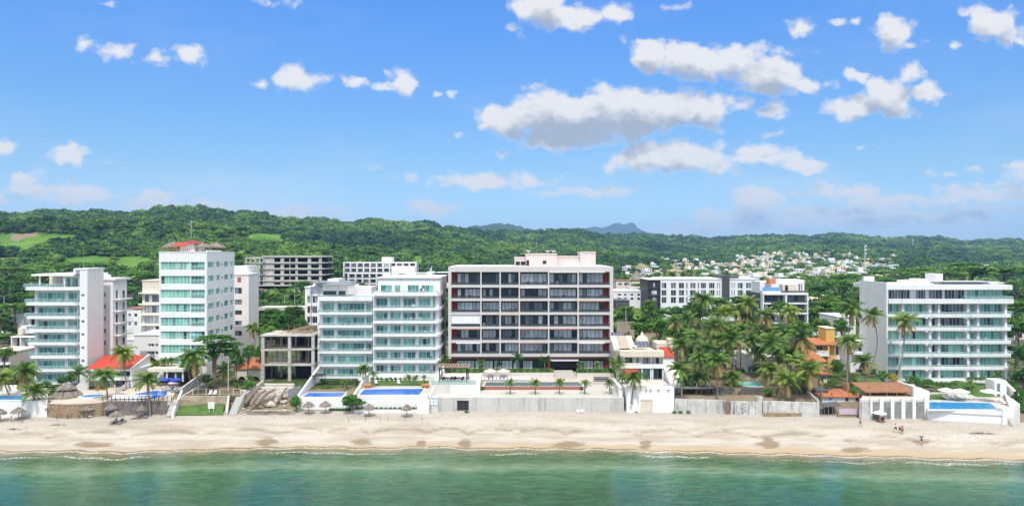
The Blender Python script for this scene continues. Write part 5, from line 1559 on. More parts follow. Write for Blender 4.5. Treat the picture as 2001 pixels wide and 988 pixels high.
def villas():
    # red roofed house at the left
    px = lambda q: 150+q/5.49
    py = lambda q: 660+q/5.49
    Yf = 162.0
    B = Bld('house', 'white house under a wide plain red roof between the two left towers', 'house', 230, Yf, Z(756,Yf), seed=51)
    x0, x1 = X(px(112),Yf), X(px(585),Yf)
    ze, yr = Z(py(332),Yf), 173.0
    zr = Z(py(183),yr); xr0, xr1 = X(px(296),yr), X(px(775),yr)
    b = MB(); b.face([(x0-0.2,Yf-0.5,ze),(x1,Yf-0.5,ze),(xr1,yr,zr),(xr0,yr,zr)]); b.face([(xr0,yr,zr),(xr1,yr,zr),(xr1,yr+8,zr-4),(xr0,yr+8,zr-4)]); b.build('roof', 'red_paint', B.root)
    b = MB(); b.face([(x0-0.2,Yf-0.5,ze-0.35),(xr0,yr,zr-0.35),(xr1,yr,zr-0.35),(x1,Yf-0.5,ze-0.35)]); b.box(x0-0.2, x1+0.2, Yf-0.62, Yf-0.51, ze-0.4, ze+0.05); b.build('fascia', 'white_trim', B.root)
    # gable wall on the right following the roof slope
    b = MB(); b.face([(x1+0.35,Yf-0.2,Z(756,Yf)),(xr1+0.35,yr,Z(756,Yf)),(xr1+0.35,yr,zr+0.3),(x1+0.35,Yf-0.6,ze+0.3)]); b.face([(x1,Yf-0.2,Z(756,Yf)),(x1,Yf-0.6,ze+0.3),(xr1,yr,zr+0.3),(xr1,yr,Z(756,Yf))]); b.face([(x1,Yf-0.6,ze+0.3),(x1+0.35,Yf-0.6,ze+0.3),(xr1+0.35,yr,zr+0.3),(xr1,yr,zr+0.3)]); b.face([(x1,Yf-0.2,Z(756,Yf)),(x1+0.35,Yf-0.2,Z(756,Yf)),(x1+0.35,Yf-0.6,ze+0.3),(x1,Yf-0.6,ze+0.3)]); b.build('gable_wall', 'white_wall', B.root)
    b = MB(); b.box(x0+0.3, x1-0.02, Yf+2.2, yr, Z(758,Yf), ze-0.4); b.build('core_wall', 'white_wall', B.root)
    for t, bt in ((348,405),(455,512)):
        for a, c, n in ((405,480,3),(488,580,3)): B.win(px(a), px(c), py(t), py(bt), Yf+2.18, n, style='dark', frame='dark_grey')
    b = MB(); b.box(x0, x1-0.01, Yf-0.3, Yf+2.2, Z(py(450),Yf), Z(py(412),Yf)); b.build('balcony_wall', 'white_wall', B.root)
    b = MB(); b.box(X(px(395),Yf), X(px(405),Yf), Yf+0.2, Yf+0.5, Z(756,Yf), ze-0.4); b.build('pier', 'white_wall', B.root)
    # white sweeping garden wall in front
    b = MB(); b.prism([(X(px(-10),158),157.6),(X(px(110),160),160.4),(X(px(110),160),160.8),(X(px(-10),158),158.0)], Z(py(640),158), [Z(py(520),158),Z(py(400),160),Z(py(400),160),Z(py(520),158)]); b.build('sweep_wall', 'white_wall', B.root)
    B.done()
    # orange roofed house behind the garden wall, right of the tower
    Yf = 172.0
    px = lambda q: 340+q/5.489
    py = lambda q: 640+q/5.489
    B = Bld('house', 'cream house with arched openings and orange roof beside the unfinished frame', 'house', 487, Yf, Z(745,Yf), seed=52)
    x0, x1 = X(px(655),Yf), X(px(960),Yf)
    b = MB(); b.box(x0, x1, Yf+0.7, Yf+9, Z(748,Yf), Z(py(448),Yf)); b.build('core_wall', 'interior', B.root)
    sk = MB(); zb, zt = Z(748,Yf), Z(py(448),Yf)
    hs = []
    for c0, c1 in ((675,780),(800,930)):
        xa, xb = X(px(c0),Yf), X(px(c1),Yf); n = 10
        for i in range(n):
            u0, u1 = i/n, (i+1)/n; um = (u0+u1)/2
            hs.append((xa+(xb-xa)*u0, xa+(xb-xa)*u1, zb, Z(py(600),Yf)+(Z(py(520),Yf)-Z(py(600),Yf))*math.sqrt(max(0.02, 1-(2*um-1)**2))))
    holes_skin(sk, 'F', Yf, 0.5, x0, x1, zb, zt, hs); sk.build('arcade_wall', 'cream_wall', B.root)
    b = MB(); hip_roof(b, x0, x1, Yf, Yf+9, zt+0.25, 2.4, 0.3); b.build('roof', 'orange_tile', B.root)
    B.done()
    # cream villa with solar panels
    Yf = 164.5
    px = lambda q: 1180+q/3.187
    py = lambda q: 520+q/3.187
    B = Bld('villa', 'cream two storey villa with solar panels and a small dome on its roof', 'house', 1256, Yf, Z(745,Yf), seed=53)
    b = MB(); b.box(X(px(102),Yf), X(px(372),Yf), Yf+1.6, Yf+15, Z(748,Yf), Z(py(560),Yf)); b.build('core_wall', 'cream_wall', B.root)
    b = MB(); b.box(X(px(100),Yf), X(px(373),Yf), Yf-0.4, Yf+1.7, Z(py(562),Yf), Z(py(526),Yf)); b.build('roof_canopy', 'cream_wall', B.root)
    b = MB(); b.box(X(px(98),Yf), X(px(372),Yf), Yf-0.6, Yf+1.61, Z(py(632),Yf), Z(py(612),Yf)); b.build('balcony_slab', 'white_trim', B.root)
    b = MB(); b.box(X(px(98),Yf), X(px(235),Yf), Yf-0.55, Yf-0.4, Z(py(611),Yf), Z(py(600),Yf)); b.build('balcony_wall', 'cream_wall', B.root)
    for a, c, n, s_ in ((130,180,2,'dark'),(200,220,1,'dark'),(240,288,4,'dark'),(302,312,1,'dark'),(320,346,1,'dark')): B.win(px(a), px(c), py(566), py(609), Yf+1.58, n, style=s_)
    for a, c, n, s_ in ((180,232,2,'dark'),(240,288,1,'teal'),(308,366,2,'dark')): B.win(px(a), px(c), py(636), py(698), Yf+1.58, n, style=s_, mood='')
    for q in (236, 291, 302, 366):
        b = MB(); b.box(X(px(q-4),Yf), X(px(q+4),Yf), Yf-0.3, Yf+0.2, Z(748,Yf), Z(py(632),Yf)); b.build('pillar', 'white_wall', B.root)
    zr = Z(py(526),Yf)
    # leaning cream panels, solar arrays, dome
    for i in range(3):
        b = MB(); xa = X(px(70+i*34),Yf); b.xprism([(Yf+1.8,zr),(Yf+8,zr+2.4),(Yf+8,zr+2.7),(Yf+1.8,zr+0.3)], xa, xa+2.6); b.build('roof_panel', 'cream_wall', B.root)
    for a, c, y0, y1, z0, z1 in ((168,305,Yf+3.2,Yf+6.2,zr+0.4,zr+1.5),(85,172,Yf+9.5,Yf+12,zr+2.0,zr+2.9)):
        n = 6 if a > 100 else 4
        w = (X(px(c),Yf)-X(px(a),Yf))/n
        for i in range(n):
            b = MB(); xa = X(px(a),Yf)+w*i
            for j in range(2):
                f0, f1 = j/2+0.01, (j+1)/2-0.01
                b.xprism([(y0+(y1-y0)*f0,z0+(z1-z0)*f0),(y0+(y1-y0)*f1,z0+(z1-z0)*f1),(y0+(y1-y0)*f1,z0+(z1-z0)*f1+0.06),(y0+(y1-y0)*f0,z0+(z1-z0)*f0+0.06)], xa+0.04, xa+w-0.04, 0)
            b.xprism([(y0,z0-0.06),(y1,z1-0.06),(y1,z1-0.005),(y0,z0-0.005)], xa+0.005, xa+w-0.005, 1)
            b.build('solar_panel', ['solar_cell','pale_metal'], B.root)
    b = MB(); xd, yd = X(px(238),175), 175; zd = Z(py(468),175)
    b.lathe(xd, yd, [(1.7,zd-1.5),(1.7,zd),(1.62,zd+0.5),(1.3,zd+1.1),(0.8,zd+1.5),(0.35,zd+1.7),(0.4,zd+2.1),(0.12,zd+2.4),(0.02,zd+2.7)], 16); b.build('dome', 'cream_wall', B.root, smooth=True)
    b = MB(); b.lathe(X(px(192),Yf+2), Yf+2, [(0.02,zr+0.5),(0.5,zr+0.6),(0.7,zr+0.95)], 12); b.build('satellite_dish', 'white_trim', B.root)
    b = MB(); xa, xb = X(px(368),Yf), X(px(440),Yf); b.xprism([(Yf,Z(py(568),Yf)),(Yf+5,Z(py(568),Yf)+1.7),(Yf+5,Z(py(568),Yf)+1.9),(Yf,Z(py(568),Yf)+0.2)], xa+0.1, xb); b.build('red_roof', 'red_tile', B.root)
    b = MB(); b.box(xa+0.15, xb, Yf+0.4, Yf+6, Z(748,Yf), Z(py(570),Yf)); b.build('side_wall', 'white_wall', B.root)
    b = MB(); b.prism([(xa+0.1,Yf-7),(xb+0.2,Yf-7),(xb+0.2,Yf-0.2),(xa+0.1,Yf-0.2)], Z(py(760),Yf), [Z(py(740),Yf-7)+0.4,Z(py(740),Yf-7)+0.4,Z(py(628),Yf),Z(py(628),Yf)]); b.build('ramp_wall', 'white_wall', B.root)
    b = MB(); xa, xb = X(px(130),Yf-1.5), X(px(226),Yf-1.5); b.xprism([(Yf-2.2,Z(py(682),Yf)),(Yf-0.62,Z(py(640),Yf)),(Yf-0.62,Z(py(640),Yf)+0.08),(Yf-2.2,Z(py(682),Yf)+0.08)], xa, xb); b.build('red_awning', 'red_tile', B.root)
    b = MB(); b.box(X(px(330),176), X(px(410),176), 176, 182, Z(py(560),176), Z(py(478),176)); b.build('rear_wall', 'cream_wall', B.root)
    b = MB(); b.box(X(px(404),174), X(px(432),174), 174, 177, Z(py(560),174), Z(py(452),174)); b.build('chimney', 'cream_wall', B.root)
    B.done()
    # white terrace block on the beach below the villa
    Yw = wall_y(X(1270,151))-0.45
    B = Bld('boathouse', 'white beach block with a closed beige garage door below the cream villa', 'building', 1270, Yw, 1.9, seed=54)
    b = MB(); zt = Z(py(768),Yw)
    holes_skin(b, 'F', Yw, 0.4, X(px(142),Yw), X(px(438),Yw), 1.2, zt, [(X(px(228),Yw),X(px(302),Yw),1.2,Z(py(832),Yw))])
    b.box(X(px(142),Yw), X(px(438),Yw), Yw+0.41, Yw+12, 1.2, zt); b.build('wall', 'white_wall', B.root)
    b = MB(); b.box(X(px(228),Yw)+0.02, X(px(302),Yw)-0.02, Yw+0.2, Yw+0.3, 1.4, Z(py(832),Yw)-0.02)
    for i in range(5): b.box(X(px(228),Yw)+0.05, X(px(302),Yw)-0.05, Yw+0.17, Yw+0.198, 1.6+i*0.6, 2.1+i*0.6)
    b.build('garage_door', 'cream_wall', B.root)
    b = MB(); b.box(X(px(142),Yw), X(px(438),Yw), Yw-0.05, Yw+0.35, zt+0.004, zt+0.85); b.build('parapet', 'white_wall', B.root)
    b = MB(); b.box(X(px(142),Yw)+0.01, X(px(438),Yw)-0.01, Yw+0.36, Yw+11.9, zt+0.005, zt+0.06); b.build('terrace_paving', 'pale_concrete', B.root)
    for q in (262, 290, 340, 400): 
        b = MB(); b.box(X(px(q),Yw)-0.1, X(px(q),Yw)+0.1, Yw-0.25, Yw-0.005, zt-0.3, zt-0.05); b.build('lamp', 'dark_grey', B.root)
    B.done()
    # yellow villa
    Yf = 188.0
    px = lambda q: 1400+q/3.1875
    py = lambda q: 520+q/3.1875
    B = Bld('villa', 'yellow villa with white balconies and an orange tiled roof behind the palms', 'house', px(720), Yf, Z(728,Yf), seed=55)
    b = MB(); b.box(X(px(612),Yf), X(px(822),Yf), Yf+1.2, Yf+12, Z(730,Yf), Z(py(488),Yf)); b.build('wall', 'yellow_wall', B.root)
    for a, c in ((690,700),(790,822)):
        b = MB(); b.box(X(px(a),Yf), X(px(c),Yf), Yf-0.4, Yf+1.21, Z(730,Yf), Z(py(490),Yf)); b.build('pier', 'yellow_wall', B.root)
    b = MB(); b.box(X(px(703),Yf), X(px(757),Yf), Yf+2, Yf+7, Z(py(490),Yf), Z(py(393),Yf)); b.build('tower_wall', 'yellow_wall', B.root)
    b = MB(); b.box(X(px(700),Yf), X(px(760),Yf), Yf+1.7, Yf+7.3, Z(py(393),Yf)+0.003, Z(py(388),Yf)); b.build('tower_coping', 'cream_wall', B.root)
    b = MB(); xa, xb = X(px(606),Yf), X(px(750),Yf); b.xprism([(Yf-0.6,Z(py(490),Yf)),(Yf+6,Z(py(452),Yf+6)+0.2),(Yf+6,Z(py(452),Yf+6)+0.4),(Yf-0.6,Z(py(490),Yf)+0.25)], xa, xb); b.build('roof', 'orange_tile', B.root)
    for a, c, t, bt, n in ((620,662,492,522,2),(694,712,493,512,1),(740,785,496,550,2),(745,785,582,602,2),(694,712,560,578,1),(745,785,618,640,2)): B.win(px(a), px(c), py(t), py(bt), Yf+1.17, n, style='dark', frame='white_trim')
    for a, c, t, bt in ((612,694,524,558),(738,788,552,580),(738,788,603,616)):
        b = MB(); holes = []
        n = max(3, int((c-a)/12))
        for i in range(n): q0 = a+(c-a)*(i+0.3)/n; q1 = a+(c-a)*(i+0.7)/n; holes.append((X(px(q0),Yf),X(px(q1),Yf),Z(py(t+12),Yf),Z(py(t+5),Yf)))
        holes_skin(b, 'F', Yf-0.7, 0.25, X(px(a),Yf), X(px(c),Yf), Z(py(bt),Yf), Z(py(t),Yf), holes); b.build('balcony_wall', 'white_wall', B.root)
        b = MB(); b.box(X(px(a),Yf), X(px(c),Yf), Yf-0.44, Yf+1.19, Z(py(bt),Yf), Z(py(bt),Yf)+0.2); b.build('balcony_slab', 'white_wall', B.root)
    B.done()
    # white house right of it and blank white gable behind
    B = simple_block('house', 'white house with dark balconies between the yellow villa and the broad condominium', 'house', px(835), px(955), py(470), 735, 182, 9, 'white_wall', [(py(486),py(528)),(py(545),py(590)),(py(640),py(672))], [(px(866),px(952),4)], frame='dark_grey')
    b = MB(); b.box(X(px(838),182), X(px(955),182), 180.6, 181.9, Z(py(545),182), Z(py(531),182)); b.build('balcony_slab', 'white_wall', B.root)
    B = simple_block('house', 'blank white gable wall rising behind the yellow villa', 'house', px(752), px(868), py(318), 700, 205, 12, 'white_stained', [], [])
    b = MB(); b.box(X(px(790),206), X(px(815),206), 206, 208, Z(py(318),205)+0.36, Z(py(300),205)); b.build('chimney', 'white_wall', B.root)
    # a painted garden wall behind the grove: blue writing on white
    b = MB(); y_ = 214; b.box(X(px(596),y_), X(px(690),y_), y_, y_+0.4, Z(py(432),y_), Z(py(376),y_))
    o = b.build('boundary_wall', 'white_wall', None, (X(px(640),y_), y_, Z(py(432),y_))); setp(o, 'white boundary wall covered in blue scrawled writing behind the yellow villa', 'wall')
    b = MB(); r = random.Random(3)
    for k in range(22):
        q = 604+k*3.8; u0 = r.uniform(382,392); u1 = r.uniform(400,416)
        b.bar((X(px(q),y_),y_-0.03,Z(py(u0),y_)),(X(px(q+r.uniform(-5,5)),y_),y_-0.03,Z(py(u1),y_)),0.13,0.02)
        b.bar((X(px(q),y_),y_-0.03,Z(py(u0),y_)),(X(px(q+r.uniform(2,7)),y_),y_-0.03,Z(py(u0+r.uniform(2,12)),y_)),0.12,0.02)
    b.build('painted_writing', 'sign_blue', o)
    # orange roofs among the palms
    for (a, c, t, bt, Y_, wt, lab) in ((555,692,545,598,172,640,'house under an orange hipped roof behind the palm with dry fronds'),(640,706,642,674,168,725,'low porch with an orange tiled roof below the hipped roof house'),(120,190,484,510,205,545,'orange roofed cottage glimpsed through the middle of the palm grove')):
        x0, x1 = X(px(a),Y_), X(px(c),Y_)
        B = Bld('house', lab, 'house', px((a+c)/2), Y_, Z(py(wt),Y_), seed=a)
        b = MB(); b.box(x0+0.4, x1-0.4, Y_+0.6, Y_+8, Z(py(wt),Y_)-1.5, Z(py(bt),Y_)); b.build('wall', 'cream_wall', B.root)
        b = MB(); hip_roof(b, x0, x1, Y_, Y_+8.5, Z(py(bt),Y_)+0.25, max(1.5, (bt-t)*0.045), 0.2); b.build('roof', 'orange_tile', B.root)
        B.win(px(a+20), px(a+45), py(bt+8), py(bt+24), Y_+0.57, 2, style='dark')
    # grey-white modern house in the grove
    Y_ = 176
    B = Bld('house', 'angular white house with a shaded porch in the middle of the palm grove', 'house', px(240), Y_, Z(py(690),Y_), seed=58)
    for a, c, t, bt, y_, d, mat in ((185,262,548,690,Y_,8,'white_stained'),(262,372,560,590,Y_-0.5,8,'white_stained'),(200,300,478,548,Y_+4,7,'old_plaster'),(262,372,595,690,Y_+3,5,'dark_grey'),(60,180,540,600,Y_+8,6,'old_plaster')):
        b = MB(); b.box(X(px(a),y_), X(px(c),y_), y_, y_+d, Z(py(bt),y_)-0.5, Z(py(t),y_)); b.build('wall', mat, B.root)
    b = MB(); b.xprism([(Y_-3,Z(py(655),Y_-3)),(Y_+2.9,Z(py(640),Y_)+0.8),(Y_+2.9,Z(py(640),Y_)+1.0),(Y_-3,Z(py(655),Y_-3)+0.2)], X(px(265),Y_), X(px(390),Y_)); b.build('porch_roof', 'brown_tile', B.root)
    for a, c, t, bt, y_ in ((196,212,620,660,Y_-0.03),(215,250,490,530,Y_+3.97)): B.win(px(a), px(c), py(t), py(bt), y_, 2, style='dark')
    # terrace house in terracotta at the old wall
    px = lambda q: 1590+q/4.942
    py = lambda q: 680+q/4.94
    Yf = 151.0
    B = Bld('beach_house', 'small white beach house with a terracotta roof terrace right of the graffiti wall', 'house', px(240), Yf, 2.2, seed=59)
    b = MB(); b.box(X(px(82),Yf), X(px(405),Yf), Yf, Yf+8, Z(py(526),Yf), Z(py(470),Yf)); b.build('wall', 'white_stained', B.root)
    b = MB(); b.box(X(px(88),Yf), X(px(392),Yf), Yf+0.8, Yf+7.5, 1.6, Z(py(526),Yf)-0.003); b.build('stone_base', 'dark_stone', B.root)
    b = MB(); b.box(X(px(74),Yf), X(px(436),Yf), Yf-0.5, Yf+8.2, Z(py(470),Yf)+0.003, Z(py(462),Yf)); b.build('terrace_floor', 'orange_tile', B.root)
    for a, c, y_, t in ((74,88,Yf-0.4,425),(180,195,Yf-0.4,430),(345,372,Yf-0.4,440),(420,436,Yf-0.4,440),(300,345,Yf+6,340)):
        b = MB(); b.box(X(px(a),y_), X(px(c),y_), y_, y_+0.6, Z(py(462),Yf), Z(py(t),y_)); b.build('terrace_pillar', 'orange_paint', B.root)
    b = MB(); b.box(X(px(88),Yf), X(px(420),Yf), Yf-0.35, Yf-0.1, Z(py(462),Yf)+0.002, Z(py(452),Yf)); b.build('terrace_parapet', 'orange_paint', B.root)
    b = MB(); b.box(X(px(86),Yf), X(px(215),Yf), Yf+3.5, Yf+6.5, Z(py(432),Yf+3), Z(py(410),Yf+3)); b.build('terrace_shed', 'dark_grey', B.root)
    B.win(px(302), px(340), py(470), py(515), Yf-0.02, 1, style='dark')
    B.box('notice_board', 'sign_blue', px(150), px(180), py(478), py(500), Yf-0.08, Yf-0.01)
    B.done()
villas()

# ================================================================== sea front: walls, terraces, pools
def G(px, py, z):
    Y = YZ(py, z); return (X(px, Y), Y)
def Yw(px): 
    y = 148.0
    for _ in range(4): y = float(wall_y(X(px, y)))
    return y
def one(name, mb, mats, label, cat, org, group=None, kind=None, smooth=False):
    return setp(mb.build(name, mats, None, org, smooth), label, cat, group, kind)

def seawall(name, label, px0, px1, py_top, mat, thick=0.45, fwd=0.0, holes=(), bulge=0.0, n=6, cap=None):
    """a wall along the head of the beach; holes are pixel rectangles on its face"""
    pts = []
    for i in range(n+1):
        p = px0+(px1-px0)*i/n; y = Yw(p)-fwd-bulge*math.sin(math.pi*i/n)
        pts.append((X(p,y), y))
    ym = sum(p[1] for p in pts)/len(pts); zt = Z(py_top, ym)
    b = MB()
    if holes:
        x0, x1 = pts[0][0], pts[-1][0]
        holes_skin(b, 'F', ym, thick, x0, x1, 0.9, zt, [(X(a,ym),X(c,ym),max(0.9,Z(d,ym)),Z(t,ym)) for a,c,t,d in holes])
    else:
        b.prism(pts+[(x, y+thick) for x, y in reversed(pts)], 0.9, zt)
    o = one(name, b, mat, label, 'wall', (pts[0][0], pts[0][1], 2))
    if cap:
        b = MB(); b.prism([(x, y-0.06) for x, y in pts]+[(x, y+thick+0.06) for x, y in reversed(pts)], zt+0.003, zt+0.1); b.build('coping', cap, o)
    return o, zt, ym
def slab(name, label, cat, poly, z0, z1, mat, kind=None):
    b = MB(); b.prism(poly, z0, z1)
    return one(name, b, mat, label, cat, (poly[0][0], poly[0][1], z0), kind=kind)
def pool(label, poly, z, mat, rim=0.35, rim_mat='white_trim', wall_to=None, wall_mat=None):
    c = Vector((sum(p[0] for p in poly)/len(poly), sum(p[1] for p in poly)/len(poly)))
    t = empty('swimming_pool', (c.x, c.y, z), label, 'swimming pool')
    outer = []
    for x, y in poly:
        d = Vector((x, y))-c; d = d*(1+rim/d.length); outer.append((d.x+c.x, d.y+c.y))
    b = MB(); n = len(poly)
    for i in range(n):
        j = (i+1) % n
        lo = z-0.25 if wall_to is None else wall_to
        b.face([(*outer[i],z+0.06),(*outer[j],z+0.06),(*poly[j],z+0.06),(*poly[i],z+0.06)])
        b.face([(*poly[i],z+0.06),(*poly[j],z+0.06),(*poly[j],z-0.2),(*poly[i],z-0.2)])
        b.face([(*outer[i],lo),(*outer[j],lo),(*outer[j],z+0.06),(*outer[i],z+0.06)])
    b.build('coping', rim_mat, t)
    b = MB(); b.face([(*p, z) for p in poly]); b.build('water', mat, t)
    return t
def stairs(name, label, px0, px1, Y0, z0, Y1, z1, n, mat, px0b=None, px1b=None):
    b = MB(); r = (Y1-Y0)/n
    for i in range(n):
        y = Y0+r*i
        b.box(X(px0,Y0), X(px1,Y0), y, Y1+0.01*i, z0+(z1-z0)*i/n, z0+(z1-z0)*(i+1)/n)
    return one(name, b, mat, label, 'stairs', (X((px0+px1)/2,Y0), Y0, z0))

# furniture kinds
def palapa(px, py, base_py, rpx, label, h=2.5):
    z = 1.9
    for _ in range(5):
        y = YZ(base_py, z); z = bz(X(px,y), y) if y < wall_y(X(px,y)) else 2.0
    x = X(px,y); r = rpx*y/F
    t = empty('beach_palapa', (x, y, z), label, 'palapa', 'thatched palapas on the sand')
    b = MB(); thatch_cone(b, x, y, z+h-0.75, z+h+0.25, r, 22, int(px)); b.build('thatch_roof', 'thatch', t)
    b = MB(); b.cyl(x, y, z-0.3, z+h, 0.075, 7); b.build('pole', 'timber', t)
    b = MB()
    for k in range(6):
        a = k*math.pi/3; b.bar((x,y,z+h-0.1),(x+r*0.85*math.cos(a), y+r*0.85*math.sin(a), z+h-0.68),0.03)
    b.build('roof_spokes', 'timber', t)
    return x, y, z
_lounger = None
def lounger(x, y, z, rz, label, group, mat='white_cloth'):
    global _lounger
    t = empty('sun_lounger', (0,0,0), label, 'sun lounger', group)
    if _lounger is None:
        me = {}
        b = MB()
        for sx in (-0.3, 0.3): b.box(sx-0.03, sx+0.03, -0.95, 0.95, 0.26, 0.33)
        b.box(-0.27, 0.27, -0.95, -0.9, 0.27, 0.32); b.box(-0.27, 0.27, 0.9, 0.95, 0.27, 0.32); me['frame'] = (b.mesh('frame', 'pale_metal'), 1)
        b = MB(); b.box(-0.03, 0.03, -0.03, 0.03, 0, 0.26); me['leg'] = (b.mesh('leg', 'pale_metal'), 4)
        b = MB(); b.box(-0.29, 0.29, -0.93, 0.3, 0.335, 0.41); me['seat'] = (b.mesh('seat', 'white_cloth'), 1)
        b = MB(); b.obox((0,0.58,0.6),(0.29,0,0),(0,0.29,0.22),(0,-0.03,0.04)); me['backrest'] = (b.mesh('backrest', 'white_cloth'), 1)
        _lounger = me
    for k, (m, n) in _lounger.items():
        for i in range(n):
            o = bpy.data.objects.new(k, m); COL.objects.link(o); o.parent = t
            if k == 'leg': o.location = ((-0.27,0.27)[i%2], (-0.85,0.85)[i//2], 0)
            if k in ('seat','backrest') and mat != 'white_cloth':
                o.material_slots[0].link = 'OBJECT'; o.material_slots[0].material = M[mat]
    t.location = (x, y, z); t.rotation_euler = (0, 0, rz)
    return t
def parasol(x, y, z, r, label, mat, group=None, h=2.4, tilt=0.0):
    t = empty('parasol', (x, y, z), label, 'parasol', group)
    b = MB(); n = 8; top = (x+tilt, y, z+h+0.35)
    rim = [(x+r*math.cos(2*math.pi*k/n+0.39)+tilt, y+r*math.sin(2*math.pi*k/n+0.39), z+h-0.25) for k in range(n)]
    for k in range(n):
        b.face([rim[k], rim[(k+1)%n], top]); q0, q1 = rim[k], rim[(k+1)%n]
        b.face([q0, (q0[0],q0[1],q0[2]-0.14), (q1[0],q1[1],q1[2]-0.14), q1])
    b.build('canopy', mat, t)
    b = MB(); b.tube([(x,y,z),(x+tilt,y,z+h+0.4)], 0.03, 6); b.build('pole', 'pale_metal', t)
    b = MB(); b.cyl(x, y, z, z+0.1, 0.28, 10); b.build('base', 'pale_concrete', t)
    return t

def front():
    # lot by lot from the left
    o, zt, ym = seawall('garden_wall', 'white garden wall below the pool at the left edge of the beach', -70, 92, 783, 'white_wall', cap='white_trim')
    slab('pool_deck', None, None, [(X(-70,147),ym+0.46),(X(92,ym),ym+0.46),(X(92,160),160),(X(-70,160),160)], 4.2, zt-0.02, 'plaza_paving', 'structure')
    pool('blue pool behind the white wall at the left edge of the beach', [G(-40,781,zt+.03),G(42,781,zt+.03),G(46,773,zt+.03),G(-40,772,zt+.03)], zt+0.03, 'pool_sky', 0.4)
    b = MB(); b.box(X(-40,158), X(32,158), 158, 158.4, 4.5, Z(752,158)); one('garden_wall', b, 'white_wall', 'white rear garden wall standing behind the pool at the left edge', 'wall', (X(0,158),158,5))
    o, zt2, ym2 = seawall('stone_wall', 'curved tan stone wall below the big thatched bar', 94, 200, 788.5, 'tan_stone', 0.6, 0.2, bulge=1.0, n=10, cap='terrace_tile')
    slab('bar_terrace', None, None, [(X(94,ym2),Yw(94)+.45),(X(147,148),Yw(147)-0.5),(X(200,ym2),Yw(200)+.45),(X(206,160),160),(X(92,160),160)], 3.8, max(zt2, 4.95), 'terrace_tile', 'structure')
    o, zt3, ym3 = seawall('stone_wall', 'long purple grey stone wall under the terrace of the crescent pool', 201, 331, 784.5, 'grey_stone', 0.6, 0.0, n=8, cap='grey_timber')
    zt3 = max(zt3, 5.0)
    slab('pool_deck', None, None, [(X(201,ym3),ym3+0.62),(X(331,ym3),ym3+0.62),(X(352,168),168),(X(206,168),168)], 4.0, zt3, 'terrace_tile', 'structure')
    b = MB()
    for i in range(17):
        p = 203+i*8; b.box(X(p,ym3)-0.05, X(p,ym3)+0.05, Yw(p)+0.2, Yw(p)+0.3, zt3-0.05, zt3+1.0)
    b.bar((X(203,ym3),ym3+0.25,zt3+1.0),(X(331,ym3),ym3+0.25,zt3+1.0),0.05); b.bar((X(203,ym3),ym3+0.25,zt3+0.5),(X(331,ym3),ym3+0.25,zt3+0.5),0.035)
    one('guard_rail', b, 'black_metal', 'dark post and rail guard along the edge of the crescent pool terrace', 'railing', (X(260,ym3),ym3,zt3))
    cres = [G(p,q,zt3+0.05) for p,q in ((236,780),(262,781.5),(292,780),(314,776),(328,771),(326,765),(308,762),(290,764),(268,768),(246,774))]
    pool('crescent shaped bright blue pool above the purple grey stone wall', cres, zt3+0.05, 'pool_royal', 0.5)
    pool('round jacuzzi tub on the terrace right of the big thatched bar', [(X(182,153)+2.3*math.cos(a*math.pi/7), 152.6+1.9*math.sin(a*math.pi/7)) for a in range(14)], 5.1, 'pool_blue', 0.45)
    # long white slide wall to the crescent pool
    b = MB(); b.prism([(X(226,156),156.2),(X(262,164),164.2),(X(262,164),164.6),(X(226,156),156.6)], 4.9, [5.6,7.4,7.4,5.6]); one('garden_wall', b, 'white_trim', 'sloping white wall behind the crescent pool', 'wall', (X(240,158),158,5))
    stairs('beach_stairs', 'grey beach steps beside the white ramped wall of the crescent pool', 324, 336, Yw(330)-1.8, 2.0, Yw(330)+1.2, 5.0, 12, 'grey_concrete')
    b = MB(); y0 = Yw(340)-2.6; b.prism([(X(335,y0),y0),(X(339,y0),y0),(X(353,y0+8),y0+9),(X(349,y0+8),y0+9)], 1.0, [3.0,3.0,5.9,5.9]); one('ramp_wall', b, 'white_wall', 'white ramped side wall between the crescent pool and the lawn', 'wall', (X(340,y0),y0,2))
    # diagonal concrete garden walls
    for k, (a, c, ya, yb, za, zb_, mat, lab) in enumerate(((353,392,155,166,6.4,7.8,'old_plaster','weathered concrete wall climbing from the lawn towards the tallest tower, rear one'),(354,404,152,164,5.2,6.3,'pale_concrete','pale concrete wall climbing from the lawn towards the broadleaf tree'),(470,512,153,163,4.9,6.6,'old_plaster','weathered concrete wall climbing left of the boulders'))):
        b = MB(); b.prism([(X(a,ya),ya),(X(a,ya)+0.4,ya),(X(c,yb)+0.4,yb),(X(c,yb),yb)], 3.5, [za,za,zb_,zb_]); one('garden_wall', b, mat, lab, 'wall', (X(a,ya),ya,4.8))
    # lawn bank
    yl = Yw(400)
    b = MB(); b.prism([(X(345,yl),yl-1.6),(X(440,yl),yl-1.3),(X(442,yl+4),yl+3.0),(X(352,yl+4),yl+3.0)], 0.5, [2.1,2.05,3.5,3.5]); one('lawn', b, 'lawn', None, None, (X(400,yl),yl,2), kind='structure')
    slab('garden_soil', None, None, [(X(352,152.5),152.6),(X(470,152.5),152.6),(X(470,166),166),(X(352,166),166)], 4.0, 5.05, 'soil', 'structure')
    b = MB(); b.box(X(352,yl+3), X(446,yl+3), yl+3.01, yl+3.4, 1.5, 5.1); one('retaining_wall', b, 'rock', 'low tan retaining wall behind the small lawn', 'wall', (X(400,yl),yl+3,3))
    b = MB()
    for p in (377,403,430,456,470): b.box(X(p,153.2)-0.06, X(p,153.2)+0.06, 153.1, 153.25, 5.0, 6.6)
    for zz in (5.4, 6.5): b.bar((X(377,153.2),153.17,zz),(X(470,153.2),153.17,zz),0.035)
    one('wire_fence', b, 'cream_wall', 'pale post and wire fence above the small lawn', 'fence', (X(420,153.2),153.2,5))
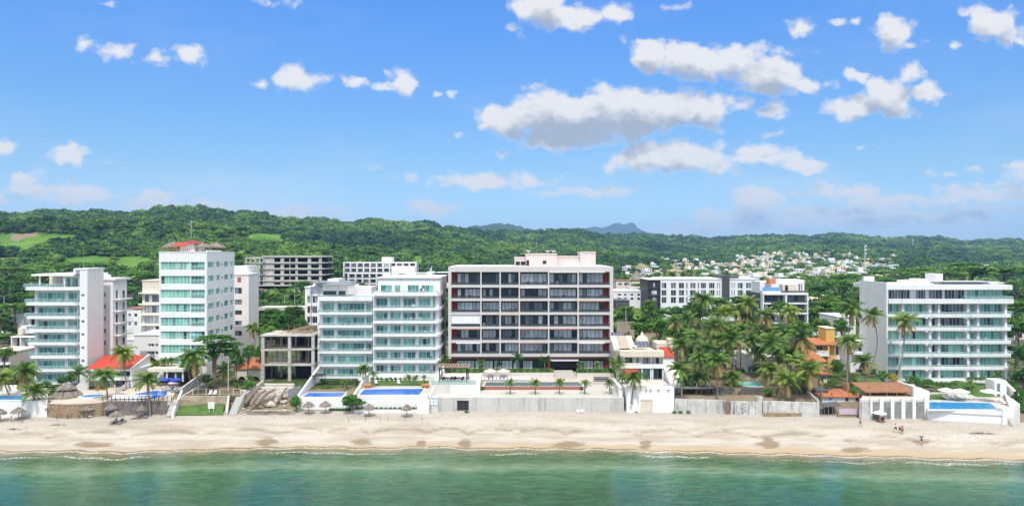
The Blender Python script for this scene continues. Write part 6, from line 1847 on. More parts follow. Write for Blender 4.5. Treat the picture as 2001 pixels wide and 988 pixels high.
    stairs('beach_stairs', 'concrete beach steps between the small lawn and the boulders', 446, 461, Yw(450)-1.8, 1.9, Yw(450)+2.6, 5.0, 12, 'pale_concrete')
    b = MB(); y0 = Yw(446)-1.9; b.prism([(X(440,y0),y0),(X(445,y0),y0),(X(447,y0+4),y0+4.5),(X(443,y0+4),y0+4.5)], 1, [2.6,2.6,5.3,5.3]); one('stair_wall', b, 'pale_concrete', 'sloping concrete side wall of the steps by the small lawn', 'wall', (X(443,y0),y0,2))
    for p, q in ((410,771),(419,771)): lounger(X(p,153.8), 154.0, 5.05, 0.2, 'white chair behind the wire fence above the small lawn', 'white chairs above the small lawn')
    b = MB(); x, y = X(413,yl-0.3), yl-0.3
    for sx in (-0.45,0.45): b.box(x+sx-0.04, x+sx+0.04, y-0.04, y+0.04, 2.2, 4.6)
    for k in range(4): b.box(x-0.7, x+0.7, y-0.09, y-0.045, 3.2+k*0.36, 3.48+k*0.36)
    one('notice_sign', b, 'white_trim', 'white slatted notice sign standing on the small lawn', 'sign', (x,y,2.2))
    # boulders, logs and builders' debris below the unfinished frame
    r = random.Random(12)
    rocks = []
    for i in range(40):
        p = r.uniform(472, 578); q = r.uniform(750, 801)
        z = 2.0 + (801-q)/52*3.0
        y = Yw(p)+0.2+(801-q)/51*10
        s = r.uniform(0.25, 0.8) if q < 785 else r.uniform(0.2, 0.45)
        b = MB(); seed = r.random()*50
        n1, n2 = 9, 6
        idx = []
        for a in range(n2+1):
            th = math.pi*a/n2
            for k in range(n1):
                ph = 2*math.pi*k/n1
                d = Vector((math.sin(th)*math.cos(ph), math.sin(th)*math.sin(ph), math.cos(th)))
                f = 1+0.65*mnoise.noise(d*1.6+Vector((seed,0,0)))
                b.v.append((X(p,y)+d.x*s*1.4*f, y+d.y*s*f, z-0.1+d.z*s*0.7*f))
        tint = r.random()
        for a in range(n2):
            for k in range(n1):
                k2 = (k+1) % n1
                b.f.append((a*n1+k, (a+1)*n1+k, (a+1)*n1+k2, a*n1+k2)); b.m.append(0); b.t.append(tint)
        one('boulder', b, r.choice(['rock','rock','rock','raw_concrete']), 'tan boulder tumbled on the bank below the unfinished concrete frame', 'boulder', (X(p,y),y,z), 'boulders below the unfinished frame')
    for k, (a, c, t, d) in enumerate(((489,520,786,764),(500,538,790,762),(478,505,772,766),(540,560,776,742))):
        ya, yb = Yw(500)+1.5+k*0.7, Yw(500)+6+k
        b = MB()
        for m in range(9):
            f = m/8; b.v; 
        pts = [(X(a+(c-a)*f,ya+(yb-ya)*f), ya+(yb-ya)*f, 2.4+0.9+f*2.4+1.0*math.sin(math.pi*f)*(0.6 if k < 2 else 0.2)) for f in [i/8 for i in range(9)]]
        b.tube(pts, [0.36,0.4,0.4,0.4,0.38,0.35,0.3,0.25,0.2] if k < 3 else 0.2, 8, 0, 0.35)
        one('fallen_trunk', b, 'grey_timber' if k != 2 else 'bark', ['thick grey brown trunk arching over the boulders, left one','thick grey brown trunk arching over the boulders, right one','short dark trunk lying at the head of the boulders','slim pale log leaning against the unfinished frame'][k], 'log', (pts[0][0], ya, 3))
    b = MB(); 
    for i in range(4): b.prism([(X(500+i*3,158),157+i*1.3),(X(568,158),157+i*1.3),(X(568,160),158.4+i*1.3),(X(500+i*3,160),158.4+i*1.3)], 3.0, 4.4+i*0.55)
    one('broken_terrace', b, 'raw_concrete', 'broken stepped concrete platform under the unfinished frame', 'terrace', (X(530,158),158,4))
    b = MB(); b.obox((X(575,155),155,5.4),(1.4,0.3,0.5),(0,0.15,0),(0,0,1.1)); one('corrugated_sheet', b, 'grey_metal', 'bent grey sheet propped at the right end of the boulders', 'sheet', (X(575,155),155,4.5))
    drift = MB()
    for i in range(190):
        p = r.triangular(458, 585, 520); y = Yw(p)+r.uniform(-1.7, 0.6)
        l = r.uniform(0.3, 1.6); a = r.gauss(0, 0.5)
        z = 2.05+r.uniform(0, 0.35); d = Vector((math.cos(a), math.sin(a)*0.6, r.uniform(-0.15,0.2)))*l/2
        drift.bar((X(p,y)-d.x,y-d.y,z-d.z),(X(p,y)+d.x,y+d.y,z+d.z), r.uniform(0.03,0.09), None, 0, r.random())
    one('driftwood', drift, 'grey_timber', 'tangle of grey driftwood along the foot of the boulders', 'driftwood', (X(520,150),150,2), kind='stuff')
    # two condominium pools
    y1 = Yw(630)+1.6
    def poolwall(lab, a, c, y, pt, lo=1.5):
        b = MB(); b.box(X(a,y), X(c,y), y, y+0.4, lo, Z(pt,y)); return one('pool_wall', b, 'white_wall', lab, 'wall', (X(a,y),y,2)), Z(pt,y)
    o, z1 = poolwall('white wall below the narrow pool beside the boulders', 586, 682, y1, 776.5)
    slab('pool_deck', None, None, [(X(584,y1),y1+0.41),(X(700,y1),y1+0.41),(X(706,170),172),(X(590,170),172)], 4.2, z1-0.02, 'plaza_paving', 'structure')
    pool('narrow royal blue pool in front of the narrow glass condominium', [G(590,775,z1+.02),G(668,775,z1+.02),G(676,766.5,z1+.02),G(603,766.5,z1+.02)], z1+0.02, 'pool_royal', 0.35)
    slab('lawn', None, None, [(X(622,162),161),(X(698,162),161),(X(700,166),166.5),(X(626,166),166.5)], z1-0.2, z1+0.04, 'lawn', 'structure')
    y2 = Yw(760)+0.9
    o, z2 = poolwall('white wall below the wide blue pool left of the grey seawall', 698, 836, y2, 771.5)
    slab('pool_deck', None, None, [(X(700,y2),y2+0.41),(X(838,y2),y2+0.41),(X(852,172),172),(X(706,172),172)], 4.2, z2-0.02, 'plaza_paving', 'structure')
    pool('wide royal blue pool in front of the wider glass condominium', [G(701,771,z2+.02),G(820,771,z2+.02),G(829,758.5,z2+.02),G(712,760,z2+.02)], z2+0.02, 'pool_royal', 0.4)
    slab('lawn', None, None, [(X(722,163),162.5),(X(836,163),162.5),(X(838,168),169),(X(726,168),169)], z2-0.2, z2+0.04, 'lawn', 'structure')
    b = MB(); b.box(X(700,171), X(838,171), 171, 171.4, 4.5, Z(730,171)); one('garden_wall', b, 'white_wall', 'low white planter wall at the foot of the wider glass condominium', 'wall', (X(760,171),171,5))
    for lab, a0, ya, za, a1, yb, zb_ in (('white party wall stepping down between the unfinished frame and the narrow pool',581,y1,5.4,621,171,8.6),('white party wall stepping down between the two condominium pools',690,y1,5.6,718,169,7.6),('white party wall stepping down beside the pergola terrace',838,y2-0.4,5.6,866,171,8.8)):
        b = MB(); b.prism([(X(a0,ya),ya),(X(a0,ya)+0.45,ya),(X(a1,yb)+0.45,yb),(X(a1,yb),yb)], 1.5, [za,za,zb_,zb_]); one('party_wall', b, 'white_wall', lab, 'wall', (X(a0,ya),ya,4))
    b = MB(); y3 = Yw(760)-0.9
    b.box(X(690,y3), X(822,y3), y3, y3+0.3, 1.4, 2.6); one('planter_wall', b, 'white_wall', 'low white planting bed wall along the sand under the wide blue pool', 'wall', (X(760,y3),y3,2))
    slab('planting_soil', None, None, [(X(690,y3),y3+0.31),(X(822,y3),y3+0.31),(X(822,y2),y2-0.01),(X(690,y2),y2-0.01)], 1.5, 2.5, 'soil', 'structure')
    stairs('beach_stairs', 'white beach steps at the right end of the wide blue pool', 814, 837, Yw(826)-1.8, 1.9, Yw(826)+0.85, 4.6, 11, 'white_trim')
    # blue sign beside the grey seawall
    yv = Yw(848)-0.9; x = X(848,yv)
    t = empty('notice_sign', (x,yv,2), 'blue and white notice board at the left end of the grey seawall', 'sign')
    b = MB(); b.box(X(838,yv), X(856.5,yv), yv, yv+0.35, 1.4, Z(776,yv)); b.build('backing', 'old_plaster', t)
    b = MB(); b.box(X(840.5,yv), X(854.5,yv), yv-0.05, yv-0.004, Z(790.5,yv), Z(779,yv)); b.build('board', 'sign_blue', t)
    b = MB()
    for k, (a, c, tt, d) in enumerate(((841.2,846.8,780.2,785),(848,853.8,780.2,785),(841.2,846.8,786,789.6),(848,853.8,786,789.6))): b.box(X(a,yv), X(c,yv), yv-0.07, yv-0.052, Z(d,yv), Z(tt,yv))
    b.build('notice', 'white_trim', t)
    # long grey seawall with the dark store opening
    o, zs, ys = seawall('seawall', 'long grey concrete seawall with a dark square opening below the red and pale block', 857, 1219, 776, 'grey_concrete', 0.5, holes=[(893,916,782,802)])
    b = MB(); b.box(X(893,ys), X(916,ys), ys+0.3, ys+0.4, 1.5, Z(782,ys)); b.build('store_recess', 'interior', o)
    b = MB()
    for k in range(4): b.box(X(894,ys), X(915,ys), ys+0.2, ys+0.26, Z(800-k*5,ys), Z(800-k*5,ys)+0.08)
    for k in range(3): b.box(X(894+k*10,ys), X(894.7+k*10,ys), ys+0.2, ys+0.26, 2.2, Z(783,ys))
    b.build('store_grille', 'dark_grey', o)
    slab('lower_terrace', None, None, [(X(842,ys),ys+0.51),(X(1219,ys),ys+0.51),(X(1212,180),181),(X(850,180),181)], 3.5, zs-0.03, 'pale_concrete', 'structure')
    zt = zs-0.03
    yA = YZ(760.5, zt)
    # raised pool, platform and planting bank
    zp = zt+0.75
    t = pool('long grey tiled pool with a red brown front wall above the grey seawall', [(X(946,yA),yA+0.4),(X(1139,yA),yA+0.4),(X(1130,165),165.2),(X(950,165),165.2)], zp, 'pool_grey', 0.3, 'main_frame', zt, None)
    b = MB(); b.box(X(939,yA-.3), X(1140,yA-.3), yA-0.35, yA-0.05, zt+0.004, zp-0.02); b.build('front_wall', 'red_fascia', t)
    slab('upper_deck', None, None, [(X(940,166),165.9),(X(1218,166),165.9),(X(1212,181),181.2),(X(940,181),181.2)], zt+0.004, zp-0.1, 'terrace_tile', 'structure')
    b = MB(); b.box(X(938,171), X(1082,171), 171, 171.35, zt, Z(728,171)); b.box(X(1127,171), X(1200,171), 171, 171.35, zt, Z(729,171)); one('planter_wall', b, 'main_frame', 'pale planter wall in front of the ground floor of the red and pale block', 'wall', (X(1010,171),171,6))
    for a, c in ((880,1082),(1127,1206)):
        slab('lawn', None, None, [(X(a,171.4),171.36),(X(c,171.4),171.36),(X(c,177),178.5),(X(a,177),178.5)], zt, Z(728,171)-0.1, 'lawn', 'structure')
    stairs('entrance_stairs', 'grey entrance steps under the central lintel of the red and pale block', 1084, 1124, 169.5, zp-0.1, 177.5, Z(722,178), 9, 'plaza_paving')
    # pergola platform
    yP = 156.0; zP = Z(751,yP)
    b = MB(); b.box(X(842,yP), X(938,yP), yP, 171, zt+0.004, zP); one('pergola_platform', b, 'main_frame', 'pale raised platform carrying the dark pergola above the grey seawall', 'terrace', (X(890,yP),yP,zt))
    b = MB(); b.box(X(881,yP)-0.01, X(937,yP)+0.1, yP-1.2, yP-0.01, zt+0.004, zt+1.6); one('planter_box', b, 'white_trim', 'white planter box in front of the pergola platform', 'planter', (X(905,yP),yP,zt))
    t = empty('pergola', (X(888,158),158,zP), 'dark slatted pergola with dining furniture at the left end of the grey seawall', 'pergola')
    zR = Z(720,158)
    for p in (859, 912):
        for y_ in (158, 163): 
            b = MB(); b.box(X(p,158)-0.12, X(p,158)+0.12, y_-0.12, y_+0.12, zP, zR); b.build('post', 'black_metal', t)
    for y_ in (157.9,163.1): b = MB(); b.box(X(856,158), X(915,158), y_-0.1, y_+0.1, zR+0.003, zR+0.25); b.build('beam', 'black_metal', t)
    for i in range(12):
        b = MB(); xx = X(857+i*5.2,158); b.box(xx-0.2, xx+0.2, 157.4, 163.8, zR+0.255, zR+0.33); b.build('slat', 'timber' if i % 2 else 'grey_timber', t)
    b = MB(); b.box(X(843,yP), X(930,yP), yP+0.1, yP+0.13, zP+0.05, zP+0.95, 1); b.box(X(843,yP), X(930,yP), yP+0.08, yP+0.15, zP+0.95, zP+1.0, 0)
    one('glass_railing', b, ['pale_metal','rail_glass'], 'glass railing along the front of the pergola platform', 'railing', (X(888,yP),yP,zP))
    for p in (874, 896):
        b = MB(); x = X(p,160); b.cyl(x,160.4,zP+0.7,zP+0.75,0.7,14); b.cyl(x,160.4,zP,zP+0.7,0.07,8); b.cyl(x,160.4,zP,zP+0.03,0.35,10); one('dining_table', b, 'black_metal', 'dark round dining table under the slatted pergola', 'table', (x,160.4,zP), 'tables under the pergola')
        for k in range(4):
            a = k*math.pi/2+0.7; cx_, cy_ = x+1.1*math.cos(a), 160.4+1.0*math.sin(a); b = MB()
            b.box(cx_-0.25,cx_+0.25,cy_-0.25,cy_+0.25,zP+0.4,zP+0.47); dx, dy = math.cos(a)*0.25, math.sin(a)*0.25
            b.box(cx_+dx-0.22,cx_+dx+0.22,cy_+dy-0.05,cy_+dy+0.05,zP+0.48,zP+0.95)
            for sx in (-0.2,0.2):
                for sy in (-0.2,0.2): b.box(cx_+sx-0.025,cx_+sx+0.025,cy_+sy-0.025,cy_+sy+0.025,zP,zP+0.4)
            one('dining_chair', b, 'black_metal', 'dark dining chair at a round table under the slatted pergola', 'chair', (cx_,cy_,zP), 'chairs under the pergola')
    r = random.Random(5)
    for i in range(13):
        p = 944+i*7.4; lounger(X(p,167.6), 167.6, zp-0.1, r.uniform(-0.1,0.1), 'pale lounger in the row behind the long grey tiled pool', 'loungers behind the grey tiled pool')
    for p in (958, 984): parasol(X(p,168.4), 168.6, zp-0.1, 1.7, 'cream parasol over the loungers behind the long grey tiled pool', 'cream_wall', 'parasols behind the grey tiled pool')
    for i in range(7): lounger(X(1163+i*4.2,167), 167.2, zp-0.1, 0, 'dark lounger in the short row right of the long grey tiled pool', 'dark loungers right of the grey tiled pool', 'dark_grey')
    stairs('terrace_stairs', 'pale steps at the right end of the grey seawall', 1199, 1210, ys+1.5, zt, ys+7, zp+0.3, 7, 'pale_concrete')
    b = MB(); b.box(X(1210,ys), X(1217,ys), ys+0.6, ys+12, zt, zt+2.2); one('party_wall', b, 'white_stained', 'stained white party wall at the right end of the grey seawall', 'wall', (X(1213,ys),ys,zt))
    # bathtub-like white tray against the seawall, thin pole
    b = MB(); x, y = X(1134,Yw(1134)-0.8), Yw(1134)-0.8; b.box(x-0.9,x+0.9,y-0.3,y+0.3,2.05,2.35); b.box(x-0.7,x-0.4,y-0.25,y+0.25,2.351,2.6); b.box(x+0.1,x+0.6,y-0.25,y+0.25,2.351,2.7); one('beach_crate', b, 'white_trim', 'white crates left on the sand against the grey seawall', 'crate', (x,y,2))
    for p, h_ in ((1207,3.4),):
        b = MB(); y = Yw(p)-1; b.tube([(X(p,y),y,1.8),(X(p,y)+0.05,y,1.8+h_)],0.04,6); b.box(X(p,y)-0.5,X(p,y)+0.5,y-0.03,y+0.03,1.8+h_,1.85+h_); one('pole', b, 'pale_metal', 'thin pale pole standing before the right end of the grey seawall', 'pole', (X(p,y),y,1.8))
    # steel framed pavilion behind the old wall
    Yp = 154.5; t = empty('pavilion', (X(1355,Yp),Yp,4.9), 'dark steel pavilion with a flat grey roof behind the old wall right of the boathouse', 'pavilion')
    zr = Z(757,Yp)
    b = MB(); b.box(X(1318,Yp), X(1393,Yp), Yp, Yp+7, zr-0.25, zr); b.build('roof', 'grey_metal', t)
    for p in (1323, 1387):
        for dy in (0.3, 6.5): b = MB(); b.box(X(p,Yp)-0.15, X(p,Yp)+0.15, Yp+dy, Yp+dy+0.3, 4.6, zr-0.255); b.build('post', 'dark_grey', t)
    b = MB(); b.box(X(1323,Yp), X(1388,Yp), Yp+5.9, Yp+6.2, 4.6, zr-0.26); b.build('rear_wall', 'interior', t)
    # old walls
    seawall('old_wall', 'weathered grey wall between the boathouse and the dark gate post', 1319, 1418, 780, 'old_plaster', 0.4)
    b = MB(); y = Yw(1422)-0.3; b.box(X(1418.5,y), X(1426.5,y), y, y+0.6, 1.2, Z(784,y)); one('gate_post', b, 'bark', 'dark brown timber gate post between the two old walls', 'post', (X(1422,y),y,2))
    o, zg, yg = seawall('old_wall', 'weathered white grey wall covered in black graffiti right of the dark gate post', 1427.5, 1489, 784, 'old_plaster', 0.4)
    b = MB(); b.box(X(1476,yg), X(1490,yg), yg-0.08, yg+0.5, 1.2, Z(774.5,yg)); b.build('raised_pier', 'old_plaster', o)
    b = MB()
    for pts in GRAFFITI:
        q = [(X(a,yg),yg-0.03,Z(c,yg)) for a, c in pts]
        for u, v in zip(q[:-1], q[1:]): b.bar(u, v, 0.075, 0.012)
    b.build('graffiti', 'graffiti_ink', o)
    o, zg, yg2 = seawall('old_wall', 'longest weathered grey wall with a stone foot and a dark gate at its right end', 1491, 1601, 784.5, 'old_plaster', 0.4)
    b = MB(); b.box(X(1492,yg2), X(1596,yg2), yg2-0.3, yg2-0.01, 1.2, 2.7); b.build('stone_foot', 'tan_stone', o)
    b = MB(); b.box(X(1591,yg2), X(1598,yg2), yg2-0.35, yg2-0.31, 1.9, Z(798,yg2)); b.build('gate', 'dark_panel', o)
    b = MB(); b.bar((X(1583,yg2+3),yg2+4,6.5),(X(1601,yg2),yg2+0.2,Z(786,yg2)),0.3,0.4); one('buttress', b, 'pale_concrete', 'leaning pale concrete strut at the right end of the longest old wall', 'strut', (X(1592,yg2),yg2,4))
    # grove terrace: stone terrace wall, teal pool, deck
    y4 = 155.5; b = MB(); b.box(X(1392,y4), X(1486,y4), y4, y4+0.6, 4.0, Z(757.5,y4)); one('stone_wall', b, 'dark_stone', 'mossy dark stone terrace wall below the round teal pool', 'wall', (X(1440,y4),y4,4.8))
    z4 = Z(757.5,y4); slab('grove_terrace', None, None, [(X(1392,y4),y4+0.61),(X(1600,y4),y4+0.61),(X(1600,190),190),(X(1330,190),190)], 4.0, z4-0.05, 'soil', 'structure')
    b = MB()
    for i in range(9): b.box(X(1425+i*1.8,y4)-0.5, X(1425+i*1.8,y4)+0.7, y4-0.5-i*0.02, y4-0.003, z4-3+i*0.32, z4-2.7+i*0.32)
    one('stone_steps', b, 'tan_stone', 'small stone steps climbing the mossy dark terrace wall', 'stairs', (X(1432,y4),y4,4))
    cx_, cy_ = X(1470,159.6), 159.8
    pool('round teal pool in the palm grove', [(cx_+3.3*math.cos(a*math.pi/9), cy_+2.7*math.sin(a*math.pi/9)) for a in range(18)], z4, 'pool_teal', 0.4, 'pale_concrete')
    for p, lab in ((1461,'thatched palapa behind the round teal pool, left one'),(1486,'thatched palapa behind the round teal pool, right one')):
        t = empty('palapa', (X(p,165),165,z4), lab, 'palapa', 'palapas behind the teal pool')
        b = MB(); thatch_cone(b, X(p,165), 165, Z(743,165), Z(734,165), 1.35, 18, p); b.build('thatch_roof','thatch',t)
        b = MB(); b.cyl(X(p,165),165,z4-0.1,Z(737,165),0.08,6); b.build('pole','timber',t)
    # alley with fence of mauve cloth, white picket gate, small boat shed
    yq = Yw(1660)+0.2
    b = MB(); b.box(X(1640,yq), X(1684,yq), yq, yq+0.12, Z(809,yq), Z(798,yq)); o = one('banner_fence', b, 'mauve_cloth', 'long mauve banner fence in front of the small beach house', 'fence', (X(1660,yq),yq,2.5))
    b = MB(); b.box(X(1638,yq), X(1685,yq), yq+0.13, yq+0.7, 1.3, Z(809,yq)); one('stone_wall', b, 'tan_stone', 'low tan stone wall under the mauve banner', 'wall', (X(1660,yq),yq,2))
    b = MB()
    for i in range(8): b.box(X(1685.5+i*1.9,yq), X(1686.4+i*1.9,yq), yq-0.1, yq, 2.0, Z(799,yq))
    b.box(X(1685,yq), X(1700,yq), yq+0.003, yq+0.06, 3.4, 3.5); b.box(X(1685,yq), X(1700,yq), yq+0.003, yq+0.06, 2.4, 2.5)
    one('picket_gate', b, 'white_trim', 'white picket gate between the mauve banner and the fluted wall', 'gate', (X(1692,yq),yq,2))
    t = empty('beach_shack', (X(1622,yq+1),yq+1,2), 'dark tumbledown shack of poles and nets at the foot of the small beach house', 'shack')
    for i in range(7):
        b = MB(); xx = X(1606+i*5,yq+1); b.bar((xx,yq+0.6+0.3*(i%2),1.8),(xx+0.5*((i%3)-1),yq+1.2,4.6+0.4*(i%3)),0.07); b.build('pole','grey_timber',t)
    b = MB(); b.obox((X(1622,yq+2),yq+2,4.3),(2.0,0.1,0.15),(0,1.0,0.25),(0,0,0.05)); b.build('tarpaulin','dark_grey',t)
    b = MB(); b.box(X(1612,yq+1.5), X(1632,yq+1.5), yq+2.2, yq+2.3, 2, 4.2); b.build('net','interior',t)
    # fluted pillar wall
    yf = Yw(1745)
    t = empty('pillar_wall', (X(1745,yf),yf,2), 'stained wall panels between white pillars under the tile roofed terrace', 'wall')
    ztop = Z(777,yf)
    for a, c in ((1699,1703.5),(1718,1725),(1739.5,1746),(1760,1767.5),(1781.5,1788),(1805,1814)):
        b = MB(); b.box(X(a,yf), X(c,yf), yf-0.35, yf+0.3, 1.2, ztop); b.build('pillar', 'white_stained', t)
    for a, c in ((1680,1698.9),(1703.6,1717.9),(1725.1,1739.4),(1746.1,1759.9),(1767.6,1781.4),(1788.1,1804.9)):
        b = MB(); b.box(X(a,yf), X(c,yf), yf, yf+0.28, 1.2, Z(785,yf)); b.build('wall_panel', 'stained_panel' if a > 1690 else 'old_plaster', t)
        for k in range(3):
            b = MB(); b.box(X(a,yf), X(c,yf), yf+0.05, yf+0.15, Z(784.4-k*2.6,yf), Z(784.4-k*2.6,yf)+0.14); b.build('slat', 'white_trim', t)
    slab('terrace', None, None, [(X(1684,yf),yf+0.31),(X(1806,yf),yf+0.31),(X(1800,158),158),(X(1690,158),158)], 3.5, Z(781,yf), 'terrace_tile', 'structure')
    t = empty('tiled_porch', (X(1735,150),150,4.9), 'open porch with a brown orange tile roof above the pillar wall', 'porch')
    zr = Z(766,148.5); b = MB(); b.xprism([(148.0,zr),(154.5,zr+0.9),(154.5,zr+1.1),(148.0,zr+0.2)], X(1686,149), X(1786,149)); b.build('roof', 'brown_tile', t)
    b = MB(); b.box(X(1703,154), X(1786,154), 153.6, 154, 4.6, zr+0.7); b.build('rear_wall', 'pink_wall', t)
    for p in (1700,1733,1752,1770): b = MB(); b.box(X(p,148.4)-0.1, X(p,148.4)+0.1, 148.3, 148.5, 4.6, zr); b.build('post', 'timber', t)
    for p, w in ((1720,1.4),(1743,1.7)):
        b = MB(); b.box(X(p,151)-w/2, X(p,151)+w/2, 151, 152, 4.8, 5.9); one('cabinet', b, 'dark_grey', 'dark cabinet standing under the tile roofed porch', 'cabinet', (X(p,151),151,4.8), 'cabinets under the tiled porch')
    b = MB(); b.prism([(X(1784,yf+1),yf+0.7),(X(1814.5,yf+1),yf+0.7),(X(1814.5,yf+1),yf+1.1),(X(1784,yf+1),yf+1.1)], 2, [Z(755,yf+1),Z(763,yf+1),Z(763,yf+1),Z(755,yf+1)]); b.box(X(1810,yf+1), X(1814.5,yf+1), yf+1.101, yf+12, 2, Z(763,yf+1)); one('gable_wall', b, 'white_wall', 'white sloping gable wall between the tiled porch and the sky blue pool', 'wall', (X(1800,yf+1),yf+1,2))
    # sky blue pool and its white walls
    y5 = Yw(1880); z5 = Z(800,y5)
    b = MB(); ya, yb = Yw(1815), Yw(1957)
    b.prism([(X(1814,ya),ya),(X(1957,yb),yb),(X(1957,yb),yb+0.5),(X(1814,ya),ya+0.5)], 1.0, z5-0.7); o = one('pool_wall', b, 'white_wall', 'white wall below the sky blue pool at the right', 'wall', (X(1880,y5),y5,2))
    b = MB(); b.prism([(X(1814,ya),ya-0.25),(X(1957,yb),yb-0.25),(X(1957,yb),yb+0.5),(X(1814,ya),ya+0.5)], z5-0.697, z5-0.02); b.build('pool_lip', 'white_trim', o)
    pl = [G(1815,799.5,z5),G(1954,800,z5),G(1934,786.5,z5),G(1815,784.5,z5)]
    slab('pool_deck', None, None, [(X(1814,ya),ya+0.51),(X(1979,yb),yb+0.51),(X(1966,158),160),(X(1812,158),160)], 3.0, z5-0.05, 'plaza_paving', 'structure')
    pool('sky blue infinity pool at the right end of the beach', pl, z5+0.01, 'pool_sky', 0.3)
    b = MB(); b.box(X(1957.3,yb), X(1979,yb), yb-0.3, yb+1.6, 1.0, Z(797,yb)); one('pool_wall', b, 'white_wall', 'white corner block at the right end of the sky blue pool', 'wall', (X(1968,yb),yb,2))
    b = MB(); b.prism([(X(1979,yb),yb+1),(X(1991,yb),yb-0.2),(X(1993,yb),yb),(X(1971,yb+14),yb+15),(X(1969,yb+14),yb+15)], 1.0, [Z(792,yb),Z(789,yb),Z(789,yb),Z(770,yb+14),Z(770,yb+14)]); one('stair_wall', b, 'white_stained', 'white stair wall at the far right end of the beach', 'wall', (X(1985,yb),yb,2))
    stairs('beach_stairs', 'grey beach steps at the far right below the stair wall', 1979.5, 1989, yb-1.8, 1.8, yb+0.9, 4.4, 10, 'grey_concrete')
    zd = z5-0.05
    for p, q, r_, lab in ((1862.5,775,1.75,'white parasol over the loungers behind the sky blue pool, left one'),(1889.5,777,1.9,'white parasol over the loungers behind the sky blue pool, right one'),(1948,778,1.9,'white parasol standing alone at the right end of the sky blue pool')):
        y = YZ(q+10, zd); parasol(X(p,y), y+2.2, zd, r_, lab, 'white_cloth')
    for i in range(8):
        y = YZ(779.5, zd); lounger(X(1848+i*7.6,y), y, zd, 0.0, 'pale green lounger in the row behind the sky blue pool', 'loungers behind the sky blue pool', 'sage_cloth' if i % 2 else 'white_cloth')
    for p, q in ((1960,786),(1966,790)): y = YZ(q, zd); lounger(X(p,y), y, zd, 0.7, 'white lounger under the lone parasol right of the sky blue pool', 'loungers right of the sky blue pool')
    t = empty('pool_hut', (X(1956,156),156,zd), 'small white pool hut with a grey door at the right above the sky blue pool', 'hut')
    b = MB(); b.box(X(1943.5,155), X(1967,155), 155, 158, zd-1, Z(743,155)); b.build('wall','white_wall',t)
    b = MB(); b.box(X(1948,155), X(1954,155), 154.93, 154.995, zd, Z(748.5,155)); b.build('door','grey_metal',t)
    b = MB(); b.prism([(X(1967,155)+0.01,152),(X(1973,155),152),(X(1973,157),158),(X(1967,157)+0.01,158)], zd-1, [zd+1.2,zd+1.2,Z(748,156),Z(748,156)]); b.build('side_wall','white_wall',t)
    slab('lawn', None, None, [G(1816,780,zd+.1),G(1848,779,zd+.1),G(1850,769,zd+.1),G(1818,770,zd+.1)], zd-0.5, zd+0.15, 'lawn', 'structure')
    slab('lawn', None, None, [(X(1668,160),160),(X(1720,160),160),(X(1724,172),172),(X(1668,172),172)], 4.0, 5.6, 'lawn', 'structure')
    b = MB(); ym = 158.5; n = 14
    for i in range(n):
        a0, a1 = i/n, (i+1)/n
        h0, h1 = 1.9*math.sin(math.pi*a0), 1.9*math.sin(math.pi*a1)
        xa, xb = X(1902,156)+(X(1948,156)-X(1902,156))*a0, X(1902,156)+(X(1948,156)-X(1902,156))*a1
        b.face([(xa,154.5,zd),(xb,154.5,zd),(xb,158,zd+h1),(xa,158,zd+h0)]); b.face([(xa,158,zd+h0),(xb,158,zd+h1),(xb,166,zd+h1*0.9),(xa,166,zd+h0*0.9)])
    one('lawn_mound', b, 'lawn', None, None, (X(1925,156),156,zd), kind='structure')
    # palapas, posts and loungers on the sand
    for p, q, bq, rp, lab in ((1,800,823,11,'grey palapa cut by the left edge of the photo'),(36,799,820,14,'grey palapa on the sand below the left white wall'),(103,792,812,13,'grey palapa tucked against the left half of the curved stone wall'),(171,794,814,15,'grey palapa over white chairs at the right end of the curved stone wall'),
        (217,796,813,13,'grey palapa against the left end of the purple grey wall'),(228,805,827,14,'grey palapa farthest out on the sand, before the purple grey wall'),(277,797,815,10,'small grey palapa against the purple grey wall'),(603,790,808,12,'grey palapa below the narrow royal blue pool, left one'),
        (636,790,807,12,'grey palapa below the narrow royal blue pool, right one'),(721,793,813,12,'grey palapa on the sand right of the round almond tree'),(795,791,814,12,'grey palapa on the sand near the white beach steps')):
        x, y, z = palapa(p, q, bq, rp, lab)
        if p in (171, 277, 228):
            for k in (-1, 1): lounger(x+k*0.8, y+0.2, z, 0.2*k, f"{'white' if p == 171 else 'grey'} lounger under the {'palapa at the right end of the curved stone wall' if p == 171 else ('small palapa against the purple grey wall' if p == 277 else 'palapa farthest out on the sand')}", f'loungers under palapa {p}' if False else {171:'loungers by the curved stone wall',277:'loungers by the purple grey wall',228:'loungers at the outer palapa'}[p], 'white_cloth' if p == 171 else 'grey_metal')
    for i, (p, q) in enumerate([(1,826),(22,826),(43,827),(57,823),(83,816),(111,822),(132,822),(152,822),(172,822),(315,816)]):
        y = YZ(q, 1.4); z = bz(X(p,y), y); b = MB(); b.cyl(X(p,y), y, z-0.4, z+1.25, 0.09, 7, r2=0.075); one('beach_post', b, 'bark', 'dark timber post in the line across the sand at the left', 'post', (X(p,y),y,z), 'timber posts on the sand at the left')
    for i, (p, q) in enumerate([(681,824),(714,823),(743,823),(758,822),(792,823),(825,822)]):
        y = YZ(q, 1.4); z = bz(X(p,y), y); b = MB(); b.cyl(X(p,y), y, z-0.4, z+1.0, 0.05, 6); one('beach_post', b, 'grey_timber', 'thin grey post in the line across the sand below the wide blue pool', 'post', (X(p,y),y,z), 'thin posts on the sand below the wide pool')
    # the big thatched bar
    x, y, z = X(130,152.5), 152.5, 4.95
    t = empty('thatched_bar', (x,y,z), 'big two tiered thatched bar on the curved stone terrace', 'palapa')
